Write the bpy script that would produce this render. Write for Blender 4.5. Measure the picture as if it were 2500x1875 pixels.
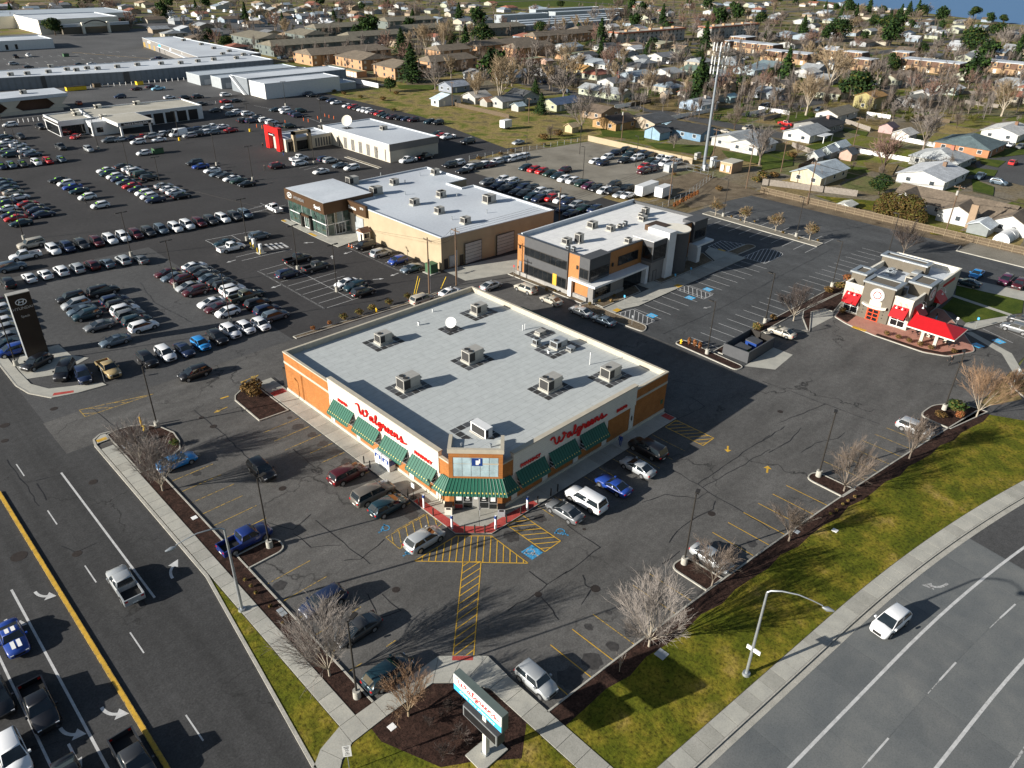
import bpy,math,random
from mathutils import Vector,Matrix
for o in list(bpy.data.objects):bpy.data.objects.remove(o)
SC=bpy.context.scene;COL=SC.collection
rnd=random.Random(11)
# ------------------------------------------------------------------ camera
CH,FPX,PIT,ROL,HDG=56.5,1839.297,.5225707,-.0214549,.787824
_f=Vector((math.cos(HDG)*math.cos(PIT),math.sin(HDG)*math.cos(PIT),-math.sin(PIT)))
_r=Vector((math.sin(HDG),-math.cos(HDG),0));_d=_f.cross(_r)
_c,_s=math.cos(ROL),math.sin(ROL)
RT,DN,FW=_c*_r+_s*_d,-_s*_r+_c*_d,_f
cd=bpy.data.cameras.new('camera');cam=bpy.data.objects.new('camera',cd);COL.objects.link(cam)
cd.sensor_width=36;cd.lens=FPX/2500*36;cd.clip_start=.5;cd.clip_end=9000
cam.matrix_world=Matrix(((RT.x,-DN.x,-FW.x,0),(RT.y,-DN.y,-FW.y,0),(RT.z,-DN.z,-FW.z,CH),(0,0,0,1)))
SC.camera=cam
# ------------------------------------------------------------------ sky, sun, exposure
SUN_EL,SUN_AZ=math.radians(18.9),math.radians(-19.9)        # SUN_AZ: direction the shadows fall
wd=bpy.data.worlds.new('World');SC.world=wd;wd.use_nodes=True
nt=wd.node_tree;bg=nt.nodes['Background'];sk=nt.nodes.new('ShaderNodeTexSky')
sk.sky_type='NISHITA';sk.sun_disc=False;sk.sun_elevation=SUN_EL;sk.sun_rotation=math.radians(290)
nt.links.new(sk.outputs[0],bg.inputs[0]);bg.inputs[1].default_value=.052
sl=bpy.data.lights.new('sun','SUN');sun=bpy.data.objects.new('sun',sl);COL.objects.link(sun)
sl.energy=5;sl.angle=math.radians(.5);sl.color=(1,.945,.86)
sun.location=(0,0,300)
sun.rotation_euler=Vector((math.cos(SUN_AZ)*math.cos(SUN_EL),math.sin(SUN_AZ)*math.cos(SUN_EL),-math.sin(SUN_EL))).to_track_quat('-Z','Y').to_euler()
SC.view_settings.view_transform='Standard';SC.view_settings.look='None'
SC.view_settings.exposure=.82;SC.view_settings.gamma=1
# ------------------------------------------------------------------ photo pixel -> place on a plane of known height
OX,OY,ZF=(0,620,1240,1860),(0,460,920,1395),3.45625
def W(u,v,z=0):
    d=RT*((u-1250)/FPX)+DN*((v-937.5)/FPX)+FW
    t=(z-CH)/d.z
    return Vector((t*d.x,t*d.y,z))
def Z(c,r,x,y,z=0):return W(OX[c]+x/ZF,OY[r]+y/ZF,z)
# ------------------------------------------------------------------ mesh helpers
class MB:
    def __init__(s):s.v=[];s.f=[];s.m=[]
    def face(s,pts,mi=0):
        n=len(s.v);s.v+=[tuple(p) for p in pts];s.f.append(tuple(range(n,n+len(pts))));s.m.append(mi)
    def mesh(s,vs,fs,mi=0):
        n=len(s.v);s.v+=[tuple(p) for p in vs]
        for f in fs:s.f.append(tuple(i+n for i in f));s.m.append(mi)
    def box(s,x0,x1,y0,y1,z0,z1,mi=0,rz=0,o=(0,0,0)):
        P=[(x0,y0,z0),(x1,y0,z0),(x1,y1,z0),(x0,y1,z0),(x0,y0,z1),(x1,y0,z1),(x1,y1,z1),(x0,y1,z1)]
        if rz or o!=(0,0,0):
            c,q=math.cos(rz),math.sin(rz);P=[(o[0]+c*x-q*y,o[1]+q*x+c*y,o[2]+z) for x,y,z in P]
        s.mesh(P,[(0,3,2,1),(4,5,6,7),(0,1,5,4),(1,2,6,5),(2,3,7,6),(3,0,4,7)],mi);return s
    def prism(s,poly,z0,z1,mi=0,mt=None,bottom=False):
        n=len(poly);a=sum(poly[i][0]*poly[(i+1) % n][1]-poly[(i+1) % n][0]*poly[i][1] for i in range(n))
        if a<0:poly=poly[::-1]
        V=[(p[0],p[1],z0) for p in poly]+[(p[0],p[1],z1) for p in poly]
        s.mesh(V,[(i,(i+1) % n,n+(i+1) % n,n+i) for i in range(n)],mi)
        s.face([(p[0],p[1],z1) for p in poly],mi if mt is None else mt)
        if bottom:s.face([(p[0],p[1],z0) for p in poly[::-1]],mi)
        return s
    def tube(s,pts,rad,n=6,mi=0,cap=False):
        pts=[Vector(p) for p in pts]
        if not hasattr(rad,'__len__'):rad=[rad]*len(pts)
        V=[];k=len(pts)
        for i,p in enumerate(pts):
            t=(pts[min(i+1,k-1)]-pts[max(i-1,0)]).normalized()
            a=t.cross(Vector((0,0,1)) if abs(t.z)<.9 else Vector((1,0,0))).normalized();b=t.cross(a)
            for j in range(n):
                g=2*math.pi*j/n;V.append(p+(a*math.cos(g)+b*math.sin(g))*rad[i])
        F=[(i*n+j,i*n+(j+1) % n,(i+1)*n+(j+1) % n,(i+1)*n+j) for i in range(k-1) for j in range(n)]
        if cap:F+=[tuple(range(n)),tuple(range(k*n-1,k*n-n-1,-1))]
        s.mesh(V,F,mi);return s
    def cyl(s,x,y,z0,z1,r0,r1=None,n=12,mi=0):
        r1=r0 if r1 is None else r1
        s.tube([(x,y,z0),(x,y,z1)],[r0,r1],n,mi)
        s.face([(x+r1*math.cos(2*math.pi*j/n),y+r1*math.sin(2*math.pi*j/n),z1) for j in range(n)],mi);return s
    def build(s,name,mats,parent=None,loc=None,rz=0,smooth=None):
        me=bpy.data.meshes.new(name);me.from_pydata(s.v,[],s.f)
        if not isinstance(mats,(list,tuple)):mats=[mats]
        for m in mats:me.materials.append(m)
        if len(mats)>1:me.polygons.foreach_set('material_index',s.m)
        if smooth:
            me.shade_smooth()
            me.set_sharp_from_angle(angle=math.radians(smooth))
        me.update()
        return link(name,me,parent,loc,rz)
def link(name,me,parent=None,loc=None,rz=0):
    o=bpy.data.objects.new(name,me);COL.objects.link(o)
    if parent:o.parent=parent
    if loc is not None:o.location=loc
    if rz:o.rotation_euler=(0,0,rz)
    return o
def thing(name,label,cat,loc=(0,0,0),rz=0,group=None):
    o=link(name,None,None,loc,rz);o.empty_display_size=.3
    return tag(o,label,cat,group)
def tag(o,label,cat,group=None):
    o['label']=label;o['category']=cat
    if group:o['group']=group
    return o
def struct(o):o['kind']='structure';return o
def dup(root,loc,rz=0,label=None,group=None,scale=None):
    r=root.copy();COL.objects.link(r);r.location=loc;r.rotation_euler=(0,0,rz)
    if scale:r.scale=scale if hasattr(scale,'__len__') else (scale,)*3
    if label:r['label']=label
    if group:r['group']=group
    for ch in root.children:
        c=ch.copy();COL.objects.link(c);c.parent=r
        for g in ch.children:
            d=g.copy();COL.objects.link(d);d.parent=c
    return r
def off(pts,d):  # inward offset of a closed polygon (counter-clockwise)
    n=len(pts);a=sum(pts[i][0]*pts[(i+1) % n][1]-pts[(i+1) % n][0]*pts[i][1] for i in range(n))
    if a<0:d=-d
    out=[]
    for i in range(n):
        p0,p,p1=Vector(pts[i-1][:2]),Vector(pts[i][:2]),Vector(pts[(i+1) % n][:2])
        a,b=(p-p0).normalized(),(p1-p).normalized()
        na,nb=Vector((-a.y,a.x)),Vector((-b.y,b.x));m=na+nb
        if m.length<1e-4:m=na
        m=m.normalized();k=d/max(.35,m.dot(na));out.append((p.x+m.x*k,p.y+m.y*k))
    return out
def round_poly(pts,r,k=5):  # fillet listed corners; r may be a list
    n=len(pts);out=[]
    for i in range(n):
        ri=r[i] if hasattr(r,'__len__') else r
        p0,p,p1=Vector(pts[i-1][:2]),Vector(pts[i][:2]),Vector(pts[(i+1) % n][:2])
        if ri<=0:out.append((p.x,p.y));continue
        A=p+(p0-p).normalized()*min(ri,(p0-p).length*.49);B=p+(p1-p).normalized()*min(ri,(p1-p).length*.49)
        for j in range(k+1):
            t=j/k;q=A*(1-t)**2+p*2*t*(1-t)+B*t*t;out.append((q.x,q.y))
    return out
def text_mesh(body,size,depth=.02,align='CENTER',shear=0,bold=0):
    cu=bpy.data.curves.new('txt','FONT');cu.body=body;cu.size=size;cu.extrude=depth;cu.align_x=align;cu.align_y='CENTER'
    cu.shear=shear;cu.offset=bold;cu.resolution_u=3
    ob=bpy.data.objects.new('txt',cu);COL.objects.link(ob)
    bpy.context.view_layer.update()
    me=bpy.data.meshes.new_from_object(ob.evaluated_get(bpy.context.evaluated_depsgraph_get()))
    bpy.data.objects.remove(ob);bpy.data.curves.remove(cu)
    return me
def put_text(name,body,size,mat,parent,loc,rot,depth=.02,**k):
    me=text_mesh(body,size,depth,**k);me.materials.clear();me.materials.append(mat)
    o=link(name,me,parent,loc);o.rotation_euler=rot;return o
FACE_W=(math.pi/2,0,-math.pi/2)      # lettering that faces -X
FACE_S=(math.pi/2,0,0)               # lettering that faces -Y
FLAT=(0,0,0)
# ------------------------------------------------------------------ materials
def nodes(name):
    m=bpy.data.materials.new(name);m.use_nodes=True;t=m.node_tree
    return m,t,t.nodes['Principled BSDF']
def N(t,typ,**k):
    n=t.nodes.new(typ)
    for a,b in k.items():
        if a.startswith('i_'):n.inputs[a[2:].replace('_',' ')].default_value=b
        else:setattr(n,a,b)
    return n
def posn(t,scale=(1,1,1),obj=False):
    if obj:g=N(t,'ShaderNodeTexCoord');s=g.outputs['Object']
    else:g=N(t,'ShaderNodeNewGeometry');s=g.outputs['Position']
    m=N(t,'ShaderNodeMapping');m.inputs['Scale'].default_value=scale
    t.links.new(s,m.inputs[0]);return m.outputs[0]
def noise(t,vec,scale,detail=3,rough=.55):
    n=N(t,'ShaderNodeTexNoise',i_Scale=scale,i_Detail=detail,i_Roughness=rough);t.links.new(vec,n.inputs['Vector']);return n.outputs[0]
def ramp(t,fac,stops):
    n=N(t,'ShaderNodeValToRGB');e=n.color_ramp.elements
    while len(e)<len(stops):e.new(.5)
    for i,(p,c) in enumerate(stops):e[i].position=p;e[i].color=(*(c if hasattr(c,'__len__') else (c,)*3),1)
    t.links.new(fac,n.inputs[0]);return n.outputs[0]
def mix(t,fac,a,b,mode='MIX'):
    n=N(t,'ShaderNodeMix',data_type='RGBA',blend_type=mode)
    for s,x in ((n.inputs[0],fac),(n.inputs[6],a),(n.inputs[7],b)):
        if isinstance(x,bpy.types.NodeSocket):t.links.new(x,s)
        elif hasattr(x,'__len__'):s.default_value=(*x[:3],1)
        else:s.default_value=x
    return n.outputs[2]
def bump(t,b,h,strength=.3,dist=.02):
    n=N(t,'ShaderNodeBump',i_Strength=strength,i_Distance=dist);t.links.new(h,n.inputs['Height']);t.links.new(n.outputs[0],b.inputs['Normal'])
def mat(name,col,rough=.8,metal=0,var=.1,sc=1.2,fine=0,fsc=30,spec=.35,bmp=0,coat=0,obj=False):
    m,t,b=nodes(name)
    b.inputs['Roughness'].default_value=rough;b.inputs['Metallic'].default_value=metal;b.inputs['Specular IOR Level'].default_value=spec
    b.inputs['Coat Weight'].default_value=coat
    v=posn(t,obj=obj);f=noise(t,v,sc,4)
    c=ramp(t,f,[(.25,[x*(1-var) for x in col]),(.75,[min(1,x*(1+var)) for x in col])])
    if fine:
        g=noise(t,v,fsc,2);c=mix(t,1.0,c,ramp(t,g,[(.3,1-fine),(.7,1+fine*.5)]),'MULTIPLY')
        if bmp:bump(t,b,g,bmp,.01)
    t.links.new(c,b.inputs['Base Color']);return m
def asphalt(name,lo,hi,crack=.6,scale=.11,streak=None,spots=.0,tint=(1,1,1)):
    m,t,b=nodes(name);b.inputs['Roughness'].default_value=.85;b.inputs['Specular IOR Level'].default_value=.25
    v=posn(t);big=noise(t,v,.055,5,.6);fine=noise(t,v,5.5,5,.75)
    c=ramp(t,big,[(.3,[x*lo for x in tint]),(.7,[x*hi for x in tint])])
    c=mix(t,1,c,ramp(t,fine,[(.25,.55),(.5,1),(.78,1.6)]),'MULTIPLY')
    sp=noise(t,v,1.3,4,.65);c=mix(t,1,c,ramp(t,sp,[(.3,.82),(.7,1.15)]),'MULTIPLY')
    if streak:
        s1=noise(t,posn(t,streak),1,3);c=mix(t,1,c,ramp(t,s1,[(.3,.78),(.7,1.15)]),'MULTIPLY')
    if crack:
        w=N(t,'ShaderNodeTexNoise',i_Scale=.45,i_Detail=4);t.links.new(v,w.inputs['Vector'])
        vv=N(t,'ShaderNodeVectorMath',operation='MULTIPLY_ADD');t.links.new(w.outputs[1],vv.inputs[0]);vv.inputs[1].default_value=(5,5,0);t.links.new(v,vv.inputs[2])
        vo=N(t,'ShaderNodeTexVoronoi',feature='DISTANCE_TO_EDGE',i_Scale=scale);t.links.new(vv.outputs[0],vo.inputs['Vector'])
        line=ramp(t,vo.outputs[0],[(.0018,1),(.005,0)]);msk=ramp(t,noise(t,v,.07,2),[(.47,0),(.6,1)])
        k=mix(t,1,line,msk,'MULTIPLY');k=mix(t,1,k,(crack,)*3,'MULTIPLY');c=mix(t,k,c,(.012,.012,.012))
    if spots:
        vo=N(t,'ShaderNodeTexVoronoi',i_Scale=.33);t.links.new(posn(t),vo.inputs['Vector'])
        k=mix(t,1,ramp(t,vo.outputs[0],[(.08,1),(.2,0)]),ramp(t,noise(t,v,2.2,3),[(.42,0),(.6,spots)]),'MULTIPLY')
        c=mix(t,k,c,(.012,.011,.011))
    t.links.new(c,b.inputs['Base Color']);bump(t,b,fine,.35,.015);return m
def blend(name,stops,sc,fine=.3,fsc=9,det=6,rough=.95,bmp=.5,stretch=(1,1,1),mid=None):
    m,t,b=nodes(name);b.inputs['Roughness'].default_value=rough;b.inputs['Specular IOR Level'].default_value=.15
    v=posn(t,stretch);f=noise(t,v,sc,det,.62);c=ramp(t,f,stops)
    if mid:c=mix(t,ramp(t,noise(t,v,mid[0],4),[(.42,0),(.62,mid[2] if len(mid)>2 else 1)]),c,mid[1])
    v2=posn(t);g=noise(t,v2,fsc,4,.7);c=mix(t,1,c,ramp(t,g,[(.28,1-fine*1.6),(.5,1),(.75,1+fine)]),'MULTIPLY')
    t.links.new(c,b.inputs['Base Color']);bump(t,b,g,bmp,.06);return m
def brickmat(name,c1,c2,mort,sc,bw=.5,bh=.25,ms=.02,rough=.85,var=.12,plane='XZ',obj=False):
    m,t,b=nodes(name);b.inputs['Roughness'].default_value=rough;b.inputs['Specular IOR Level'].default_value=.2
    g=N(t,'ShaderNodeNewGeometry');sx=N(t,'ShaderNodeSeparateXYZ');t.links.new(g.outputs['Position'],sx.inputs[0])
    cb=N(t,'ShaderNodeCombineXYZ');ad=N(t,'ShaderNodeMath',operation='ADD')
    if plane=='XZ':t.links.new(sx.outputs[0],ad.inputs[0]);t.links.new(sx.outputs[1],ad.inputs[1]);t.links.new(ad.outputs[0],cb.inputs[0]);t.links.new(sx.outputs[2],cb.inputs[1])
    else:t.links.new(sx.outputs[0],cb.inputs[0]);t.links.new(sx.outputs[1],cb.inputs[1])
    br=N(t,'ShaderNodeTexBrick',i_Scale=sc);br.inputs['Brick Width'].default_value=bw;br.inputs['Row Height'].default_value=bh;br.inputs['Mortar Size'].default_value=ms
    br.inputs['Color1'].default_value=(*c1,1);br.inputs['Color2'].default_value=(*c2,1);br.inputs['Mortar'].default_value=(*mort,1);br.inputs['Mortar Smooth'].default_value=.3
    t.links.new(cb.outputs[0],br.inputs[0]);n1=noise(t,posn(t),.9,5,.65)
    c=mix(t,1,br.outputs[0],ramp(t,n1,[(.25,1-var),(.75,1+var)]),'MULTIPLY')
    t.links.new(c,b.inputs['Base Color']);return m
def wavemat(name,col,sc,axis='X',dark=.6,rough=.5,metal=0,var=.08,obj=True):
    m,t,b=nodes(name);b.inputs['Roughness'].default_value=rough;b.inputs['Metallic'].default_value=metal
    v=posn(t,obj=obj);w=N(t,'ShaderNodeTexWave',i_Scale=sc,bands_direction=axis);t.links.new(v,w.inputs['Vector'])
    c=mix(t,1,ramp(t,w.outputs['Fac'],[(.0,[x*dark for x in col]),(.35,col)]),ramp(t,noise(t,v,.7,4),[(.3,1-var),(.7,1+var)]),'MULTIPLY')
    t.links.new(c,b.inputs['Base Color']);bump(t,b,w.outputs['Fac'],.4,.03);return m
def glassmat(name,col,rough=.06,spec=.6,var=.3):
    m,t,b=nodes(name);b.inputs['Roughness'].default_value=rough;b.inputs['Specular IOR Level'].default_value=spec
    c=ramp(t,noise(t,posn(t),.8,3),[(.3,[x*(1-var) for x in col]),(.7,[x*(1+var) for x in col])]);t.links.new(c,b.inputs['Base Color']);return m

m_lot=asphalt('asphalt_worn',.078,.118,.9,.05,streak=(.1,.32,1),tint=(1.03,1,.95))
m_fresh=asphalt('asphalt_dark',.037,.053,.35,.05,tint=(1.04,1,1))
m_old=asphalt('asphalt_old',.064,.092,.7,.08)
m_off=asphalt('asphalt_blue',.062,.09,.5,.06,(.3,.1,1),tint=(.96,1,1.03))
m_road=asphalt('road_asphalt',.042,.062,.9,.07,streak=(.55,.018,1))
m_street=asphalt('street_asphalt',.058,.085,.3)
m_conc_road=blend('road_concrete',[(.3,(.115,.125,.13)),(.55,(.155,.162,.16)),(.75,(.195,.197,.187))],.22,.16,7,rough=.9,bmp=.2)
m_conc_road2=blend('road_concrete_b',[(.3,(.105,.115,.12)),(.55,(.14,.147,.147)),(.75,(.18,.182,.175))],.22,.16,7,rough=.9,bmp=.2)
m_walk=blend('sidewalk_concrete',[(.3,(.34,.335,.3)),(.6,(.42,.41,.36)),(.8,(.48,.46,.41))],.5,.12,9,rough=.9,bmp=.15)
m_walk2=blend('sidewalk_concrete_b',[(.3,(.29,.285,.25)),(.6,(.36,.35,.31)),(.8,(.42,.40,.36))],.6,.14,9,rough=.9,bmp=.15)
m_kerb=blend('kerb_concrete',[(.3,(.33,.32,.28)),(.7,(.45,.43,.38))],.8,.2,8,rough=.9,bmp=.2)
m_joint=mat('joint_base',(.07,.065,.06),.95)  # dark base seen in the gaps between slabs
m_mulch=blend('mulch_bark',[(.3,(.022,.013,.01)),(.55,(.045,.024,.018)),(.8,(.085,.05,.037))],1.4,.55,6,bmp=.9)
m_grass=blend('lawn_grass',[(.3,(.05,.066,.006)),(.45,(.115,.12,.01)),(.57,(.21,.17,.02)),(.72,(.36,.25,.08))],.2,.5,3.4,bmp=1,mid=(.45,(.07,.085,.006),.75))
m_lawn=blend('green_lawn',[(.3,(.03,.055,.006)),(.6,(.075,.1,.012)),(.8,(.15,.14,.03))],.25,.3,5,bmp=.8)
m_drygrass=blend('dry_grass',[(.3,(.09,.07,.03)),(.6,(.21,.155,.065)),(.8,(.30,.23,.11))],.2,.4,3,bmp=.9)
m_hill=blend('weedy_bank',[(.3,(.05,.08,.01)),(.42,(.13,.14,.025)),(.52,(.26,.2,.075)),(.64,(.12,.1,.05)),(.78,(.28,.22,.1))],.13,.5,1.6,bmp=1)
m_rough=blend('town_ground',[(.28,(.06,.075,.018)),(.42,(.13,.105,.048)),(.55,(.09,.1,.025)),(.7,(.19,.15,.09)),(.85,(.11,.085,.06))],.045,.35,1.1,bmp=.6)
m_gravel=blend('gravel',[(.3,(.17,.155,.125)),(.6,(.25,.23,.19)),(.8,(.31,.285,.235))],.12,.3,6,bmp=.7)
m_dirt=blend('dirt',[(.3,(.1,.075,.05)),(.6,(.19,.15,.1)),(.8,(.26,.21,.15))],.3,.4,4,bmp=.8)
m_redpave=blend('red_pavers',[(.3,(.33,.05,.045)),(.7,(.45,.085,.07))],1,.2,8,bmp=.2)
m_pinkpave=blend('pink_concrete',[(.3,(.36,.17,.13)),(.7,(.46,.24,.18))],.5,.12,8,bmp=.15)
def paint(name,col,lo,hi,sc=4.5):
    """road paint worn through to the asphalt in patches"""
    m,t,b=nodes(name);b.inputs['Roughness'].default_value=.7;v=posn(t)
    c=ramp(t,noise(t,v,1.6,4),[(.3,[x*.7 for x in col]),(.7,col)])
    t.links.new(mix(t,ramp(t,noise(t,v,sc,5,.7),[(lo,0),(hi,1)]),c,(.075,.072,.066)),b.inputs['Base Color']);return m
m_yel=paint('yellow_paint',(.68,.4,.035),.56,.74);m_yelo=paint('yellow_paint_worn',(.56,.36,.06),.46,.62,3)
m_wht=paint('white_paint_line',(.6,.6,.59),.58,.76);m_whto=paint('white_paint_worn',(.5,.5,.49),.46,.64,3)
m_mall=asphalt('asphalt_pale',.08,.115,.4)
m_blueP=mat('blue_paint_worn',(.06,.3,.55),.7,var=.45,sc=1.5,fine=.6,fsc=5)
m_iron=mat('cast_iron',(.04,.032,.028),.7,.3,.3,6)
m_stain=mat('oil_stain',(.05,.047,.045),.6,var=.4,sc=3)
m_black=mat('black_metal',(.012,.012,.013),.45,.0)
m_dk=mat('dark_bronze',(.03,.027,.024),.5)
m_mast=mat('mast_steel',(.2,.23,.26),.5,.2,.12,2)
m_galv=mat('galvanised_steel',(.42,.45,.47),.45,.7,.12,4)
m_alu=mat('aluminium',(.55,.56,.57),.4,.6,.06)
m_unit=mat('unit_grey',(.38,.37,.34),.6,.15,.1,2)
m_unitd=mat('unit_coil',(.035,.035,.035),.7)
m_white=mat('white_metal',(.66,.67,.67),.5,var=.06)
m_offw=mat('cream_paint',(.74,.70,.6),.7,var=.06,sc=.7)
m_red=mat('sign_red',(.62,.014,.012),.4,var=.06)
m_signw=mat('sign_white',(.82,.82,.8),.4,var=.03)
m_signb=mat('sign_blue',(.06,.42,.75),.4,var=.04)
m_navy=mat('navy_blue',(.015,.05,.22),.4)
m_wood=mat('weathered_wood',(.13,.097,.063),.9,var=.3,sc=3,fine=.2,fsc=12)
m_pole=mat('pole_wood',(.13,.085,.055),.9,var=.25,sc=2)
m_glass=glassmat('window_glass',(.01,.012,.014),.08)
m_glassw=glassmat('house_glass',(.05,.06,.07),.1)
m_roofw=brickmat('membrane_roof',(.44,.465,.46),(.432,.457,.452),(.24,.25,.25),.3,1.1,.3,.005,.8,.1,'XY')
m_roofwh=blend('white_roof',[(.3,(.48,.52,.56)),(.55,(.58,.62,.66)),(.8,(.65,.68,.72))],.12,.08,2,rough=.7,bmp=.05,mid=(.06,(.42,.45,.49),.7))
m_roofof=brickmat('panel_roof',(.72,.72,.7),(.69,.69,.68),(.5,.49,.46),.3,1.1,.55,.008,.7,.1,'XY')
m_rooftan=blend('tan_flat_roof',[(.3,(.36,.34,.28)),(.7,(.48,.46,.4))],.15,.1,2,bmp=.1)
m_brick=brickmat('orange_brick',(.31,.11,.026),(.39,.15,.04),(.3,.16,.07),4.5,.95,.32,.03,var=.18)
m_block=brickmat('white_block',(.66,.63,.55),(.63,.6,.53),(.5,.47,.41),1,.62,.31,.014,var=.05)
m_stone=brickmat('base_stone',(.55,.5,.4),(.5,.46,.37),(.38,.35,.3),1,.6,.3,.01,var=.12)
m_tan=mat('stone_tan',(.44,.4,.32),.85,var=.1)
m_green=mat('awning_green',(.017,.105,.068),.45,var=.1,sc=.8)
m_greend=mat('awning_rib',(.012,.085,.055),.45)
m_gold=mat('gold_badge',(.7,.55,.12),.5)
m_beige=mat('beige_wall',(.37,.3,.2),.85,var=.1,sc=.4)
m_bronze=mat('bronze_panel',(.085,.048,.025),.45,.3,.1,.5)
m_chr=mat('charcoal_panel',(.072,.075,.08),.6,var=.08)
m_wood_clad=wavemat('timber_cladding',(.40,.17,.05),1.3,'Z',.75,.6,obj=False)
m_glassg=glassmat('green_glass',(.04,.07,.06),.04,.9,.6)
m_glassb=glassmat('blue_glass',(.38,.5,.54),.1,.8,.25)
m_greyb=mat('warm_grey_panel',(.2,.19,.18),.8,var=.06)
m_ledge=brickmat('ledge_stone',(.30,.29,.27),(.36,.35,.33),(.18,.18,.17),2,.5,.25,.04,var=.2)
m_pgrey=mat('taupe_stucco',(.50,.46,.38),.9,var=.05)
m_pdark=mat('dark_taupe_stucco',(.135,.118,.092),.9,var=.08)
m_pred=mat('awning_red',(.5,.012,.016),.5,var=.05)
m_door_red=mat('red_orange_door',(.68,.07,.02),.4)
m_sheds=mat('shed_steel',(.36,.39,.41),.5,.2)
m_grn=mat('utility_green',(.05,.12,.06),.6)
m_ylw=mat('safety_yellow',(.75,.5,.02),.5)
m_orange=mat('cone_orange',(.8,.16,.04),.5)
m_skin=mat('skin',(.45,.27,.19),.6)
m_inner=mat('pale_interior',(.55,.53,.48),.6)  # pale wall colour inside the showroom
PAINT={}
for k,c in dict(white=(.78,.79,.8),silver=(.42,.44,.45),grey=(.16,.17,.18),charcoal=(.035,.037,.04),black=(.009,.009,.011),navy=(.012,.022,.06),
                 blue=(.015,.05,.26),bright_blue=(.02,.22,.55),slate=(.11,.15,.19),teal=(.014,.04,.055),maroon=(.06,.008,.012),red=(.42,.015,.015),
                 beige=(.4,.37,.31),taupe=(.12,.11,.095),gold=(.36,.27,.13),tan=(.26,.22,.16),deep_blue=(.012,.03,.15),green=(.012,.034,.024),olive=(.09,.10,.075),purple=(.09,.02,.05),orange=(.5,.1,.03),light_blue=(.25,.5,.65),yellow=(.7,.5,.05)).items():
    PAINT[k]=mat('car_paint_'+k,c,.32,.25 if k in ('silver','grey','slate','teal') else 0,.03,.5,spec=.5,coat=.6)
m_cglass=glassmat('car_glass',(.014,.02,.025),.03,.8)
m_tyre=mat('tyre_rubber',(.018,.018,.018),.85)
m_rim=mat('alloy_rim',(.45,.46,.47),.35,.8)
m_head=mat('headlight',(.75,.77,.8),.15,spec=.8)
m_tail=mat('taillight',(.45,.01,.01),.25)
m_plate=mat('number_plate',(.7,.7,.68),.5)
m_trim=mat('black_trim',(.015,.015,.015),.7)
# town ground: garden plots of differing cover (lawn, straw, bare earth) with uneven edges
m_ground,t,b=nodes('garden_plots');b.inputs['Roughness'].default_value=.95;b.inputs['Specular IOR Level'].default_value=.1
v=posn(t);w_=N(t,'ShaderNodeTexNoise',i_Scale=.12,i_Detail=3);t.links.new(v,w_.inputs['Vector']);vv=N(t,'ShaderNodeVectorMath',operation='MULTIPLY_ADD');t.links.new(w_.outputs[1],vv.inputs[0]);vv.inputs[1].default_value=(5,5,0);t.links.new(v,vv.inputs[2])
br=N(t,'ShaderNodeTexBrick',i_Scale=1);br.inputs['Brick Width'].default_value=19;br.inputs['Row Height'].default_value=13;br.inputs['Mortar Size'].default_value=.5
br.inputs['Color1'].default_value=(0,0,0,1);br.inputs['Color2'].default_value=(1,1,1,1);br.inputs['Mortar'].default_value=(.78,.78,.78,1);t.links.new(vv.outputs[0],br.inputs[0])
c=ramp(t,br.outputs[0],[(0,(.07,.1,.012)),(.25,(.15,.16,.025)),(.45,(.28,.21,.085)),(.6,(.11,.09,.055)),(.8,(.19,.165,.125)),(1,(.1,.125,.02))])
c=mix(t,ramp(t,noise(t,v,.16,5),[(.45,0),(.65,.7)]),c,(.17,.13,.07));c=mix(t,1,c,ramp(t,noise(t,v,1.2,5,.7),[(.28,.45),(.5,1),(.75,1.4)]),'MULTIPLY');t.links.new(c,b.inputs['Base Color'])
# ------------------------------------------------------------------ ground, water, roads
def sheet(name,pts,z,m,parent=None):
    b=MB();n=len(pts);a=sum(pts[i][0]*pts[(i+1) % n][1]-pts[(i+1) % n][0]*pts[i][1] for i in range(n))
    if a<0:pts=pts[::-1]
    b.face([(p[0],p[1],z) for p in pts]);o=b.build(name,m,parent)
    return o if parent else struct(o)
def rect(x0,x1,y0,y1):return [(x0,y0),(x1,y0),(x1,y1),(x0,y1)]
def bed(name,pts,m,top=.1,kerb=.16,kh=.15):  # planted island inside a real kerb
    n=len(pts);a=sum(pts[i][0]*pts[(i+1) % n][1]-pts[(i+1) % n][0]*pts[i][1] for i in range(n))
    if a<0:pts=pts[::-1]
    inn=off(pts,kerb);o=sheet(name,inn,top,m)
    b=MB()
    for i in range(n):
        j=(i+1) % n;A,B,C,D=pts[i],pts[j],inn[j],inn[i]
        b.face([(*A,-.03),(*B,-.03),(*B,kh),(*A,kh)]);b.face([(*A,kh),(*B,kh),(*C,kh),(*D,kh)]);b.face([(*D,kh),(*C,kh),(*C,top-.02),(*D,top-.02)])
    b.build('kerb',m_kerb,o);return o
ground=sheet('ground',rect(-700,1900,-700,3200),-.06,m_ground)
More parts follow.
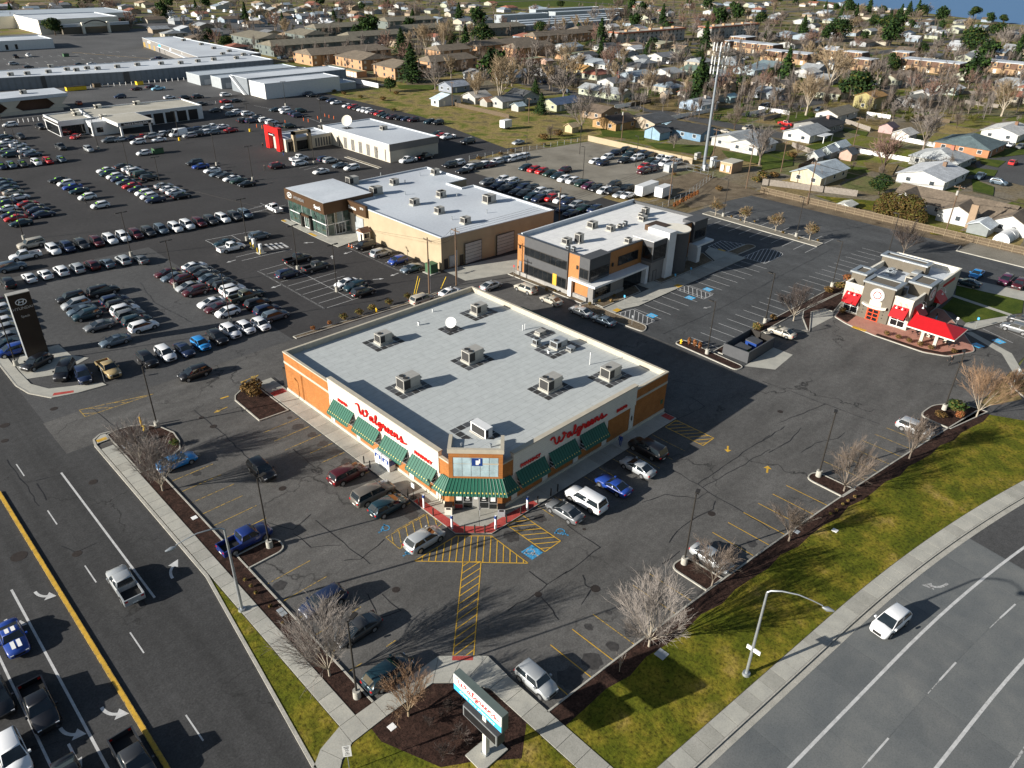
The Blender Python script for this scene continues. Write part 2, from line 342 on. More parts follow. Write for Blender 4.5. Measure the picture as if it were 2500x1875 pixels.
# river beyond the houses, with its far bank
mw,t,b=nodes('river_water');b.inputs['Roughness'].default_value=.5;b.inputs['Base Color'].default_value=(.1,.2,.36,1);b.inputs['Specular IOR Level'].default_value=.06
bump(t,b,noise(t,posn(t,(.12,.3,1)),1,4),.25,.3)
sheet('river',[(930,120),(966,244),(1040,345),(1150,499),(1230,640),(1500,900),(3600,1900),(3600,-600),(900,-600)],.05,mw)
lot=sheet('parking_lot',rect(18.3,195,19,98) ,0,m_lot)
deal=sheet('dealer_lot',rect(15.2,132,104.2,420),.002,m_fresh)
sheet('dealer_lot_old_paving',rect(15.2,52.7,104.6,164),.006,m_old)
sheet('driveway',[(15,95),(53,95),(53,104.6),(15,104.6)],.004,m_lot)
sheet('lane_paving',rect(53,100,90,104.2),.003,m_lot)
sheet('dealer_back_lot',[(131,104),(156,104),(156,178),(188,180),(188,330),(131,330)],.003,m_fresh)
sheet('gravel_lot',[(147,124),(205,128),(205,171.5),(155,177),(147,165)],.008,m_gravel)
offlot=sheet('office_lot',[(98,48.5),(125,48.5),(128,53),(172,53),(189,53),(189,100),(101,104),(98,78)],.005,m_off)
sheet('alley',[(168,24),(188.6,24),(188.6,99),(168,99)],.009,m_off)
sheet('weedy_verge',[(188.6,24),(193.5,24),(193.5,100),(200,124),(178,124),(166,103),(188.6,99)],.011,m_dirt)
sheet('weedy_bank',[(188,309),(188,242),(176,182),(205,172),(240,172),(222,250),(232,312)],.012,m_hill)
road=sheet('road',rect(-30,18.1,-80,900),.003,m_road)
sheet('back_lot',[(66,330),(205,330),(205,386),(66,405)],.006,m_mall)
mlot=sheet('mall_lot',[(20,420),(190,420),(190,520),(250,640),(20,640)],.006,m_mall)
sheet('trailer_yard',[(225,560),(330,560),(470,690),(250,690)],.016,m_mall)
sheet('apartment_lane',rect(206,224,312,395),.006,m_street)
for i_,p in enumerate(([(300,20),(300,71),(278,71),(262,64),(252,20)],rect(255,1000,58.5,66.5),[(262,130),(272,130),(276,215),(292,330),(283,330),(268,216)],
          [(290,158),(480,148),(480,156),(290,166)],[(470,60),(480,60),(500,420),(490,420)],rect(480,1000,120,128),rect(480,960,222,230),[(280,262),(480,290),(480,297),(280,269)],
          rect(495,1000,330,338),[(620,120),(628,120),(660,900),(650,900)],[(800,160),(808,160),(840,900),(830,900)],rect(640,1100,470,478),rect(420,1200,600,609),rect(220,1200,760,770))):
    sheet('street',p,.004+.004*i_,m_street)
sheet('playing_field',[(640,690),(840,640),(980,760),(760,860)],.01,m_lawn)

# markings: thin painted sheets, each a piece of the surface it lies on
def stripe(par,a,b,w=.1,m=None,z=.014,name='parking_line'):
    a,b=Vector(a[:2]),Vector(b[:2]);d=(b-a).normalized();n=Vector((-d.y,d.x))*w/2
    q=MB();q.face([(*(a-n),z),(*(b-n),z),(*(b+n),z),(*(a+n),z)]);return q.build(name,m or m_yel,par)
def zs(par,L,w=.1,m=None,**k):
    for c,r,x1,y1,x2,y2 in L:stripe(par,Z(c,r,x1,y1),Z(c,r,x2,y2),w,m,**k)
for y in (440,460,482,506):
    for i in range(24):stripe(mlot,(66+4.6*i,y),(66+4.6*i,y+5.5),.22,m_wht)
stripe(mlot,(150,520),(182,450),.3,m_yel)
# left bay against the street bed
for i in range(7):stripe(lot,(22.3,83.2-2.78*i),(27.3+(.2 if i % 2 else-.1),83.2-2.78*i),.1,m_yelo)
for y in (57.1,53.9):stripe(lot,(22.2,y),(27.2,y),.1,m_yelo)
for y in (50.9,48,45.2,42.3,39.6):stripe(lot,(22.2,y),(23.6,y),.1,m_yelo);stripe(lot,(26.3,y),(27.4,y),.1,m_yelo)
# bay along the sunny front
for i in range(11):
    y=82.6-2.78*i;stripe(lot,(40.9,y),(35.6 if i<3 else 37.6 if i<5 else 36.5,y),.1,m_yelo)
# bay along the shaded front
for i in range(9):
    x=51.4+2.78*i;stripe(lot,(x,46.9),(x,41.6 if i>5 else 44.4),.1,m_yelo)
# bay at the lawn side
for x in (34.7,37.6,40.5,43.4,49.4,52):stripe(lot,(x,27.2-(x-32)*.06),(x,31.8-(x-40)*.05),.1,m_yelo if x>43 else m_yel)
for x in (59.6,62.5,65.3,68.2,71,73.9,76.7):stripe(lot,(x,25.5-(x-59)*.11),(x,30.6-(x-59)*.1),.1,m_yel)
for x in (85,87.9,90.7,93.5,96.3,99.1,102):stripe(lot,(x,22.7-(x-85)*.16),(x,28-(x-85)*.16),.1,m_yelo)
def hatch(par,poly,step,ang,w=.1,m=None,z=.014,border=True,name='hatch_line'):
    n=len(poly)
    if border:
        for i in range(n):stripe(par,poly[i],poly[(i+1) % n],w,m,z,name)
    d=Vector((math.cos(ang),math.sin(ang)));q=Vector((-d.y,d.x));P=[Vector(p[:2]) for p in poly]
    k0,k1=min(p.dot(q) for p in P),max(p.dot(q) for p in P);k=k0+step*.7
    while k<k1-.15:
        T=[]
        for i in range(n):
            a,b=P[i],P[(i+1) % n];ka,kb=a.dot(q)-k,b.dot(q)-k
            if ka*kb<0:T.append(a+(b-a)*(ka/(ka-kb)))
        if len(T)>=2:
            T.sort(key=lambda p:p.dot(d));stripe(par,T[0],T[1],w,m,z+.002,name)
        k+=step
hatch(lot,[(35.2,49.5),(41.0,49.5),(43.9,46.8),(43.8,41.0)],.72,math.radians(45),.11,m_yel)
hatch(lot,[(38.9,45.9),(40.3,44.6),(31.5,35.9),(30.1,37.2)],.75,math.radians(0),.1,m_yel)
hatch(lot,[(35.2,52.1),(41.1,52.1),(41.1,54.6),(35.2,54.6)],.85,math.radians(60),.11,m_yelo)
hatch(lot,[(46.4,41),(48.9,41),(48.9,46.9),(46.4,46.9)],.8,math.radians(-35),.11,m_yel)
hatch(lot,[(76.5,40.7),(79.1,40.7),(79.1,46.8),(76.5,46.8)],.8,math.radians(-35),.11,m_yel)
hatch(lot,[(19.7,102.5),(29.0,102.4),(19.7,104.9)],1.3,math.radians(-38),.12,m_yelo)
def arrow(par,loc,ang,L,m,w=.35,z=.014,name='lane_arrow',bend=0):
    P=[(-L/2,-w/4),(L*.1,-w/4),(L*.1,-w),(L/2,0),(L*.1,w),(L*.1,w/4),(-L/2,w/4)]
    if bend:
        s=bend;pts=[];pr=[]
        for i in range(7):
            g=i/6*1.15;pts.append(Vector((-L/2+L*.55*math.sin(g)/.9,s*L*.42*(1-math.cos(g)))))
        for i in range(7):
            d=(pts[min(i+1,6)]-pts[max(i-1,0)]).normalized();n=Vector((-d.y,d.x))*.14;pr.append((pts[i]-n,pts[i]+n))
        d=(pts[6]-pts[5]).normalized();n=Vector((-d.y,d.x));e=pts[6]
        P=[tuple(a) for a,_ in pr]+[tuple(e-n*w),tuple(e+d*L*.36),tuple(e+n*w)]+[tuple(b) for _,b in pr[::-1]]
    c,s=math.cos(ang),math.sin(ang);b=MB()
    b.face([(loc[0]+c*x-s*y,loc[1]+s*x+c*y,z) for x,y in P]);return b.build(name,m,par)
arrow(lot,Z(2,2,1855,610),math.radians(-150),1.5,m_yel,.45);arrow(lot,Z(2,2,2190,780),math.radians(25),1.6,m_yel,.5)
arrow(lot,Z(0,1,2110,1605),math.radians(5),3.2,m_yelo,.5,z=.02);stripe(lot,Z(0,2,1860,185),Z(0,2,1930,163),.3,m_yel,.02)
arrow(lot,Z(0,2,1860,280),math.radians(185),2.2,m_yelo,.4,z=.02)
# faded blue wheelchair marks
def wheelchair(par,loc,ang,s,m,square=None,z=.012):
    root=None
    if square:
        b=MB();b.box(-s*.62,s*.62,-s*.62,s*.62,0,.003);root=b.build('parking_symbol',square,par,(loc[0],loc[1],z),ang);z2=.006
    b=MB();T=[(-.05,.42),(-.02,.05),(.28,.05),(.4,-.35)]
    def bar(a,c,w=.11):
        a,c=Vector(a),Vector(c);d=(c-a).normalized();n=Vector((-d.y,d.x))*w/2;b.face([(*(s*(a-n)),0),(*(s*(c-n)),0),(*(s*(c+n)),0),(*(s*(a+n)),0)])
    for i in range(3):bar(T[i],T[i+1])
    bar((-.04,.25),(.22,.22));bar((.4,-.35),(.55,-.3))
    for i in range(9):
        g0,g1=math.radians(100+28*i),math.radians(128+28*i);bar((.05+.34*math.cos(g0),-.12+.34*math.sin(g0)),(.05+.34*math.cos(g1),-.12+.34*math.sin(g1)),.09)
    b.face([(s*(-.05+.1*math.cos(a/8*6.283)),s*(.56+.1*math.sin(a/8*6.283)),0) for a in range(8)])
    if root:b.build('wheelchair_mark',m,root,(0,0,z2))
    else:b.build('wheelchair_mark',m,par,(loc[0],loc[1],z),ang)
wheelchair(lot,(35.9,55.85),math.radians(90),1.35,m_blueP);wheelchair(lot,(35.6,51),math.radians(90),1.3,m_blueP)
wheelchair(lot,(50.1,41.9),math.radians(180),1.4,m_blueP);wheelchair(lot,(45.3,41.9),math.radians(180),1.35,m_whto,m_blueP)
# manholes and oil stains
for c,r,x,y,rr in ((0,2,1700,345,.35),(0,2,1800,418,.45),(1,2,240,942,.45),(2,2,1718,1155,.45),(1,3,1198,155,.4),(2,3,256,195,.38),(2,3,738,146,.5),(3,2,155,294,.4),(2,2,560,1248,.22),(2,2,643,1286,.2),(0,2,455,270,.5)):
    p=Z(c,r,x,y);MB().cyl(p.x,p.y,.001,.017,rr,n=16).build('manhole_cover',m_iron,lot)
for c,r,x,y,rr in ((0,2,785,888,.5),(0,2,650,1493,.5),(0,2,160,1515,.8),(0,2,40,410,.6),(0,2,40,540,.45)):
    p=Z(c,r,x,y);MB().cyl(p.x,p.y,.001,.017,rr,n=18).build('manhole_cover',m_iron,road)
def stain(par,p,r,m=m_stain,z=.0105,seed=0):
    q=random.Random(seed);n=16;b=MB()
    b.face([(p.x+r*(.65+.5*q.random())*math.cos(2*math.pi*i/n),p.y+r*(.65+.5*q.random())*math.sin(2*math.pi*i/n),z) for i in range(n)]);b.build('oil_stain',m,par)
for i,(c,r,x,y,rr) in enumerate(((1,2,370,420,.8),(1,2,490,490,.7),(1,2,585,565,.8),(1,2,685,635,.8),(1,2,780,715,.8),(1,2,1330,1170,.9),(1,2,2175,1345,1.),(1,2,300,345,.4),
        (2,3,880,630,.7),(2,3,710,750,1.1),(2,3,530,900,1.3),(2,3,1050,500,.9),(2,3,680,470,.5),(2,3,850,345,.35),(2,2,870,740,1.2),(2,2,2060,1410,.6),(3,2,1170,620,.7),(2,2,270,1195,.8),(0,2,1660,815,.6),(1,3,210,120,.8),(2,2,560,820,.8))):
    stain(lot,Z(c,r,x,y),rr,seed=i)
m_seal=mat('crack_sealant',(.018,.018,.019),.6,var=.3,sc=2)
def seal(par,c,r,P,w=.09,seed=1):
    q=random.Random(seed);T=[Z(c,r,x,y) for x,y in P];S=[T[0]]
    for a,b in zip(T,T[1:]):
        n=max(2,int((b-a).length/1.1));S+=[a.lerp(b,(k+1)/n)+Vector((q.uniform(-.14,.14),q.uniform(-.14,.14),0))*(k<n-1) for k in range(n)]
    m=MB()
    for a,b in zip(S,S[1:]):
        d=(b-a).normalized();n=Vector((-d.y,d.x,0))*w*q.uniform(.3,.65);m.face([(a.x-n.x,a.y-n.y,.0135),(b.x-n.x,b.y-n.y,.0135),(b.x+n.x,b.y+n.y,.0135),(a.x+n.x,a.y+n.y,.0135)])
    m.build('sealed_crack',m_seal,par)
for k,(c,r,P) in enumerate(((2,2,((1600,905),(1900,700),(2212,490))),(2,2,((1640,935),(1900,790),(2212,610))),(2,2,((1390,790),(1600,905),(1690,972))),(2,2,((1690,972),(1960,1125),(2212,1290))),(2,2,((480,1659),(780,1440),(500,1250))),(2,2,((1690,972),(1600,1030),(1330,990),(1130,1060))),(2,2,((1750,1050),(1730,1120),(1600,1180),(1430,1300),(1360,1400))),(2,2,((1300,1580),(1450,1470))),(3,2,((0,35),(540,230),(1000,400))),(3,2,((150,385),(540,228))),(3,2,((0,545),(190,420))),(3,2,((60,640),(240,540),(330,430))),(3,2,((330,640),(450,560),(640,520),(700,470))),(1,2,((330,610),(420,680),(520,770))),(1,2,((120,1230),(330,1290),(480,1160))),(1,2,((330,1320),(480,1440),(740,1420))),(1,2,((520,1210),(760,1400),(980,1580))),(1,2,((760,1550),(900,1540),(1100,1370))),(0,2,((1640,280),(1870,470),(2100,690))),(0,2,((780,270),(1000,440))),(2,1,((1310,1230),(1800,1010),(2212,790))),(2,2,((1390,30),(1640,75))),(2,2,((1540,170),(1660,250),(1420,360))),(2,3,((0,330),(230,190),(330,110),(500,0))),(2,3,((280,220),(380,330),(430,410))),(2,3,((330,110),(180,0))),(2,3,((630,30),(650,110),(710,140),(620,280))),(1,3,((960,190),(1040,400),(1240,330))),(1,3,((1080,190),(1240,330))),(0,1,((1180,790),(1300,960),(1390,1010),(1620,1130))),(3,1,((0,820),(600,510))),(0,2,((200,890),(520,830))),(0,2,((60,700),(200,890),(330,1090))),(0,2,((310,900),(390,1040))),(0,2,((520,1430),(640,1480),(820,1400))))):
    seal(lot if c+r!=2 or c else road,c,r,P,.1,k)
# ------------------------------------------------------------------ street on the left: lines, arrows, raised median kerb
for i in range(-2,26):
    y=93.5-12.2*(i-6)*1.0;stripe(road,(9.75,y),(9.75,y+3.3),.13,m_wht,.012,'lane_dash')
stripe(road,(13.2,63),(13.2,91.2),.22,m_wht,.012,'lane_line');stripe(road,(3.28,20),(3.28,73.8),.22,m_wht,.012,'lane_line');stripe(road,(.12,20),(.12,68),.2,m_wht,.012,'lane_line')
for i in range(12):stripe(road,(-3.4,20+12.2*i),(-3.4,23.3+12.2*i),.13,m_wht,.012,'lane_dash')
md=struct(MB().prism(round_poly(rect(6.45,6.85,18,92),.18),0,.16).build('median_kerb',m_yelo));MB().prism(off(rect(6.45,6.85,18,92),.05),.16,.165).build('painted_top',m_yel,md)
for x,y,a,L,bd in ((15.6,65.9,90,3,-1),(4.9,70.6,-90,2.6,1),(4.9,52.2,-90,2.8,1),(1.75,68.6,-90,2.6,1),(1.75,52.6,-90,2.6,1)):arrow(road,(x,y),math.radians(a),L,m_wht,.55,.013,bend=bd)
arrow(road,(1.75,50.3),math.radians(-90),3.2,m_wht,.42,.0135)
# ------------------------------------------------------------------ pavement pieces
def slab(par,poly,z=.15,th=.07,m=None,g=.02,name='slab'):
    p=off(poly,g);b=MB();b.prism(p,z-th,z);return b.build(name,m or (m_walk if rnd.random()<.7 else m_walk2),par)
def run(par,L,R,m=None,z=.15):  # slabs between two polylines of equal length
    for i in range(len(L)-1):slab(par,[L[i],L[i+1],R[i+1],R[i]],z,m=m)
sw=sheet('sidewalk',rect(18.42,20.1,36,94),.085,m_joint)
ys=[38.1+1.66*i for i in range(34)]
run(sw,[(18.5,y) for y in ys],[(20.05,y) for y in ys])
slab(sw,[(18.5,94.5),(18.8,95.6),(19.6,96.3),(20.2,96.2),(20.05,94.5)]);MB().box(18.7,19.9,94.7,95.4,.148,.158).build('tactile_strip',m_yel,sw)
kb=struct(MB().prism([(18.1,62.3),(18.1,94.3),(18.45,95.9),(19.6,96.7),(21,96.4),(21,96.2),(19.6,96.45),(18.65,95.7),(18.42,94.3),(18.42,62.3)],-.02,.15).build('kerb',m_kerb))
struct(MB().prism([(18.1,62.3),(17.2,55),(16.4,48.5),(14.9,36.5),(14.2,31),(14.5,31),(15.2,36.5),(16.7,48.5),(17.5,55),(18.42,62.3)],-.02,.15).build('kerb',m_kerb))
sheet('grass_verge',[(18.42,62),(17.5,55),(16.7,48.5),(15.2,36.5),(16.2,37.4),(18.45,38.1)],.1,m_grass)
# path round the pylon sign
pa=sheet('path',[(18.45,38.1),(21.95,38.1),(29.1,38.05),(32.4,34.95),(32.1,20),(29.9,20),(30.1,30),(28.8,34.2),(26.8,36.1),(20,36.2),(16.7,34.8),(14.9,36.4),(16.2,37.4)],.085,m_joint)
for q in ([(18.45,38.1),(20.05,38.1),(20.05,36.15),(18.4,36.1)],[(20.05,38.1),(21.95,38.1),(21.9,36.2),(20.05,36.15)],[(21.95,38.1),(25.2,38.08),(24.4,36.15),(21.9,36.2)],[(25.2,38.08),(29.1,38.05),(26.85,36.1),(24.4,36.15)],
          [(29.1,38.05),(30.8,36.5),(27.9,35.15),(26.85,36.1)],[(30.8,36.5),(32.4,34.95),(28.85,34.2),(27.9,35.15)],[(32.4,34.95),(32.25,32.2),(30.1,32.2),(28.85,34.2)],[(16.2,37.4),(18.45,38.1),(18.4,36.1),(17,35.4)],[(16.2,37.4),(17,35.4),(16.2,34.6),(14.95,36.4)],[(16.2,34.6),(14.95,36.4),(14.2,31),(15.4,31)]):
    slab(pa,q,m=m_walk)
ys=[32.2-1.98*i for i in range(8)];run(pa,[(30.1,y) for y in ys],[(32.2,y) for y in ys])
b=MB();b.face([(30.0,37.15,.153),(31.4,35.85,.153),(31.05,35.5,.153),(29.65,36.8,.153)]);b.build('tactile_strip',m_redpave,pa)
# beds and lawns
sheet('mulch_bed',rect(20.1,21.8,38.15,84.5),.1,m_mulch)
struct(MB().prism(rect(21.8,21.97,38.15,60.4),-.02,.15).build('kerb',m_kerb));struct(MB().prism(rect(21.8,21.97,63,82.3),-.02,.15).build('kerb',m_kerb))
bed('mulch_island',round_poly([(21.8,60.3),(26.4,60.3),(26.4,63.05),(21.8,63.05)],[0,1.3,1.3,0]),m_mulch)
bed('mulch_island',[(20.15,84.5),(20.15,95.9),(21.5,96.3),(23.2,96),(24.8,95.1),(26.2,93),(26.9,90.5),(26.6,88),(25.9,86.2),(22,84.3)],m_mulch)
bed('mulch_island',[(36.5,85.5),(40.9,85.2),(40.9,95.4),(38.7,95),(37.2,94),(36.6,92.8)],m_mulch)
sheet('sign_bed',[(21.9,36.15),(26.8,36.05),(28.8,34.15),(30.05,32),(30.05,27.6),(27.5,25.6),(24.3,28.2),(22.3,29.5),(20.2,34.6),(20.3,36.1)],.1,m_mulch)
sheet('lawn',[(20.3,36.1),(20.2,34.6),(22.3,29.5),(24.3,28.2),(27.5,25.6),(30.05,27.6),(30.05,15),(18,18),(15.4,31),(16.3,34.6),(17.1,35.3),(18.4,36.05)],.098,m_grass)
# ------------------------------------------------------------------ right-hand road (curving)
def KY(x):return 13.45-.088*(x-60)-(.002*(x-60)**2 if x>60 else 0)
def KP(x,d):  # point at distance d from the kerb line, towards the carriageway
    s=-.088-(.004*(x-60) if x>60 else 0);l=math.hypot(1,s);return (x+d*s/l,KY(x)-d/l)
xs=[25+1.78*i for i in range(55)]
sr=sheet('sidewalk',[KP(x,-.1) for x in xs]+[KP(x,-1.95) for x in xs[::-1]],.085,m_joint)
run(sr,[KP(x,-.12) for x in xs],[KP(x,-1.9) for x in xs])
struct(MB().prism([KP(x,0) for x in xs]+[KP(x,-.16) for x in xs[::-1]],-.02,.15).build('kerb',m_kerb))
xl=[16+3*i for i in range(40)]
rr=sheet('road',[KP(x,.0) for x in xl]+[KP(x,34) for x in xl[::-1]],.001,m_conc_road2)
gx=[24+3.3*i for i in range(26)]
for i in range(len(gx)-1):slab(rr,[KP(gx[i],.02),KP(gx[i+1],.02),KP(gx[i+1],.62),KP(gx[i],.62)],.012,.03,m_kerb,.012,'gutter_panel')
px_=[24+4.92*i for i in range(13)]
for d0,d1 in ((.62,4.72),(4.72,8.4),(8.4,12.15),(12.15,15.9),(15.9,19.7),(19.7,23.5)):
    for i in range(len(px_)-1):slab(rr,[KP(px_[i],d0),KP(px_[i+1],d0),KP(px_[i+1],d1),KP(px_[i],d1)],.012+.001*rnd.random(),.02,m_conc_road if rnd.random()<.6 else m_conc_road2,.02,'concrete_panel')
xa=[83.1+3*i for i in range(16)];sheet('road_asphalt_patch',[KP(x,.62) for x in xa]+[KP(x,34) for x in xa[::-1]],.012,m_street)
def along(d,x0,x1,w,m,name='lane_line',z=.018):
    n=max(1,int((x1-x0)/3));X=[x0+(x1-x0)*i/n for i in range(n+1)];b=MB()
    for i in range(n):b.face([(*KP(X[i],d+w/2),z),(*KP(X[i+1],d+w/2),z),(*KP(X[i+1],d-w/2),z),(*KP(X[i],d-w/2),z)])
    return b.build(name,m,rr)
along(4.72,20,118,.28,m_wht);along(12.15,20,118,.28,m_wht);along(15.95,20,118,.2,m_whto)
for i in range(7):along(8.4,35.9+12.6*i,39.2+12.6*i,.16,m_wht,'lane_dash');along(8.4,33.6+12.6*i,35.9+12.6*i,.08,m_whto,'lane_dash')
p=KP(72.6,3.0);arrow(rr,p,math.radians(175),3,m_whto,.5,.018,bend=-1)
lot_x=[32.1+(113.5-32.1)*i/30 for i in range(31)]
def LK(x):return 27.2-.055*(x-32)-(.00062*(x-32)**2)        # lot kerb on the lawn side
sheet('lawn',[(x,LK(x)-1.9+.25*math.sin(x*.9)) for x in lot_x]+[(117,10),(122,4)]+[KP(x,-1.95) for x in xs[::-1] if x>31],.1,m_grass)
sheet('mulch_bed',[(x,LK(x)-.15) for x in lot_x]+[(x,LK(x)-1.9+.25*math.sin(x*.9)) for x in lot_x[::-1]],.1,m_mulch)
struct(MB().prism([(x,LK(x)) for x in lot_x]+[(x,LK(x)-.17) for x in lot_x[::-1]],-.02,.15).build('kerb',m_kerb))
bed('mulch_island',round_poly([(54.2,25.6),(57,25.4),(57,30.1),(54.3,30.4)],[0,0,1.2,1.2]),m_mulch)
bed('mulch_island',round_poly([(79.5,22.9),(82.1,22.5),(82.1,27.8),(79.7,28)],[0,0,1.2,1.2]),m_mulch)
bed('planted_island',round_poly([(105.3,19.4),(114.2,17.3),(114,20.5),(110.5,23.6),(105.6,24)],[0,0,1.5,1.5,1.8]),m_mulch)
sheet('driveway',[(113.9,19),(122.2,15),(125.8,18),(140,19),(140,-2),(113.9,1),(113.3,12)],.006,m_old)
bed('planted_island',round_poly([(122.4,14.6),(125.7,18),(129.8,16.6),(133,10),(126,6)],[1.2,1.2,1,1,1]),m_drygrass)
# pavement round the drugstore
fs=sheet('sidewalk',[(41.1,84.9),(41.1,95.2),(43.9,95.2),(43.9,90.5),(44,58),(49,49.8),(80,49.6),(79.4,46.95),(44.1,46.95),(41.1,49.75)],.085,m_joint)
ys=[95.2-2.35*i for i in range(20)];run(fs,[(41.1,y) for y in ys if y>51],[(43.62,y) for y in ys if y>51])
ye=[y for y in ys if y>51][-1]
xs2=[79.4-2.35*i for i in range(15)];xs2=[x for x in xs2 if x>48]
run(fs,[(x,46.95) for x in xs2],[(x,49.4) for x in xs2])
slab(fs,[(41.1,ye),(43.62,ye),(46,51.3),(43.2,48.0),(41.1,49.75)],m=m_walk2);slab(fs,[(44.1,46.95),(xs2[-1],46.95),(xs2[-1],49.4),(46,51.3),(43.2,48.0)],m=m_walk2)
b=MB();b.face([(41.2,57.4,.156),(42.1,57.4,.156),(42.3,50.3,.156),(41.2,49.8,.156)]);b.face([(41.2,49.8,.156),(42.3,50.3,.156),(44.4,48.35,.156),(44.15,47.05,.156)]);b.face([(44.15,47.05,.156),(44.4,48.35,.156),(51.6,47.95,.156),(51.6,47.05,.156)])
b.build('tactile_paving',m_redpave,fs)
b=MB();b.face([(41.2,91.2,.156),(43.3,91.2,.156),(43.3,89.9,.156),(41.2,89.9,.156)]);b.build('tactile_paving',m_redpave,fs)
b=MB();b.face([(78.2,47.2,.156),(79.3,47.2,.156),(79.3,48.8,.156),(78.2,48.8,.156)]);b.build('tactile_paving',m_redpave,fs)
# ------------------------------------------------------------------ dealer lot pieces
for i in range(10):
    y=136.2-2.72*i;stripe(deal,(63.7,y),(74.6,y) if i not in (0,1) else (69,y),.1,m_wht)
stripe(deal,(69.2,136),(69.2,111.6),.1,m_wht)
for i in range(9):put_text('ground_lettering','CUSTOMER',.52,m_whto,deal,(63.2,134.8-2.72*i,.013),(0,0,math.radians(-90)),0)
for i in range(9):stripe(deal,(84.7,136.6-2.72*i),(89.9,136.6-2.72*i),.1,m_wht)
for i in range(8):put_text('ground_lettering','CUSTOMER',.5,m_whto,deal,(84.2,135.2-2.72*i,.013),(0,0,math.radians(-90)),0)
for c,r,x,y,a in ((1,1,185,828,185),(1,1,1050,765,-30),(1,1,1185,727,185),(1,1,790,543,185),(1,1,460,458,150),(1,1,660,580,60),(0,1,1950,615,185)):arrow(deal,Z(c,r,x,y),math.radians(a),2.2,m_wht,.4)
for i in range(4):stripe(deal,Z(1,1,95+42*i,470-4*i),Z(1,1,160+42*i,515-6*i),.55,m_wht)
zs(deal,[(1,1,0,585,320,513),(0,1,1730,438,2140,360),(0,1,1735,440,1860,500),(0,1,1950,395,2030,440),(0,1,1990,580,2200,530),(0,1,2040,610,2212,570),(0,1,2090,180,2212,150),(0,1,2120,205,2212,190),(1,1,0,160,140,130),(1,1,55,125,130,160),(1,1,0,200,270,140),(1,0,0,890,180,925),(1,0,420,980,560,1035),(1,0,500,1390,380,1420),(1,0,540,1405,420,1435)],.12,m_wht)
for i in range(17):stripe(deal,Z(0,1,480+98*i,480-17.5*i),Z(0,1,500+98*i,474-17.5*i),.3,m_whto)
dw=sheet('dealer_walk',[(82.7,161.6),(82.3,140.8),(82.7,137.2),(88.4,138.3),(90.9,138.4),(90.9,144.5),(84.3,144.5),(84.3,162)],.05,m_joint)
for q in ([(82.7,161.6),(84.3,162),(84.3,156.5),(82.6,156)],[(82.6,156),(84.3,156.5),(84.3,150.5),(82.5,150)],[(82.5,150),(84.3,150.5),(84.3,144.5),(82.4,144.5)],[(82.4,144.5),(86.6,144.5),(86.6,138),(82.7,137.3)],[(86.6,144.5),(90.9,144.5),(90.9,138.4),(86.6,138)]):slab(dw,q,.12,.07,m_walk,.015)
for q in (rect(82.55,83.3,146.6,149.4),rect(82.8,83.5,160.2,161.8)):MB().prism(q,.11,.126).build('tactile_strip',m_yel,dw)
cdv=sheet('concrete_drive',[(91,111.8),(90.8,104.8),(101,101.5),(124,101.5),(124,107),(91.6,111.9)],.012,m_walk)
bed('hedge_bed',[(53.2,104.3),(76.1,103.1),(84,103.3),(84,104.0),(76.1,104.0),(53.2,105.4)],m_dirt,.09)
sp=sheet('sign_pad',[(17,124.6),(16.8,119.2),(21,117.5),(26,120),(24.3,122.8),(24,128),(18.5,128)],.045,m_walk)
cw=sheet('corner_sidewalk',[(15.2,200),(15.2,118),(16,114.5),(18,111),(21,110),(24.9,109.6),(24.7,110.6),(21,112.5),(18.5,113.8),(17,117),(16.8,122),(16.8,200)],.1,m_walk)
struct(MB().prism([(15.2,200),(15.2,118),(15.9,114.3),(17.9,110.8),(21,109.8),(24.9,109.4),(24.9,109.6),(21,110),(18.1,111),(16.1,114.5),(15.4,118),(15.4,200)],-.02,.13).build('kerb',m_kerb))
MB().prism([(18.2,111.3),(18.6,112),(20.9,110.9),(20.7,110.3)],.09,.106).build('tactile_strip',m_redpave,cw)
bed('mulch_island',[(130,187),(128.8,187),(128.8,205),(130,205)],m_dirt,.09)
# ------------------------------------------------------------------ office lot pieces
ow=sheet('office_walk',[(100.6,78.1),(100.6,76),(144,74.4),(144,77.6),(112,78.4)],.085,m_joint)
X=[100.6+2.9*i for i in range(16)];run(ow,[(x,74.3+(.9 if x<105 else 0)) for x in X],[(x,77.9) for x in X])
run(ow,[(114.5,77.95),(114.5,81.2)],[(118.5,77.95),(118.5,81.2)]);run(ow,[(137.5,77.9),(140.5,82.4)],[(144.1,77.9),(144.1,83.5)])
for i,x in enumerate([102.2+2.83*i for i in range(15)]):
    if i not in (0,):stripe(offlot,(x,74.2),(x,68.2),.1,m_wht)
for i in range(25):stripe(offlot,(102.8+2.8*i,60.3),(102.8+2.8*i,55),.1,m_wht)
for i in range(11):stripe(offlot,(157.2,95-2.75*i),(162.6,95-2.75*i),.1,m_wht);stripe(offlot,(165.8,95-2.75*i),(171,95-2.75*i),.1,m_wht)
hatch(offlot,[(101.2,68.5),(103.6,68.5),(104.6,74.2),(101,75)],.8,math.radians(35),.12,m_wht)
hatch(offlot,[(118.4,68.1),(121.5,68.1),(121.5,74.2),(118.4,74.2)],.8,math.radians(35),.12,m_wht)
hatch(offlot,round_poly([(144.3,70),(153.5,70),(153.5,75),(144.3,75.2)],[0,2.3,2.3,0]),.75,math.radians(20),.12,m_wht)
hatch(offlot,[(144.3,79.5),(152,79.3),(150,84.2),(144.3,84)],1.0,math.radians(60),.12,m_wht)
for p,a in (((105,70.2),180),((117,70.2),180),((123.1,70.2),180),((147.5,88),90)):wheelchair(offlot,p,math.radians(a),1.25,m_wht,m_signb,.015)
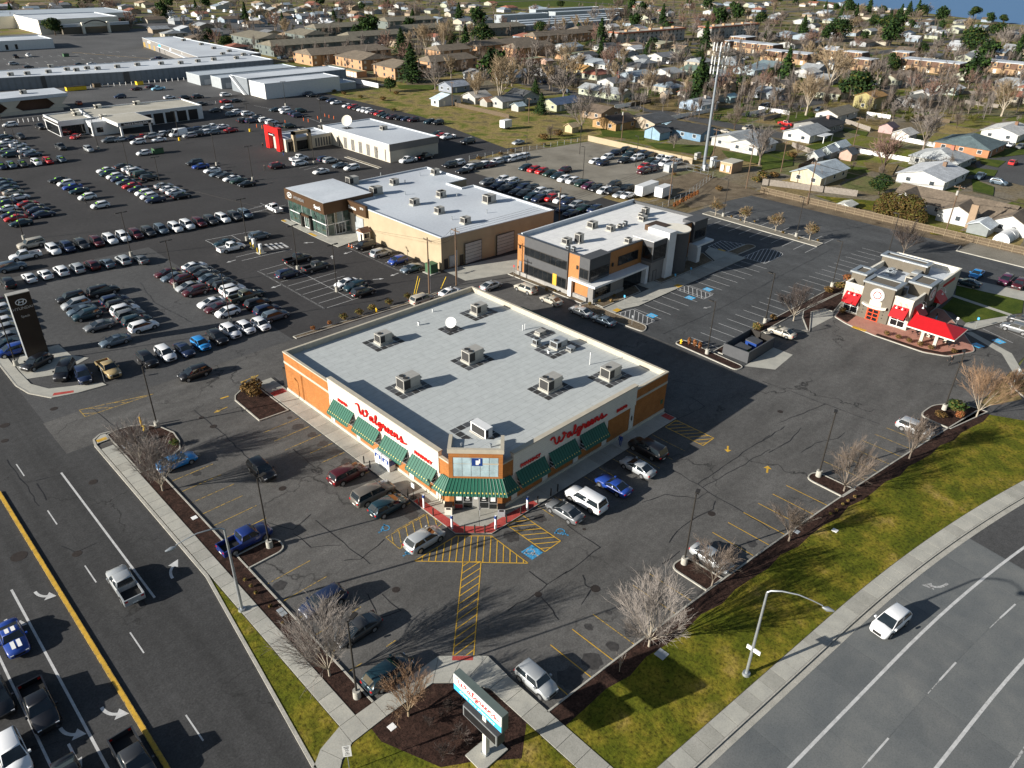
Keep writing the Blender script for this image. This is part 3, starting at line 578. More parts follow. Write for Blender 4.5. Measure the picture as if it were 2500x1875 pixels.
arrow(offlot,Z(2,1,1680,1005),math.radians(160),1.8,m_whto,.4)
for q,mm in ((rect(101.2,102.6,75.2,76.3),m_yel),(rect(119.2,120.7,74.4,75.6),m_yel),(rect(143.9,144.6,79.6,81.4),m_yel)):MB().prism(q,.13,.158).build('tactile_strip',mm,ow)
bed('gravel_bed',round_poly([(98.2,66.8),(100.8,68),(100.6,76),(100.9,81),(98.6,82),(97.4,80)],[1.2,1.2,0,0,0,0]),m_dirt)
bed('planted_bed',[(101.2,81.3),(101,78.3),(112.2,78.2),(114,81)],m_dirt);bed('planted_bed',[(119,81),(118.8,78.1),(137.2,78.1),(139.8,82.3),(137,84)],m_dirt)
bed('gravel_bed',[(99.4,101.8),(99.4,82.2),(101,82.2),(101,101.8)],m_dirt)
bed('planted_island',round_poly([(144.5,76.6),(152.8,76.6),(152.8,79),(144.5,79.2)],[0,1.2,1.2,0]),m_dirt)
bed('mulch_island',round_poly([(98,48.7),(100.1,48.5),(101,60.8),(98.7,61.1)],[1,1,1,1]),m_mulch)
bed('planted_median',[(162.7,67.5),(166,67.5),(167.3,98.5),(164.2,98.6)],m_gravel)
bed('planted_strip',[(101.2,53.2),(113.8,53.1),(127.4,52.9),(141,51.9),(172,52),(172,53.6),(113.8,54.8),(101.2,54.9)],m_mulch)
bed('mulch_bed',[(113.8,53),(120.2,48.2),(124.6,51.4),(127.3,52.6),(141,51.8),(141,50.4),(131.2,48.6),(131.2,50.3),(128,51.3),(120,47.6),(113.6,52.4)],m_mulch)
sheet('drive_thru_lane',[(120.4,48.2),(129.2,47.7),(131,48.6),(160,48.9),(160,51.6),(141,51.6),(127.3,52.5),(124.6,51.2)],.016,m_walk)
# restaurant forecourt
rp=bed('restaurant_terrace',round_poly([(129.3,47.6),(132.9,48.4),(132.9,36.4),(147.5,36.4),(147.5,35),(140.6,29.6),(134.9,25.8),(133.3,25.2),(128.2,27.6),(126.7,31),(126.9,39.3),(127.8,44.6)],[.5,0,0,0,0,0,.8,.8,1,.6,0,1]),m_pinkpave,.14)
sheet('restaurant_bed',[(127.1,39.2),(126.95,31.2),(128.3,28),(133.2,25.6),(133.4,26.6),(129,28.9),(128,31.8),(128,39.2)],.148,m_mulch)
sheet('restaurant_bed',[(129.6,47.4),(132.6,48.0),(132.6,45),(128.4,44.8)],.148,m_mulch)
MB().prism(rect(127.1,127.9,41,43.4),.12,.156).build('tactile_strip',m_yel,rp)
sheet('restaurant_lawn',[(147.7,35.6),(155.6,36),(154,26),(144.6,30.3),(147.6,33.6)],.1,m_lawn);sheet('restaurant_lawn',[(156.6,36.1),(162.3,37.8),(164,26.2),(157,24.6),(154.9,26)],.1,m_lawn)
rw=sheet('restaurant_walk',[(155.5,37),(156.7,37),(155,25.6),(156,23.9),(141.2,28.6),(141.0,29.8),(144.5,30.2),(153.9,25.9)],.14,m_walk)
sheet('drive_lane',[(156,36.6),(162.2,38),(168,38),(170,24),(164.2,26),(162.4,37.6)],.016,m_walk)
sheet('concrete_strip',[(140.4,29),(141.6,28.4),(137.6,20.8),(129.9,16.6),(128.6,17.6),(136.2,21.9)],.014,m_walk)
zs(lot,[(3,1,1865,1185,2120,1305),(3,1,1970,1160,2212,1260)],.1,m_wht)
for p in (Z(3,1,1820,1325),Z(3,1,2000,1290)):wheelchair(lot,p,math.radians(160),1.3,m_wht,m_signb,.012)
struct(MB().prism([(184.2,45),(184,24),(184.25,24),(184.45,45)],-.02,.15).build('kerb',m_kerb));struct(MB().prism([(184.2,45),(188.5,45.6),(188.5,45.8),(184.2,45.25)],-.02,.15).build('kerb',m_kerb))
sheet('gravel_verge',[(184.4,24),(192.5,24),(193,45),(184.5,45)],.03,m_gravel)
# ------------------------------------------------------------------ building helpers (parts are given in world metres)
def wp(mb,name,mats,par,smooth=None):
    return mb.build(name,mats,par,tuple(-Vector(par.location)) if par.data is None else None,smooth=smooth)
def wtext(name,body,size,m,par,loc,rot,depth=.03,**k):
    o=put_text(name,body,size,m,par,Vector(loc)-(Vector(par.location) if par.data is None else Vector()),rot,depth,**k);return o
def shell(root,poly,h,wall,roofm,par=.5,t=.3,cap=None,z0=0,names=('wall','roof','parapet')):
    n=len(poly);a=sum(poly[i][0]*poly[(i+1) % n][1]-poly[(i+1) % n][0]*poly[i][1] for i in range(n))
    if a<0:poly=poly[::-1]
    inn=off(poly,t);b=MB()
    for i in range(n):
        j=(i+1) % n;b.face([(*poly[i],z0),(*poly[j],z0),(*poly[j],h),(*poly[i],h)])
    w=wp(b,names[0],wall,root)
    b=MB();b.face([(*p,h-par) for p in inn]);rf=wp(b,names[1],roofm,root)
    b=MB();o2=off(poly,-.05);i2=off(poly,t+.03)
    for i in range(n):
        j=(i+1) % n;A,B,C,D=o2[i],o2[j],i2[j],i2[i];z=h+.06
        b.face([(*A,h-.12),(*B,h-.12),(*B,z),(*A,z)]);b.face([(*A,z),(*B,z),(*C,z),(*D,z)]);b.face([(*D,z),(*C,z),(*C,h-par),(*D,h-par)])
    wp(b,names[2],cap or m_kerb,root);return w,rf
def pane(root,side,k,a0,a1,z0,z1,m,name='window',d=.05,frame=None,fw=.07):
    """flat box on a wall: side 'W' lies on plane x=k, side 'S' on plane y=k; proud by d, with an optional frame around it"""
    def bx(b,a,c,e,f,dd):b.box(k-dd,k,a,c,e,f) if side=='W' else b.box(a,c,k-dd,k,e,f)
    b=MB();bx(b,a0,a1,z0,z1,d);o=wp(b,name,m,root)
    if frame:
        b=MB()
        for q in ((a0-fw,a1+fw,z0-fw,z0),(a0-fw,a1+fw,z1,z1+fw),(a0-fw,a0,z0,z1),(a1,a1+fw,z0,z1)):bx(b,*q,d+.03)
        wp(b,'frame',frame,o)
    return o
def rows(root,side,k,a0,a1,z0,z1,nc,nr,m,fm,fw=.06,d=.04,name='window'):
    """glazed opening split into separate panes by mullions"""
    def bx(b,a,c,e,f,dd,d0=0):b.box(k-dd,k-d0,a,c,e,f) if side=='W' else b.box(a,c,k-dd,k-d0,e,f)
    b=MB();bx(b,a0-fw,a1+fw,z0-fw,z1+fw,d);o=wp(b,name,fm,root);pw,ph=(a1-a0)/nc,(z1-z0)/nr
    for i in range(nc):
        for j in range(nr):
            b=MB();bx(b,a0+i*pw+fw/2,a0+(i+1)*pw-fw/2,z0+j*ph+fw/2,z0+(j+1)*ph-fw/2,d+.02);wp(b,'pane',m,o)
    return o
def roof_unit(loc,w,d,h,label,group=None,fans=1,rz=0,m=None,hood=True,base=.3):
    t=thing('rooftop_unit',label,'air conditioner',loc,rz,group)
    MB().box(-w/2-.12,w/2+.12,-d/2-.12,d/2+.12,0,base).build('curb',m_kerb,t)
    b=MB();b.box(-w/2,w/2,-d/2,d/2,base,base+h);b.box(-w/2-.03,w/2+.03,-d/2-.03,d/2+.03,base+h-.06,base+h+.02);b.build('cabinet',m or m_unit,t)
    for i in range(fans):
        y=(i-(fans-1)/2)*min(d/fans,.95);x=-w*.27 if fans>1 or w>1.5 else 0
        b=MB();b.cyl(x,y,base+h+.02,base+h+.11,.34,n=14);f=b.build('fan',m_unitd,t)
    b=MB();b.box(-w/2-.025,-w/2,-d*.42,d*.42,base+.1,base+h-.15);b.build('coil',m_unitd,t)
    b=MB();b.box(-w*.46,-w*.1,-d/2-.025,-d/2,base+.1,base+h-.15);b.build('coil',m_unitd,t)
    if hood:
        b=MB();b.mesh([(w/2,-d*.4,base+h*.95),(w/2,d*.4,base+h*.95),(w/2+.5,d*.4,base+h*.55),(w/2+.5,-d*.4,base+h*.55),(w/2,d*.4,base+h*.4),(w/2,-d*.4,base+h*.4)],[(0,3,2,1),(0,5,3),(1,2,4),(2,3,5,4)]);b.build('intake_hood',m or m_unit,t)
    return t
def catmull(P,k=4):
    P=[Vector(p) for p in P];out=[]
    for i in range(len(P)-1):
        a,b,c,d=P[max(i-1,0)],P[i],P[i+1],P[min(i+2,len(P)-1)]
        for j in range(k):
            t=j/k;out.append(.5*((2*b)+(c-a)*t+(2*a-5*b+4*c-d)*t*t+(3*b-3*c+d-a)*t*t*t))
    return out+[P[-1]]
def script_word():
    """the shop name as one running pen stroke, in letter units"""
    S=[(-.35,1.5),(-.1,1.75),(.2,1.75),(.33,1.3),(.4,.6),(.62,.1),(.92,.3),(1.08,.9),(1.05,1.25),(.95,.95),(1.05,.4),(1.3,.1),(1.6,.3),(1.85,.9),(1.88,1.5),(1.68,1.65),(1.62,1.4),(1.85,1.22),(2.15,1.2)]
    a=[(2.82,.85),(2.6,.98),(2.38,.75),(2.36,.3),(2.55,.08),(2.78,.35),(2.87,.95),(2.86,.35),(3.0,.07),(3.2,.2),(3.5,.9),(3.64,1.6),(3.52,1.88),(3.42,1.5),(3.43,.5),(3.56,.08),(3.75,.15),(3.92,.35)]
    g=[(4.42,.85),(4.2,.98),(3.98,.75),(3.98,.3),(4.16,.1),(4.38,.4),(4.47,.95),(4.46,.1),(4.33,-.6),(4.08,-.72),(4.02,-.45),(4.35,-.05),(4.66,.3),(4.82,.8),(4.86,1.12),(4.98,.92),(5.18,.9),(5.17,.4),(5.26,.1),(5.45,.15)]
    e=[(0,.15),(.3,.5),(.4,.85),(.26,1.0),(.1,.72),(.1,.28),(.3,.06),(.62,.2)]
    E1=[(5.45+x,y) for x,y in e];E2=[(6.07+x,y) for x,y in e]
    n=[(6.69,.2),(6.85,.75),(6.92,.95),(6.93,.1),(7.0,.55),(7.2,.95),(7.36,.8),(7.36,.3),(7.48,.07),(7.7,.25),(7.95,.75),(8.05,1.1),(8.12,.75),(8.3,.35),(8.2,.08),(7.95,.1),(8.2,.05),(8.6,.15),(9.0,.28)]
    return [S,a,g+E1[1:]+E2[1:]+n[1:]]
def script_sign(par,loc,rot,width,m,name='lettering',r=.1,flat=.5):
    s=width/9.35;b=MB()
    for st in script_word():
        P=catmull([(x+.35,y*.62,0) for x,y in st],4);b.tube([(p.x*s-width/2,p.y*s-.35*s,0) for p in P],r*s,6,cap=True)
    o=b.build(name,m,par,Vector(loc)-(Vector(par.location) if par.data is None else Vector()));o.rotation_euler=rot;return o
# ------------------------------------------------------------------ drugstore
ds=thing('drugstore','brick and white drugstore with green awnings, glazed corner entrance and flat grey roof','shop',(61.5,70,0))
PX0,PX1,PY0,PY1=43.65,79.6,49.4,90.2
poly=[(PX0,PY1),(PX0,53.7),(47.95,PY0),(PX1,PY0),(PX1,PY1)]
wall,roof=shell(ds,poly,6.45,m_brick,m_roofw,.75,.32,m_tan)
# white upper fronts, parapet returns
def upper(side,a0,a1,m):
    b=MB()
    if side=='W':b.box(PX0-.1,PX0+.42,a0,a1,4.1,7.02)
    else:b.box(a0,a1,PY0-.1,PY0+.42,4.1,7.02)
    o=wp(b,'front_panel',m,ds);b=MB()
    if side=='W':b.box(PX0-.16,PX0+.5,a0-.05,a1+.05,7.02,7.17)
    else:b.box(a0-.05,a1+.05,PY0-.16,PY0+.5,7.02,7.17)
    wp(b,'coping',m_tan,o);return o
fw_=upper('W',55.4,78.4,m_block);fs_=upper('S',49.6,72.5,m_block)
for a in (78.05,72.1,66.3,60.75,55.6):wp(MB().box(PX0-.09,PX0,a-.45,a+.45,.55,4.1),'pilaster',m_block,ds)
for a in (49.85,55.1,60.7,66.3,71.9):wp(MB().box(a-.45,a+.45,PY0-.09,PY0,.55,4.1),'pilaster',m_block,ds)
wp(MB().box(PX0-.14,PX0,53.8,90.25,0,.55),'plinth',m_stone,ds);wp(MB().box(48,79.65,PY0-.14,PY0,0,.55),'plinth',m_stone,ds)
wp(MB().box(PX0-.06,PX0,78.4,90.25,4.65,5.0),'stone_band',m_tan,ds);wp(MB().box(72.5,79.65,PY0-.06,PY0,4.65,5.0),'stone_band',m_tan,ds)
def awning(side,a0,a1,zt=4.35,zb=2.78,pr=1.25):
    k=PX0-.1 if side=='W' else PY0-.1
    def P(a,out,z):return (k-out,a,z) if side=='W' else (a,k-out,z)
    b=MB();b.face([P(a0,.02,zt),P(a1,.02,zt),P(a1,pr,zb),P(a0,pr,zb)]);b.face([P(a0,.02,zt-.06),P(a0,pr,zb-.06),P(a1,pr,zb-.06),P(a1,.02,zt-.06)]);b.face([P(a0,pr,zb),P(a1,pr,zb),P(a1,pr,zb-.12),P(a0,pr,zb-.12)])
    o=wp(b,'awning',m_green,ds);n=int((a1-a0)/.42);b=MB();g=MB()
    for i in range(n+1):
        a=a0+(a1-a0)*i/n;w=.035
        b.mesh([P(a-w,.02,zt+.005),P(a+w,.02,zt+.005),P(a+w,pr,zb+.005),P(a-w,pr,zb+.005),P(a-w,.02,zt+.07),P(a+w,.02,zt+.07),P(a+w,pr,zb+.07),P(a-w,pr,zb+.07)],[(4,5,6,7),(0,4,7,3),(1,2,6,5),(2,3,7,6)])
        if i<n:
            a+=(a1-a0)/n/2;u=.8;v=.86;f=lambda q:(.02+(pr-.02)*q,zt+(zb-zt)*q+.02)
            (o1,z1),(o2,z2)=f(u),f(v);g.face([P(a-.055,o1,z1),P(a+.055,o1,z1),P(a+.055,o2,z2),P(a-.055,o2,z2)])
    s=wp(b,'standing_seams',m_greend,o);s['kind']='stuff';s=wp(g,'gold_badges',m_gold,o);s['kind']='stuff'
    for a in (a0+.05,a1-.05):
        b=MB();b.tube([P(a,.02,zb+.1),P(a,pr,zb-.05)],.045,5);b.tube([P(a,.02,zt-.1),P(a,.02,zb-.2)],.045,5);b.tube([P(a,.02,zb+.55),P(a,pr*.6,zb+.5)],.035,5);wp(b,'bracket',m_white,o)
    pane(ds,side,k+.08,a0+.35,a1-.35,2.0,3.75,m_glass,'window',.03,m_alu)
for a0,a1 in ((72.55,77.3),(66.85,71.55),(61.2,65.8),(55.75,60.3)):awning('W',a0,a1)
for a0,a1 in ((49.95,54.7),(55.5,60.2),(61.1,65.8)):awning('S',a0,a1)
# red lettering
script_sign(fw_,(PX0-.22,66.55,5.45),FACE_W,10.6,m_red,r=.1);script_sign(fs_,(60.9,PY0-.22,5.55),FACE_S,10.6,m_red,r=.1)
wtext('lettering','PHOTO',.62,m_red,fw_,(PX0-.2,75,4.85),FACE_W,.06,bold=.02);wtext('lettering','PHARMACY',.62,m_red,fw_,(PX0-.2,58.15,4.9),FACE_W,.06,bold=.02)
wtext('lettering','PHARMACY',.62,m_red,fs_,(52.3,PY0-.2,4.9),FACE_S,.06,bold=.02);wtext('lettering','PHOTO',.62,m_red,fs_,(69.35,PY0-.2,4.9),FACE_S,.06,bold=.02)
# corner tower (45 degrees): local frame u along the front, v into the building
TO=Vector((43.58,53.62,0));TU=Vector((47.93-43.58,49.33-53.62,0)).normalized();TV=Vector((-TU.y,TU.x,0));TL=6.1
def tp(u,v,z):p=TO+TU*u+TV*v;return (p.x,p.y,z)
def tbox(b,u0,u1,v0,v1,z0,z1):b.mesh([tp(u0,v0,z0),tp(u1,v0,z0),tp(u1,v1,z0),tp(u0,v1,z0),tp(u0,v0,z1),tp(u1,v0,z1),tp(u1,v1,z1),tp(u0,v1,z1)],[(0,3,2,1),(4,5,6,7),(0,1,5,4),(1,2,6,5),(2,3,7,6),(3,0,4,7)])
b=MB();tbox(b,0,TL,.02,2.75,4.4,4.62);tbox(b,0,.46,-.0,2.75,4.62,7.9);tbox(b,TL-.46,TL,0,2.75,4.62,7.9);tbox(b,.46,TL-.46,0,2.75,7.28,7.9);tbox(b,.46,TL-.46,2.5,2.75,4.62,7.28);tw=wp(b,'entrance_tower',m_brick,ds)
b=MB();tbox(b,.46,TL-.46,.06,.1,4.62,7.28);gl=wp(b,'tower_glazing',m_alu,ds)
for i in range(5):
    for j in range(3):
        u0=.5+i*1.02;z0=4.66+j*.87;b=MB();tbox(b,u0+.03,u0+.99,.03,.07,z0+.03,z0+.84);wp(b,'pane',m_glassb,gl)
b=MB();tbox(b,2.6,3.8,.012,.03,6.15,7.2);wp(b,'blue_poster',m_navy,gl);b=MB();tbox(b,3.05,3.4,.004,.012,6.3,6.9);tbox(b,3.4,3.55,.004,.012,6.5,7.1);wp(b,'poster_mark',m_signw,gl)
b=MB();tbox(b,-.12,TL+.12,-.12,.25,7.9,8.45);tbox(b,-.12,.3,.25,2.9,7.9,8.45);tbox(b,TL-.3,TL+.12,.25,2.9,7.9,8.45);wp(b,'cornice',m_tan,tw)
b=MB();tbox(b,.3,TL-.3,.25,2.75,7.85,7.93);wp(b,'tower_roof',m_roofw,tw)
for u in (1.4,4.7):b=MB();p=tp(u,1.2,0);b.cyl(p[0],p[1],7.93,8.25,.09,n=8);b.cyl(p[0],p[1],8.25,8.4,.15,n=8);wp(b,'roof_vent',m_galv,tw)
# entrance canopy: three green slopes
def slope(q,name='awning'):
    b=MB();b.face(q);o=wp(b,name,m_green,ds);b=MB();g=MB();A,B,C,D=[Vector(v) for v in q];n=max(3,int((C-D).length/.42));nn=(B-A).cross(D-A).normalized()
    if nn.z<0:nn=-nn
    for i in range(n+1):
        f=i/n;lo=D+(C-D)*f;hi=lo+(A-D).dot((A-D).normalized())*Vector((0,0,0));up=(A+(B-A)*f)
        b.tube([up+nn*.02,lo+nn*.02],.04,4)
        if i<n:
            f=(i+.5)/n;lo=D+(C-D)*f;up=A+(B-A)*f;w=(C-D).normalized()*.055;p0=up+(lo-up)*.76+nn*.02;p1=up+(lo-up)*.84+nn*.02;g.face([p0-w,p0+w,p1+w,p1-w])
    s=wp(b,'standing_seams',m_greend,o);s['kind']='stuff';s=wp(g,'gold_badges',m_gold,o);s['kind']='stuff';return o
pl,pr_=(43.5,54.75,4.45),(49.0,49.28,4.45);a0,a1=tp(.05,-.03,4.45),tp(TL-.05,-.03,4.45);e0,e1=(42.2,53.1,2.85),(47.35,47.9,2.85);s0,s1=(42.2,55.2,2.85),(49.5,47.9,2.85)
slope([a0,a1,e1,e0]);slope([pl,a0,e0,s0]);slope([a1,pr_,s1,e1])
for u in (.0,TL-.55):
    b=MB();tbox(b,u,u+.55,-.22,.0,.5,3.2);o=wp(b,'entrance_pier',m_brick,ds);b=MB();tbox(b,u-.04,u+.59,-.27,.0,0,.55);wp(b,'pier_base',m_stone,o)
b=MB();tbox(b,.5,TL-.5,-.07,.0,.02,3.0);en=wp(b,'entrance_doors',m_alu,ds)
for u0,u1,z0,z1,mm in ((.62,1.5,.8,2.9,m_glass),(.62,1.5,.15,.7,m_redpave),(1.62,2.6,.25,1.0,m_glass),(1.62,2.6,1.1,2.9,m_glass),(2.72,3.38,.2,2.9,m_unit),(3.5,4.48,.25,1.0,m_glass),(3.5,4.48,1.1,2.9,m_glass),(4.6,5.48,.15,.8,m_glass),(4.6,5.48,.9,2.9,m_glass)):
    b=MB();tbox(b,u0,u1,-.1,-.07,z0,z1);wp(b,'pane',mm,en)
for u in (1.95,3.83):b=MB();tbox(b,u,u+.3,-.112,-.1,1.6,1.85);tbox(b,u-.1,u+.4,-.112,-.1,1.35,1.42);wp(b,'door_sticker',m_signw,en)
for u0,u1,z0,z1 in ((.72,1.4,1.3,2.3),(4.75,5.3,1.2,2.3),(2.85,3.25,1.5,2.0)):b=MB();tbox(b,u0,u1,-.115,-.1,z0,z1);wp(b,'poster',m_signw,en)
pane(ds,'S',PY0,67.0,71.3,.55,4.45,m_brick,'brick_panel',.04);pane(ds,'S',PY0-.07,71.75,72.05,1.9,2.6,m_signw,'notice',.02);pane(ds,'S',PY0,78.6,79.1,1.6,2.3,m_grn,'notice',.03)
for y in (78.8,73.1,67.2,62,56.2):wp(MB().tube([(PX0-.12,y-.62,.3),(PX0-.12,y-.62,4)],.05,5),'downpipe',m_tan,ds)
wp(MB().box(PX0+.3,PX0+1.3,PY1,PY1+1.6,0,3.1),'rear_gate',m_dk,ds)
wp(MB().tube([(PX0-.12,85.6,.2),(PX0-.12,85.6,4.4)],.05,5),'downpipe',m_brick,ds)
# drive-through canopy at the back
wp(MB().prism([(79.6,74),(84.3,74),(84.3,82.5),(79.6,82.5)],3.1,3.4,0,bottom=True),'canopy',m_greend,ds)
b=MB();b.mesh([(79.6,73.6,3.4),(84.7,73.6,3.4),(84.7,82.9,3.4),(79.6,82.9,3.4),(79.6,76,5.2),(82,76,5.2),(82,80.5,5.2),(79.6,80.5,5.2)],[(0,1,5,4),(1,2,6,5),(2,3,7,6),(4,5,6,7)]);cr=wp(b,'canopy_roof',m_green,ds)
b=MB()
for i in range(20):b.tube([(84.7,73.8+.47*i,3.43),(82,76+.236*i,5.23)],.04,4)
for i in range(10):b.tube([(79.8+.5*i,73.6,3.43),(79.8+.22*i,76,5.23)],.04,4)
s=wp(b,'standing_seams',m_greend,cr);s['kind']='stuff'
for x,y in ((83.9,74.4),(83.9,82)):wp(MB().box(x-.3,x+.3,y-.3,y+.3,0,3.1),'canopy_post',m_brick,ds)
for y in (88.6,80.2,72,64):wp(MB().box(PX1-.36,PX1-.3,y,y+.1,5.7,6.45),'scupper',m_galv,ds)
for x in (46.8,55,63.6,71.8):wp(MB().tube([(x,PY1-.36,5.7),(x,PY1-.36,6.4)],.06,5),'scupper',m_galv,ds)
RZ=5.71
def pads(cx,cy,w,d,skip=None,mm=None):
    n,k=round((w+2.2)/1.02),round((d+2.2)/1.02)
    for i in range(n):
        for j in range(k):
            x,y=cx+(i-(n-1)/2)*1.02,cy+(j-(k-1)/2)*1.02
            if abs(x-cx)<w/2-.1 and abs(y-cy)<d/2-.1:continue
            MB().box(-.44,.44,-.44,.44,0,.03).build('roof_pad',mm or m_chr if rnd.random()<.6 else m_unitd,roof,(x,y,RZ-.005))
US='grey twin-fan air conditioner with intake hood on the drugstore roof'
for x,y,w,d,h,f,lb in ((56.8,84.3,2.1,1.5,1.25,1,'small single-fan air conditioner by the street-end parapet of the drugstore roof'),(74.3,82.6,2.1,1.5,1.25,1,'single-fan air conditioner at the back corner of the drugstore roof'),(62.8,71.2,2.7,1.7,1.5,2,'large twin-fan air conditioner in the middle of the drugstore roof'),(51.4,71.2,2.7,1.7,1.5,2,'twin-fan air conditioner behind the script sign on the sunlit drugstore front'),(65.2,58.2,2.7,1.7,1.5,2,'twin-fan air conditioner behind the shaded drugstore front'),(73.6,54.8,2.5,1.7,1.4,1,'air conditioner with louvred hood at the shaded end of the drugstore roof')):
    roof_unit((x,y,RZ),w,d,h,lb,'air conditioners on the drugstore roof',f);pads(x,y,w+.3,d+.3)
roof_unit((75,65.8,RZ),2.2,1.5,.95,'low blue-grey condenser beside smaller boxes on the drugstore roof',None,1,0,m_sheds,False,.25);pads(74.6,65.6,3.6,1.9)
roof_unit((73.0,68.4,RZ),.9,.9,.85,'small blue-grey condenser next to the low condenser on the drugstore roof',None,1,0,m_sheds,False,.2);roof_unit((75.5,63.8,RZ),1.,.9,.5,'squat metal box near the low condenser on the drugstore roof',None,0,0,m_galv,False,.1)
roof_unit((76.1,70.6,RZ),1.3,1,.35,'flat roof hatch fan near the drive-through edge of the drugstore roof',None,0,0,m_unit,False,.2);pads(76.1,70.6,1.5,1.2)
roof_unit((51,56.3,RZ),1.1,2.7,1.3,'plain white box unit behind the drugstore entrance tower',None,0,0,m_white,False,.15);pads(50.6,57,1.4,2.6)
dn=thing('satellite_dish','white round satellite dish on the drugstore roof','dish',(67.0,80.9,RZ))
MB().cyl(0,0,0,1.0,.06,n=8).build('mast',m_galv,dn);MB().box(-.7,.7,-.7,.7,0,.08).build('foot',m_unitd,dn)
def dishmesh(r,dep,n=20):
    b=MB();R=[(r*k/4,dep*(k/4)**2) for k in range(5)];V=[(rr*math.cos(2*math.pi*j/n),rr*math.sin(2*math.pi*j/n),zz) for rr,zz in R for j in range(n)]
    b.mesh(V,[(i*n+j,i*n+(j+1) % n,(i+1)*n+(j+1) % n,(i+1)*n+j) for i in range(4) for j in range(n)]);return b
o=dishmesh(.85,.16).build('reflector',m_signw,dn,(0,0,1.15),smooth=60);o.rotation_euler=(math.radians(55),0,math.radians(-55));pads(67,80.9,1.3,1.2)
for n_,(x,y,h,r) in (('mushroom vent with a wide cap near the street end of the drugstore roof',(64.3,85.4,.55,.16)),('pair of thin white vent pipes on the drugstore roof',(75,73.3,.95,.06)),('tall white vent pipe standing alone on the drugstore roof',(74.2,59,2.0,.06)),('small silver vent cap by the low condenser on the drugstore roof',(72.4,65.3,.5,.2)),('short antenna mount near the back of the drugstore roof',(69,87.8,.5,.1))):
    o=MB().cyl(x,y,RZ,RZ+h,r,n=8);o.cyl(x,y,RZ+h*.8,RZ+h,r*1.5,r*1.1,n=8)
    if 'pair' in n_:o.cyl(x+.5,y,RZ,RZ+h,r,n=8)
    tag(o.build('roof_vent',m_white),n_,'vent')
# ------------------------------------------------------------------ car dealership with brown fascia
m_roofD=m_roofwh
dl=thing('dealership','beige car dealership with brown fascia showroom and white flat roof','building',(105,130,0))
mp=[(90.9,112.2),(121.6,110.2),(121.6,137.0),(117.9,137.0),(117.9,142.3),(124,142.3),(124,158),(97.6,158),(97.6,144.4),(90.9,144.4)]
w_,rD=shell(dl,mp,6.8,m_beige,m_roofD,.3,.25,m_roofwh)
wp(MB().prism([(84.6,144.6),(97.4,144.6),(97.4,160.2),(84.6,160.2)],0,.12),'showroom_floor',m_walk,dl)
fa=[(84.2,144.3),(90.75,144.3),(97.5,144.45),(97.5,161.0),(84.2,161.0)];b=MB();b.prism(fa,5.2,7.7);b.face([(*p,5.2) for p in fa[::-1]]);fas=wp(b,'fascia',m_bronze,dl)
b=MB();b.prism(off(fa,.25),7.7,7.74);wp(b,'showroom_roof',m_roofD,dl);wp(MB().box(90.3,90.9,137.2,144.2,4.9,7.5),'service_fascia',m_bronze,dl)
wp(MB().box(90.9,97.4,144.7,160,.12,5.2),'showroom_back_wall',m_inner,dl)
for i in range(8):rows(dl,'W',84.75,144.9+1.98*i,144.9+1.98*i+1.9,.2,5.15,1,2,m_glassg,m_alu,.07,.05) if i not in (3,4) else None
rows(dl,'W',84.75,150.9,154.6,2.9,5.15,2,1,m_glassg,m_alu,.07,.05);b=MB()
for y in (150.5,154.3):wp(MB().box(84.1,84.9,y,y+.6,.12,3.3),'portal_post',m_dk,dl)
wp(MB().box(84.1,84.9,150.5,154.9,2.85,3.3),'portal_head',m_bronze,dl);rows(dl,'W',84.72,151.5,153.9,.2,2.7,3,1,m_glassg,m_signw,.1,.04,'door')
for i in range(3):rows(dl,'S',144.62,85+2*i,86.9+2*i,2.75,5.15,1,1,m_glassg,m_alu,.07,.05)
rows(dl,'S',144.62,85,86.6,.2,2.6,1,1,m_glassg,m_alu,.07,.05);rows(dl,'S',144.62,87,89.4,.2,2.6,3,1,m_glass,m_signw,.1,.06,'door');rows(dl,'S',144.62,89.7,90.7,.2,2.6,1,1,m_glassg,m_alu,.07,.05)
wp(MB().box(84.62,84.8,144.55,160,2.62,2.8),'transom_rail',m_white,dl)
def oval_mark(par,loc,rot,s,m,name='emblem'):
    b=MB();P=[(s*1.0*math.cos(i/20*6.2832),s*.62*math.sin(i/20*6.2832),0) for i in range(21)];b.tube(P,s*.09,5)
    for x0,x1 in ((-.55,-.25),(.25,.55)):b.tube([(s*x0,-s*.42,0),(s*x1,s*.42,0)],s*.1,5)
    b.tube([(-s*.42,-s*.06,0),(s*.42,s*.08,0)],s*.09,5)
    o=b.build(name,m,par,Vector(loc)-(Vector(par.location) if par.data is None else Vector()));o.rotation_euler=rot;return o
oval_mark(fas,(84.12,158.6,6.55),FACE_W,.95,m_signw);wtext('lettering','HYUNDAI',1.0,m_alu,fas,(84.12,154.6,6.45),FACE_W,.05);wtext('lettering','Speck',1.15,m_signw,fas,(84.12,146.8,6.35),FACE_W,.05,bold=.02)
sf=[o for o in dl.children if o.name.startswith('service_fascia')][0]
wtext('lettering','Service',1.0,m_signw,sf,(90.25,142.3,6.1),FACE_W,.05,bold=.02);wtext('lettering','2910',.65,m_signw,sf,(90.25,138.6,6.7),FACE_W,.05)
wp(MB().box(90.75,90.9,139.2,142.4,.1,4.2),'garage_door',m_sheds,dl);pane(dl,'W',90.9,142.6,144.2,.1,5,m_pgrey,'wall_panel',.06)
for x0,x1,z1 in ((96.6,101.1,4.4),(105,110,4.4)):rows(dl,'S',112.16-(x1-90.9)*.065,x0,x1,.1,z1,1,6,m_sheds,m_dk,.08,.06,'garage_door')
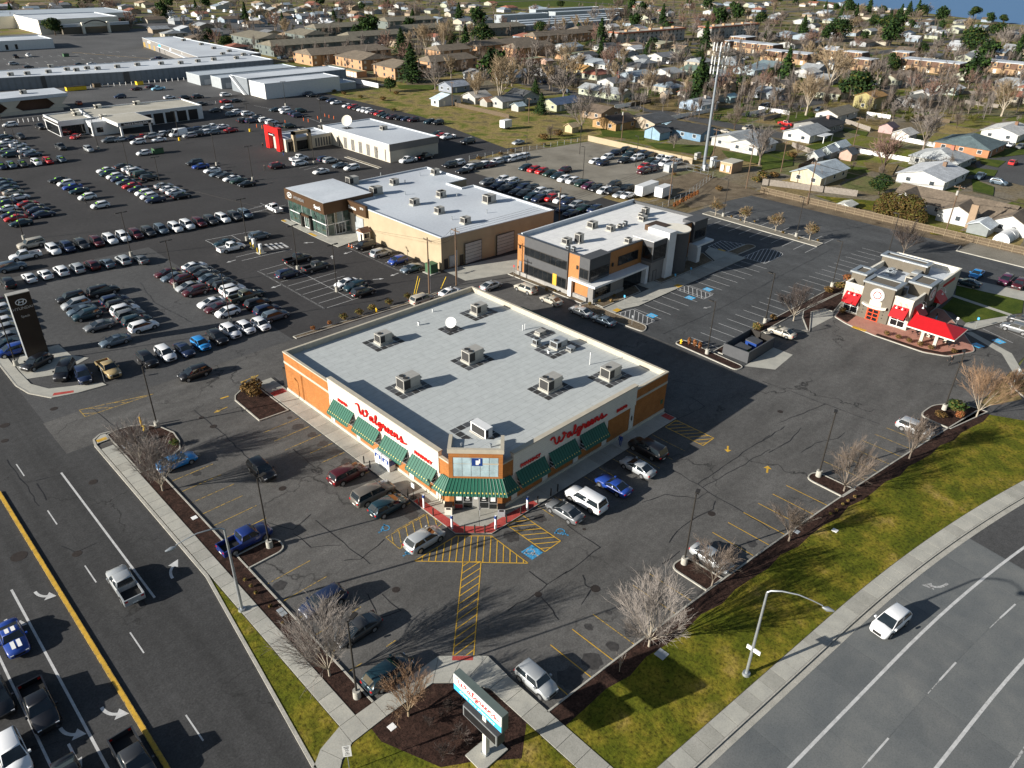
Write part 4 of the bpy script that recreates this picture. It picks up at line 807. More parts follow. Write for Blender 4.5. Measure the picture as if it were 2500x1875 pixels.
for x0 in (91.5,95.4):pane(dl,'S',112.08-(x0-90.9)*.065,x0,x0+.95,.1,2.2,m_dk,'door',.05)
pane(dl,'S',112.1,92.8,94.3,.3,2.6,m_sheds,'cabinet',.25)
L='grey air conditioner on the white dealership roof'
for c,r,x,y in ((1,1,1355,120),(1,1,1580,55),(1,1,1565,190),(1,1,1985,100),(1,1,1785,275),(1,0,1030,1620),(1,0,830,1535),(1,0,1185,1540),(1,0,1530,1455),(1,0,1580,1640)):
    p=Z(c,r,x,y,7.0);big=(x,y) in ((1985,100),(1030,1620),(830,1535));roof_unit((p.x,p.y,6.5),2.6 if big else 1.8,1.8 if big else 1.4,1.5 if big else 1.1,('large ' if big else 'small ')+L,L,2 if big else 1,hood=False)
for c,r,x,y in ((1,1,1670,262),(1,1,1275,50),(1,1,1965,205),(1,1,1712,65),(1,0,1400,1480),(1,0,1070,1480),(1,1,1655,380),(1,0,1275,1540)):
    p=Z(c,r,x,y,6.6);tag(MB().cyl(p.x,p.y,6.5,7.3,.12,n=7).build('roof_vent',m_galv),'thin vent pipe on the white dealership roof','vent','vent pipes on the dealership roof')
# guard hut, transformer, charging posts
gh=thing('guard_hut','small cream hut with brown gable roof against the dealership wall','hut',(89.2,136.9,.05))
MB().box(-.9,.9,-1.1,1.1,0,2.4).build('wall',m_offw,gh);b=MB();b.mesh([(-1.2,-1.3,2.35),(1.2,-1.3,2.35),(1.2,1.3,2.35),(-1.2,1.3,2.35),(-1.2,0,3.2),(1.2,0,3.2)],[(0,1,5,4),(2,3,4,5),(0,4,3),(1,2,5),(0,3,2,1)]);b.build('roof',mat('brown_shingle',(.16,.09,.06),.9),gh)
b=MB();b.box(-.6,.6,-1.14,-1.1,1.0,2.0);b.build('window',m_glass,gh);b=MB();b.box(-.93,-.9,-.7,.0,.3,1.9);b.build('door',m_glass,gh)
tb=thing('transformer_box','green transformer box on a concrete pad by the dealership corner','utility box',(88.6,112.6,.03));MB().box(-1.3,1.3,-1.3,1.3,0,.12).build('pad',m_walk,tb);b=MB();b.box(-.9,.9,-.9,.9,.12,1.9);b.box(-.95,.95,-.95,.95,1.9,2.0);b.build('cabinet',m_grn,tb);MB().box(-.93,-.9,-.7,.7,.3,1.7).build('door',m_grn,tb)
for i,(c,r,x,y) in enumerate(((1,1,5,500),(1,1,62,545))):
    p=Z(c,r,x,y);e=thing('charging_post','white car charging post between yellow bollards in the dealer lot','charger',(p.x,p.y,0),0,'charging posts');MB().box(-.8,.8,-.8,.8,0,.13).build('plinth',m_walk,e);MB().box(-.25,.25,-.35,.35,.13,2.0).build('cabinet',m_white,e)
    for yy in (-.65,.65):MB().cyl(-.5,yy,0,1.1,.1,n=8).build('bollard',m_ylw,e)
for c,r,x,y in ((1,1,803,490),(1,1,828,500)):
    p=Z(c,r,x,y);t=thing('traffic_cone','orange traffic cone with white band by the parked black SUV','cone',(p.x,p.y,.01),0,'traffic cones');MB().box(-.2,.2,-.2,.2,0,.04).build('foot',m_orange,t);MB().cyl(0,0,.04,.75,.16,.03,10).build('body',m_orange,t);MB().cyl(0,0,.35,.5,.115,.085,10).build('band',m_signw,t)
# dark pylon sign at the street
hp=thing('pylon_sign','tall dark brown dealership pylon sign with silver oval emblem','sign',(20.6,126.8,.05))
MB().box(-1.5,1.5,-.55,.55,0,10.3).build('panel',mat('pylon_brown',(.028,.02,.015),.35),hp);MB().box(-1.55,1.55,-.6,.6,10.3,10.4).build('cap',m_unit,hp);MB().box(-1.53,-1.5,-.56,.56,0,10.3).build('side_trim',m_galv,hp)
o=oval_mark(hp,(20.6,126.2,9.05),FACE_S,.72,m_signw);wtext('lettering','HYUNDAI',.62,m_alu,hp,(20.6,126.22,8.05),FACE_S,.03);wtext('lettering','Speck',.5,m_alu,hp,(20.6,126.22,6.75),FACE_S,.03)
# ------------------------------------------------------------------ two-storey office
of=thing('office_building','two-storey office with timber cladding, charcoal panels and white flat roof','building',(119,91,0))
op=[(101,82.2),(101,100.7),(137,100.5),(138.2,82.3)]
shell(of,op,8.3,m_wood_clad,m_roofof,.55,.35,m_chr)
b=MB();b.box(101.5,137,99.95,100.3,7.75,8.55);wp(b,'rear_parapet',m_roofwh,of)
for y0,y1 in ((87.2,98.6),):
    wp(MB().box(100.72,101,y0,y1,.1,8.42),'charcoal_bay',m_chr,of)
rows(of,'W',100.72,87.4,98.4,4.8,6.4,8,1,m_glass,m_dk,.08,.05);rows(of,'W',100.72,90.9,98.4,1.0,2.9,6,1,m_glass,m_dk,.08,.05);rows(of,'W',100.72,87.4,89.6,1.0,2.9,2,1,m_glass,m_dk,.08,.05);pane(of,'W',100.72,89.75,90.75,.9,3.2,m_yel,'yellow_panel',.08)
wp(MB().box(100.6,101,82.1,100.75,0,.85),'stone_base',m_ledge,of);pane(of,'W',101,99.4,100.3,.9,3.0,m_greyb,'door',.04)
for y in (99.8,84.8):pane(of,'W',101,y,y+.35,5.6,6.3,m_dk,'wall_lamp',.2)
wp(MB().box(100.55,106.4,81.75,84.2,3.95,8.42),'corner_bay',m_chr,of)
rows(of,'W',100.55,82.0,84.0,4.5,6.2,2,1,m_glass,m_dk,.08,.05);rows(of,'S',81.75,100.9,106.2,4.5,6.2,4,1,m_glass,m_dk,.08,.05)
rows(of,'S',82.2,109.5,115.5,4.9,6.6,5,1,m_glass,m_dk,.08,.05);pane(of,'S',82.22,107.6,108,5.2,5.9,m_dk,'wall_lamp',.2)
wp(MB().box(100.2,101,79.9,86.4,3.35,3.75),'canopy',m_white,of);wp(MB().box(101,116.4,79.9,82.2,3.35,3.75),'canopy',m_white,of);wp(MB().box(100.2,100.8,85.6,86.4,0,3.35),'canopy_post',m_white,of);wp(MB().box(115.6,116.4,79.9,81.4,0,3.35),'canopy_post',m_white,of)
wp(MB().box(101,117,80.9,82.18,0,3.35),'ground_floor_bay',m_greyb,of);rows(of,'S',80.9,101.6,106,1.0,2.8,4,1,m_glass,m_dk,.08,.05);rows(of,'S',80.9,110,115.4,.2,3,4,1,m_glass,m_dk,.08,.05,'entrance');wp(MB().box(100.95,110,80.75,80.9,0,.8),'stone_base',m_ledge,of)
wp(MB().box(117,122.6,79.9,82.3,0,8.3),'stair_bay',m_greyb,of);wp(MB().box(116.8,121.2,79.6,82.3,4.3,8.4),'projecting_bay',m_chr,of);rows(of,'S',79.6,117.2,120.9,4.9,7.3,2,1,m_glass,m_dk,.1,.05);rows(of,'W',116.8,79.9,82,4.9,7.3,1,1,m_glass,m_dk,.1,.05);pane(of,'S',79.9,118,119,.1,2.3,m_greyb,'door',.04,m_dk)
wp(MB().box(116.9,121,79.7,84.8,8.4,8.5),'bay_roof',m_roofof,of);wp(MB().box(121.2,123.6,79.2,84.4,0,9.4),'white_fin',m_white,of)
b=MB();b.cyl(126.6,81.6,0,8.5,2.9,n=28);wp(b,'round_tower',m_chr,of,30);b=MB();b.cyl(126.6,81.6,8.5,8.75,3.1,n=28);wp(b,'tower_roof',m_offw,of,30)
wp(MB().box(123.4,127.2,83.2,86.8,7.8,8.9),'skylight',m_bronze,of);wp(MB().box(133.6,138.5,81.6,84.6,4,8.42),'corner_bay',m_chr,of)
rows(of,'S',82.2,130.3,132.6,4.8,6.4,2,1,m_glass,m_dk,.08,.05);rows(of,'S',82.2,130,133,.3,2.9,3,1,m_glass,m_dk,.08,.05);rows(of,'S',81.6,134.2,138,4.6,6.4,3,1,m_glass,m_dk,.08,.05)
wp(MB().box(133.4,139.6,80.1,82.2,3.4,3.8),'canopy',m_white,of);wp(MB().box(133.4,134.6,79.9,82.2,0,3.4),'canopy_post',m_white,of);wp(MB().box(129,138.2,81.9,82.3,0,.8),'stone_base',m_ledge,of)
for c,r,x,y,w,d,h,nm in ((2,1,600,445,1.3,1.3,1.6,'tall boxy'),(2,1,497,455,1.6,1.3,.9,'low cream'),(2,1,712,320,1.7,1.5,1.1,'broad'),(2,1,868,345,1.5,1.2,.9,'flat-topped'),(2,1,988,305,.8,.8,.7,'small dark'),(2,1,1015,450,1.1,1.1,.8,'lone square'),(2,1,1158,215,1.4,1.2,1.4,'tallest grey'),(2,1,1140,260,1.6,1.2,.8,'cream-sided'),(2,1,553,525,.7,.7,.7,'small blue-grey'),(2,1,507,510,.7,.7,.7,'small blue-grey'),(2,1,1125,235,1,1,.8,'mid-sized'),(2,1,945,322,.8,.8,.5,'stubby black')):
    p=Z(c,r,x,y,8);roof_unit((p.x,p.y,7.75),w,d,h,'%s air conditioner on the white office roof' % nm,'air conditioners on the office roof',1,hood=False,base=.2,m=m_sheds if 'small' in nm else None)
# ------------------------------------------------------------------ restaurant with red awnings
rs=thing('restaurant','taupe restaurant with red awnings, round signs and raised roof boxes','restaurant',(144,42.5,0))
rp_=[(133,36.4),(133,48.4),(156.2,48.4),(156.2,36.4)]
shell(rs,rp_,5.6,m_pgrey,m_roofwh,1.0,.3,m_offw)
def rbox(x0,x1,y0,y1,h,nm='tower',z0=0):
    o=wp(MB().prism([(x0,y0),(x1,y0),(x1,y1),(x0,y1)],z0,h),nm,m_pdark,rs);b=MB();P=[(x0-.3,y0-.3),(x1+.3,y0-.3),(x1+.3,y1+.3),(x0-.3,y1+.3)];I=off(P,.75)
    for i in range(4):
        j=(i+1) % 4;b.face([(*P[i],h-.15),(*P[j],h-.15),(*P[j],h+.15),(*P[i],h+.15)]);b.face([(*P[i],h+.15),(*P[j],h+.15),(*I[j],h+.15),(*I[i],h+.15)]);b.face([(*I[i],h+.15),(*I[j],h+.15),(*I[j],h-.15),(*I[i],h-.15)])
    b.face([(*p,h-.151) for p in P[::-1]]);wp(b,'cornice',m_galv,o);wp(MB().prism(I,h-.1,h-.06),'tower_roof',m_offw,o);return o
ft=rbox(132.6,136.6,39.7,45.0,6.9);rbox(135.6,139.2,46.2,48.7,6.9,'tower',4.6);st_=rbox(138.4,143.0,36.0,39.4,6.9);rbox(149,151.5,40.5,48.7,6.7,'tower',4.6)
def disc_sign(par,loc,rot,r,words=True):
    def disc(rr,z,m,nm,p):
        b=MB();b.face([(rr*math.cos(i/32*6.2832),rr*math.sin(i/32*6.2832),z) for i in range(32)]);return b.build(nm,m,p)
    b=MB();b.tube([(0,0,-.12),(0,0,.0)],r,32,cap=True);o=b.build('round_sign',m_signw,par,Vector(loc)-Vector(par.location if par.data is None else (0,0,0)));o.rotation_euler=rot
    disc(r*.97,.004,m_black,'sign_rim',o);disc(r*.92,.008,m_signw,'sign_face',o);disc(r*.6,.012,m_pred,'sign_centre',o);disc(r*.44,.016,m_signw,'sign_centre',o)
    T='PANDA EXPRESS'
    for i,ch in enumerate(T):
        if ch==' ':continue
        a=math.radians(215-250*i/(len(T)-1));t=put_text('sign_letter',ch,r*.3,m_pred,o,(r*.76*math.cos(a),r*.76*math.sin(a),.012),(0,0,a-math.pi/2),.003)
    return o
disc_sign(rs,(132.45,42.35,5.0),FACE_W,1.22);disc_sign(rs,(140.6,35.85,5.0),FACE_S,1.3)
def red_awning(side,k,a0,a1,zt=4.1,zb=2.55,pr=1.5):
    def P(a,o,z):return (k-o,a,z) if side=='W' else (a,k-o,z)
    b=MB();b.face([P(a0,0,zt),P(a1,0,zt),P(a1,pr,zb),P(a0,pr,zb)]);b.face([P(a0,0,zt),P(a0,pr,zb),P(a0,0,zb)]);b.face([P(a1,0,zt),P(a1,0,zb),P(a1,pr,zb)]);b.face([P(a0,pr,zb),P(a1,pr,zb),P(a1,pr,zb-.2),P(a0,pr,zb-.2)]);o=wp(b,'awning',m_pred,rs)
    for f in (.3,.68):
        a=a0+(a1-a0)*f;l=MB();l.tube([P(a,0,zt+.5),P(a,.5,zt+.75),P(a,1.0,zt+.55),P(a,1.05,zt+.1)],.035,5);l.tube([P(a,1.05,zt+.15),P(a,1.05,zt-.12)],[.06,.2],8);wp(l,'lamp',m_signw,o)
for a0,a1 in ((45.2,47.9),(36.8,39.4)):red_awning('W',133,a0,a1);rows(rs,'W',133,a0+.1,a1-.1,.4,2.6,2,2,m_glass,m_signw,.09,.05)
for a0,a1 in ((134.4,137.4),(143.4,147)):red_awning('S',36.4,a0,a1);rows(rs,'S',36.4,a0,a1,.4,2.6,2,2,m_glass,m_dk,.09,.05)
rows(rs,'W',132.6,41.4,43.3,.15,2.3,2,3,m_glass,m_door_red,.14,.06,'door');pane(rs,'W',132.6,41.3,43.4,2.9,3.9,m_pgrey,'panel',.03)
b=MB();
for i in range(8):y0,y1=40.2+.53*i,40.2+.53*(i+1);f=lambda y:2.62+.35*abs((y-42.32)/2.1)**2.5;b.mesh([(131.9,y0,f(y0)),(131.9,y1,f(y1)),(132.6,y1,f(y1)),(132.6,y0,f(y0)),(131.9,y0,f(y0)+.3),(131.9,y1,f(y1)+.3),(132.6,y1,f(y1)+.3),(132.6,y0,f(y0)+.3)],[(0,3,2,1),(4,5,6,7),(0,1,5,4),(2,3,7,6)])
wp(b,'curved_canopy',m_offw,rs);pane(rs,'S',36.4,147.5,153.5,4.1,4.7,m_pred,'red_band',.06);rows(rs,'S',36,138.8,142.6,.3,2.6,3,1,m_glass,m_dk,.1,.05)
for y in (40.6,44.1):
    for z in (1,1.6,2.2):pane(rs,'W',132.6,y,y+.18,z,z+.18,m_dk,'stud',.04)
cn=thing('patio_canopy','red hipped metal canopy on tan posts over the restaurant terrace','canopy',(131,31.5,.15))
b=MB();b.mesh([(-3.0,3.6,3.0),(3.2,3.6,3.0),(3.2,-4.0,3.0),(-3.0,-4.0,3.0),(.1,3.6,4.2),(.1,-1.2,4.2)],[(0,4,5,3),(3,5,2),(1,2,5,4),(0,1,4),(0,3,2,1)]);b.build('roof',m_pred,cn);MB().box(-3.05,3.25,-4.05,3.6,2.8,2.995).build('fascia',m_offw,cn)
for x,y in ((-1.2,1.2),(-1.2,-1.0),(2.4,1.2),(2.4,-1.6)):MB().box(x-.25,x+.25,y-.25,y+.25,0,2.8).build('post',m_pgrey,cn)
for c,r,x,y in ((3,1,1310,1240),(3,1,1420,1270),(3,1,1530,1300),(3,1,1570,1330)):
    p=Z(c,r,x,y);t=thing('patio_table','black round metal patio table with stools under the red canopy','table',(p.x,p.y,.15),0,'patio tables');MB().cyl(0,0,.68,.73,.5,n=14).build('top',m_black,t);MB().cyl(0,0,0,.68,.06,n=6).build('stem',m_black,t)
    for a in range(4):q=MB().cyl(.85*math.cos(a*1.57+.4),.85*math.sin(a*1.57+.4),.4,.46,.2,n=10);q.cyl(.85*math.cos(a*1.57+.4),.85*math.sin(a*1.57+.4),0,.4,.04,n=5);q.build('stool',m_black,t)
for c,r,x,y,w,d,h,lb,mm in ((3,1,1260,790,2.6,1.6,1.4,'tan cooling unit with labels on the restaurant roof',m_pgrey),(3,1,1300,660,2.2,1.6,1.2,'tan cooling unit at the back of the restaurant roof',m_pgrey),(3,1,1180,880,1.4,1.2,1,'dark condenser by the restaurant front parapet',m_chr),(3,1,1310,725,3.4,1.2,.9,'long galvanised duct box on the restaurant roof',m_galv)):
    p=Z(c,r,x,y,5);roof_unit((p.x,p.y,4.6),w,d,h,lb,None,1 if 'duct' not in lb else 0,hood=False,m=mm,base=.2)
p=Z(3,1,1100,720,5);t=thing('exhaust_fan','galvanised kitchen exhaust drum with bent duct on the restaurant roof','fan',(p.x,p.y,4.6));MB().cyl(0,0,0,.9,.55,.7,14).build('drum',m_galv,t);b=MB();b.box(-.3,2.2,.3,1.1,.2,.9);b.build('duct',m_galv,t)
p=Z(3,1,1045,745,5);tag(MB().cyl(p.x,p.y,4.6,5.4,.35,.5,12).build('exhaust_fan',m_white),'squat white exhaust fan on the restaurant roof','fan')
# ------------------------------------------------------------------ white dealership with red arch
ms=thing('arch_dealership','white flat-roofed dealership with slotted tan walls behind a red arch','building',(144,208,0))
shell(ms,[(135.5,190.3),(154.3,190.5),(154.3,227),(135.5,227)],5.4,m_pgrey,m_roofwh,.25,.3,m_roofwh);wp(MB().box(135.4,154.4,190.15,190.5,3.4,5.45),'grey_band',m_greyb,ms)  # last part: warm grey band along the upper wall
shell(ms,[(118.8,222),(135.4,222),(135.4,232.5),(118.8,232.5)],3.9,m_pgrey,m_roofwh,.25,.3,m_roofwh,names=('wing_wall','wing_roof','wing_parapet'))
for i in range(7):
    y=192.4+4.2*i
    for k in range(1 if i in (0,6) else 3):pane(ms,'W',135.5,y+.62*k,y+.62*k+.42,.2,3.6,m_chr,'slot_window',.04)
for i in range(6):pane(ms,'S',222,129.2+1.0*i,129.75+1.0*i,.3,2.9,m_chr,'slot_window',.04)
rows(ms,'S',222,119.6,121.4,.2,2.9,3,1,m_glass,m_dk,.08,.04);rows(ms,'S',222,122.6,127,.2,2.9,4,1,m_glass,m_dk,.08,.04,'entrance')
b=MB();b.box(121,121.9,220.9,222.2,0,6.0);b.box(126.5,127.4,220.9,222.2,0,6.0);b.box(121,127.4,220.9,222.2,5.1,6.0);wp(b,'tan_portal',m_beige,ms)
ra=thing('red_arch','bright red square entrance arch before the white dealership','arch',(117.9,228,0));MB().box(-.5,.9,-4.3,-2.2,0,7).build('leg',m_red,ra);MB().box(-.5,.9,2.2,4.3,0,7).build('leg',m_red,ra);MB().box(-.5,.9,-2.2,2.2,5.2,7).build('lintel',m_red,ra);MB().box(-.6,-.5,-1.9,1.9,4.3,5.0).build('sign_board',m_black,ra);MB().box(-.64,-.6,-1.4,1.4,4.55,4.75).build('sign_band',m_signw,ra);MB().box(0,.4,-1.2,1.4,7.0,8.3).build('top_sign',m_black,ra)
d2=thing('satellite_dish','large cream satellite dish on the white dealership roof','dish',(Z(1,0,790,1080,5.2).x,Z(1,0,790,1080,5.2).y,5.15));MB().cyl(0,0,0,1.6,.12,n=8).build('mast',m_galv,d2);MB().box(-1.4,1.4,-1.4,1.4,0,.1).build('foot',m_unitd,d2);o=dishmesh(1.75,.35).build('reflector',m_offw,d2,(0,0,2.3),smooth=60);o.rotation_euler=(math.radians(62),0,math.radians(-55))
for c,r,x,y in ((1,0,1095,1090),(1,0,575,1085),(1,0,405,1115),(1,0,610,1095)):
    p=Z(c,r,x,y,5.3 if x>700 else 3.8);roof_unit((p.x,p.y,5.15 if x>700 else 3.65),2,1.5,1.1,'grey roof unit on the white red-arch dealership','units on the red-arch dealership',1,hood=False,base=.1)
# ------------------------------------------------------------------ white service building
ks=thing('service_building','white service building with dark garage doors and drive-in canopy','building',(97,295,0))
shell(ks,[(84,288.6),(122.6,288.8),(122.6,306),(86,308)],4.8,m_white,m_rooftan,.3,.3,m_white);shell(ks,[(73.3,287.8),(84,287.8),(84,303),(73.3,303)],4.9,m_white,m_rooftan,.3,.3,m_white,names=('showroom_wall','showroom_roof','showroom_parapet'))
wp(MB().box(73.2,73.3,287.9,303,3.7,4.3),'fascia_stripe',m_dk,ks);rows(ks,'W',73.3,288.6,302,.3,3.2,6,1,m_glass,m_dk,.1,.05);rows(ks,'S',287.8,74,81,.3,3.2,5,1,m_glass,m_dk,.1,.05)
wp(MB().box(81.6,90,282.4,288.5,0,4.4),'office_wing',m_white,ks);pane(ks,'S',282.4,83,85,1,2.6,m_glass,'window',.04);rows(ks,'W',81.6,283.4,286,.4,2.6,2,1,m_glass,m_dk,.1,.04)
wp(MB().box(86.6,98.2,272,288,4.0,5.1),'canopy',m_white,ks);wp(MB().box(86.9,97.9,272.3,287.5,5.1,5.14),'canopy_roof',m_rooftan,ks);wp(MB().box(87.6,97.3,271.9,272,4.15,4.95),'sign_band',m_black,ks);wtext('lettering','Service & Genuine Parts',.8,m_signw,ks,(92.4,271.88,4.5),FACE_S,.02,bold=.01)
for x in (87.6,97):wp(MB().box(x-.3,x+.3,272.4,273,0,4),'canopy_post',m_white,ks)
for i in range(5):pane(ks,'S',288.72,100.4+4.2*i,103.8+4.2*i,.1,3.7,m_black,'garage_door',.05)
pane(ks,'W',84,287.9,288.3,1,2,m_glass,'window',.02)
for c,r,x,y,z in ((0,0,1155,875,4.8),(0,0,650,965,4.9),(0,0,875,990,4.8),(0,0,635,945,4.9),(0,0,825,905,4.8)):
    p=Z(c,r,x,y,z);roof_unit((p.x,p.y,4.5 if z<4.9 else 4.6),2.2,1.6,1.1,'pale roof unit on the white service building','units on the service building',1,hood=False,base=.1,m=m_offw)
# ------------------------------------------------------------------ pavilion with splayed concrete legs
xb=thing('pavilion','low concrete pavilion with white roof on X-shaped legs','building',(75,345,0))
wp(MB().box(52,92,337.6,353,4.7,5.9),'roof_slab',m_roofwh,xb);wp(MB().box(52,89,341,352,0,4.7),'core_wall',mat('brown_wall',(.12,.07,.05),.9),xb);wp(MB().box(52,89,336.4,337.4,0,1.1),'low_wall',m_pgrey,xb)
for x in (56,72,88):
    b=MB();b.mesh([(x-3.5,337,4.7),(x-1.2,337,2.5),(x-3.8,337,0.9),(x+3.8,337,.9),(x+1.2,337,2.5),(x+3.5,337,4.7),(x-3.5,338,4.7),(x-1.2,338,2.5),(x-3.8,338,0.9),(x+3.8,338,.9),(x+1.2,338,2.5),(x+3.5,338,4.7)],[(5,4,1,0),(4,3,2,1),(6,7,10,11),(7,8,9,10),(0,1,7,6),(1,2,8,7),(4,5,11,10),(3,4,10,9)]);wp(b,'splayed_leg',m_pgrey,xb)
roof_unit((79,345,5.9),2,2,1.2,'roof unit on the X-legged pavilion',None,1,hood=False,base=.1)
# ------------------------------------------------------------------ long mall building and wing
m_mallw=wavemat('mall_block_wall',(.2,.225,.25),.12,'X',.85,.9,obj=False)
ml=thing('mall_block','long grey-blue block mall with white roof and angled wing','building',(150,410,0))
shell(ml,[(60,404),(99,395.5),(131,388),(207,389),(207,415),(180,419),(60,424)],5,m_mallw,m_roofwh,.2,.4,m_roofwh);shell(ml,[(180,418),(214,415),(212,523),(193.5,526)],5.2,m_greyb,m_roofwh,.2,.4,m_roofwh,names=('wing_wall','wing_roof','wing_parapet'))
for x,y0 in ((99,395.5),(131.3,388)):wp(MB().box(x-.3,x+2.2,y0-.35,y0+.2,0,4.95),'dark_strip',m_chr,ml)  # charcoal boxes set slightly proud of the mall wall
for i in range(9):
    f=i/9;pane(ml,'W',193.0-11.5*f,521-11*i,527-11*i-3,.2,2.8,m_glass if i>2 else m_yelo,'shopfront',.2);
    if i % 2:pane(ml,'W',192.6-11.5*f,519-11*i,523-11*i,3.5,4.6,m_signw if i!=3 else m_signb,'sign_board',.2)
wp(MB().prism([(181,424),(192.8,500),(190.4,500),(178.6,424)],2.9,3.2,bottom=True),'walkway_canopy',m_roofwh,ml)
for c,r,x,y in ((0,0,230,620),(0,0,410,605),(0,0,565,585),(0,0,645,590),(0,0,735,575),(0,0,825,578),(0,0,990,562),(0,0,1160,545),(0,0,1360,535),(0,0,1525,530),(0,0,1670,515),(0,0,1805,500),(0,0,1880,455),(0,0,1935,432),(0,0,1805,408),(0,0,2055,460),(0,0,1995,488),(0,0,1700,375),(0,0,1550,340),(0,0,90,628),(0,0,430,560)):
    p=Z(c,r,x,y,5.3);roof_unit((p.x,p.y,4.85),2.2,1.8,1.2,'grey unit in the line along the long white mall roof','units on the mall roof',0,hood=False,base=.1)
# ------------------------------------------------------------------ storage sheds and the white-walled warehouse
def simple(name,label,x0,x1,y0,y1,h,wall,roofm,cat='building',par=.15,group=None):
    t=thing(name,label,cat,((x0+x1)/2,(y0+y1)/2,0),0,group);shell(t,[(x0,y0),(x1,y0),(x1,y1),(x0,y1)],h,wall,roofm,par,.2,roofm);return t
def gable(root,x0,x1,y0,y1,h,rh,axis,wall,roofm,over=.4,z0=0,names=('wall','roof'),hip=0):
    b=MB();xm,ym=(x0+x1)/2,(y0+y1)/2;b.prism([(x0,y0),(x1,y0),(x1,y1),(x0,y1)],z0,h)
    if not hip:
        if axis=='X':b.face([(x0,y0,h),(x0,ym,h+rh),(x0,y1,h)][::-1]);b.face([(x1,y0,h),(x1,y1,h),(x1,ym,h+rh)][::-1])
        else:b.face([(x0,y0,h),(x1,y0,h),(xm,y0,h+rh)]);b.face([(x0,y1,h),(xm,y1,h+rh),(x1,y1,h)])
    wp(b,names[0],wall,root);b=MB();o=over;k=rh/((y1-y0)/2 if axis=='X' else (x1-x0)/2)*o;t=.12
    if axis=='X':R=[(x0-o+hip,ym,h+rh),(x1+o-hip,ym,h+rh)]
    else:R=[(xm,y0-o+hip,h+rh),(xm,y1+o-hip,h+rh)]
    E=[(x0-o,y0-o,h-k),(x1+o,y0-o,h-k),(x1+o,y1+o,h-k),(x0-o,y1+o,h-k)];V=E+R;V2=[(p[0],p[1],p[2]+t) for p in V]
    if axis=='X':T=[(0,1,5,4),(2,3,4,5)]+([(0,4,3),(1,2,5)] if hip else [])
    else:T=[(1,2,5,4),(3,0,4,5)]+([(0,1,4),(2,3,5)] if hip else [])
    b.mesh(V2,T);b.mesh(V,[f[::-1] for f in T]);n=[(0,1),(1,2),(2,3),(3,0)] if hip else ([(0,1),(1,5),(5,2),(2,3),(3,4),(4,0)] if axis=='X' else [(1,2),(2,5),(5,3),(3,0),(0,4),(4,1)])
    for i,j in n:b.face([V[i],V[j],V2[j],V2[i]])
    return wp(b,names[1],roofm,root)
m_lroof=wavemat('light_metal_roof',(.55,.6,.64),.5,'Y',.85,.4,.2,obj=False)
t=simple('storage_shed','grey storage shed with blue-white roof beside the mall wall',155,205,362,376,4.3,m_sheds,m_lroof);[pane(t,'S',362,157+4*i,160+4*i,.1,2.4,m_white,'roller_door',.05) for i in range(9)]
t=simple('storage_shed','grey storage shed with outside stair',158,206,347,357,4.6,m_sheds,m_lroof);[pane(t,'S',347,160+4*i,163+4*i,.1,2.4,m_white,'roller_door',.05) for i in range(6)]
t=simple('warehouse','long blue-grey warehouse with white roof behind the white wall',160,210,326,341,6.6,m_mallw,m_roofwh)
b=MB();b.mesh([(158.6,327,0),(158.6,328.6,0),(158.6,338,6.5),(158.6,339.6,6.5),(159.7,327,0),(159.7,328.6,0),(159.7,338,6.5),(159.7,339.6,6.5)],[(0,1,3,2),(4,6,7,5),(0,2,6,4),(1,5,7,3)]);wp(b,'stair',m_white,t)
t=simple('white_warehouse','white-walled storage building facing the dealer lot',160.4,197,311.6,325,6.1,m_white,m_roofwh);[pane(t,'W',160.4,313+4*i,316+4*i,.1,3,m_offw,'roller_door',.05) for i in range(3)]
t=simple('lean_to','low grey lean-to at the end of the white wall',197.2,206,312.5,325,3,m_sheds,m_lroof)
wl=thing('white_fence','tall white panel fence beside the apartment lane','fence',(212,330,0));[MB().box(-.08,.08,-2.2,2.2,0,2.0).build('panel',m_white,wl,(3,-20+4.5*i,0)) for i in range(11)]
# ------------------------------------------------------------------ far left: white block and the arched hall
t=thing('white_store','white low store with slit windows in the mall car park','building',(135,555,0));shell(t,[(100,548),(149,547.6),(149,575),(100,575)],5.2,m_white,m_roofwh,.4,.4,m_roofwh)
for i in range(9):pane(t,'S',547.8,103+5*i,104.4+5*i,.5,3.2,m_glass,'window',.05)
t=thing('arched_hall','cream hall with arched entrance porch beyond the mall','building',(196,655,0));shell(t,[(166,633),(222,642),(222,690),(166,690)],9,m_offw,m_roofwh,.5,.5,m_roofwh);wp(MB().prism([(178,626),(224,630),(224,642),(178,634)],0,5.5),'porch',m_pdark,t);wp(MB().prism([(177.5,625.5),(224.5,629.5),(224.5,631),(177.5,627)],4.4,6.3),'porch_fascia',m_roofwh,t)
b=MB();n=14;P=[(192+16*i/n,625+.4*i/n,6.0+2.2*math.sin(math.pi*i/n)) for i in range(n+1)];b.face(P+[(208,626.4,4.2),(192,625,4.2)]);wp(b,'arch_sign',m_offw,t);b=MB();b.tube(P,.35,5);wp(b,'arch_rim',m_dk,t)
for x in (191.5,208.5):wp(MB().box(x-.8,x+.8,624.6,626.6,0,7.2),'arch_pier',m_offw,t)
t=simple('flat_store','flat pale building behind the arched hall',150,250,690,750,8,m_offw,m_lroof)
t=simple('flat_store','brick-red low building at the far edge of town',60,150,800,850,6,mat('rust_wall',(.25,.1,.07),.9),m_rooftan)
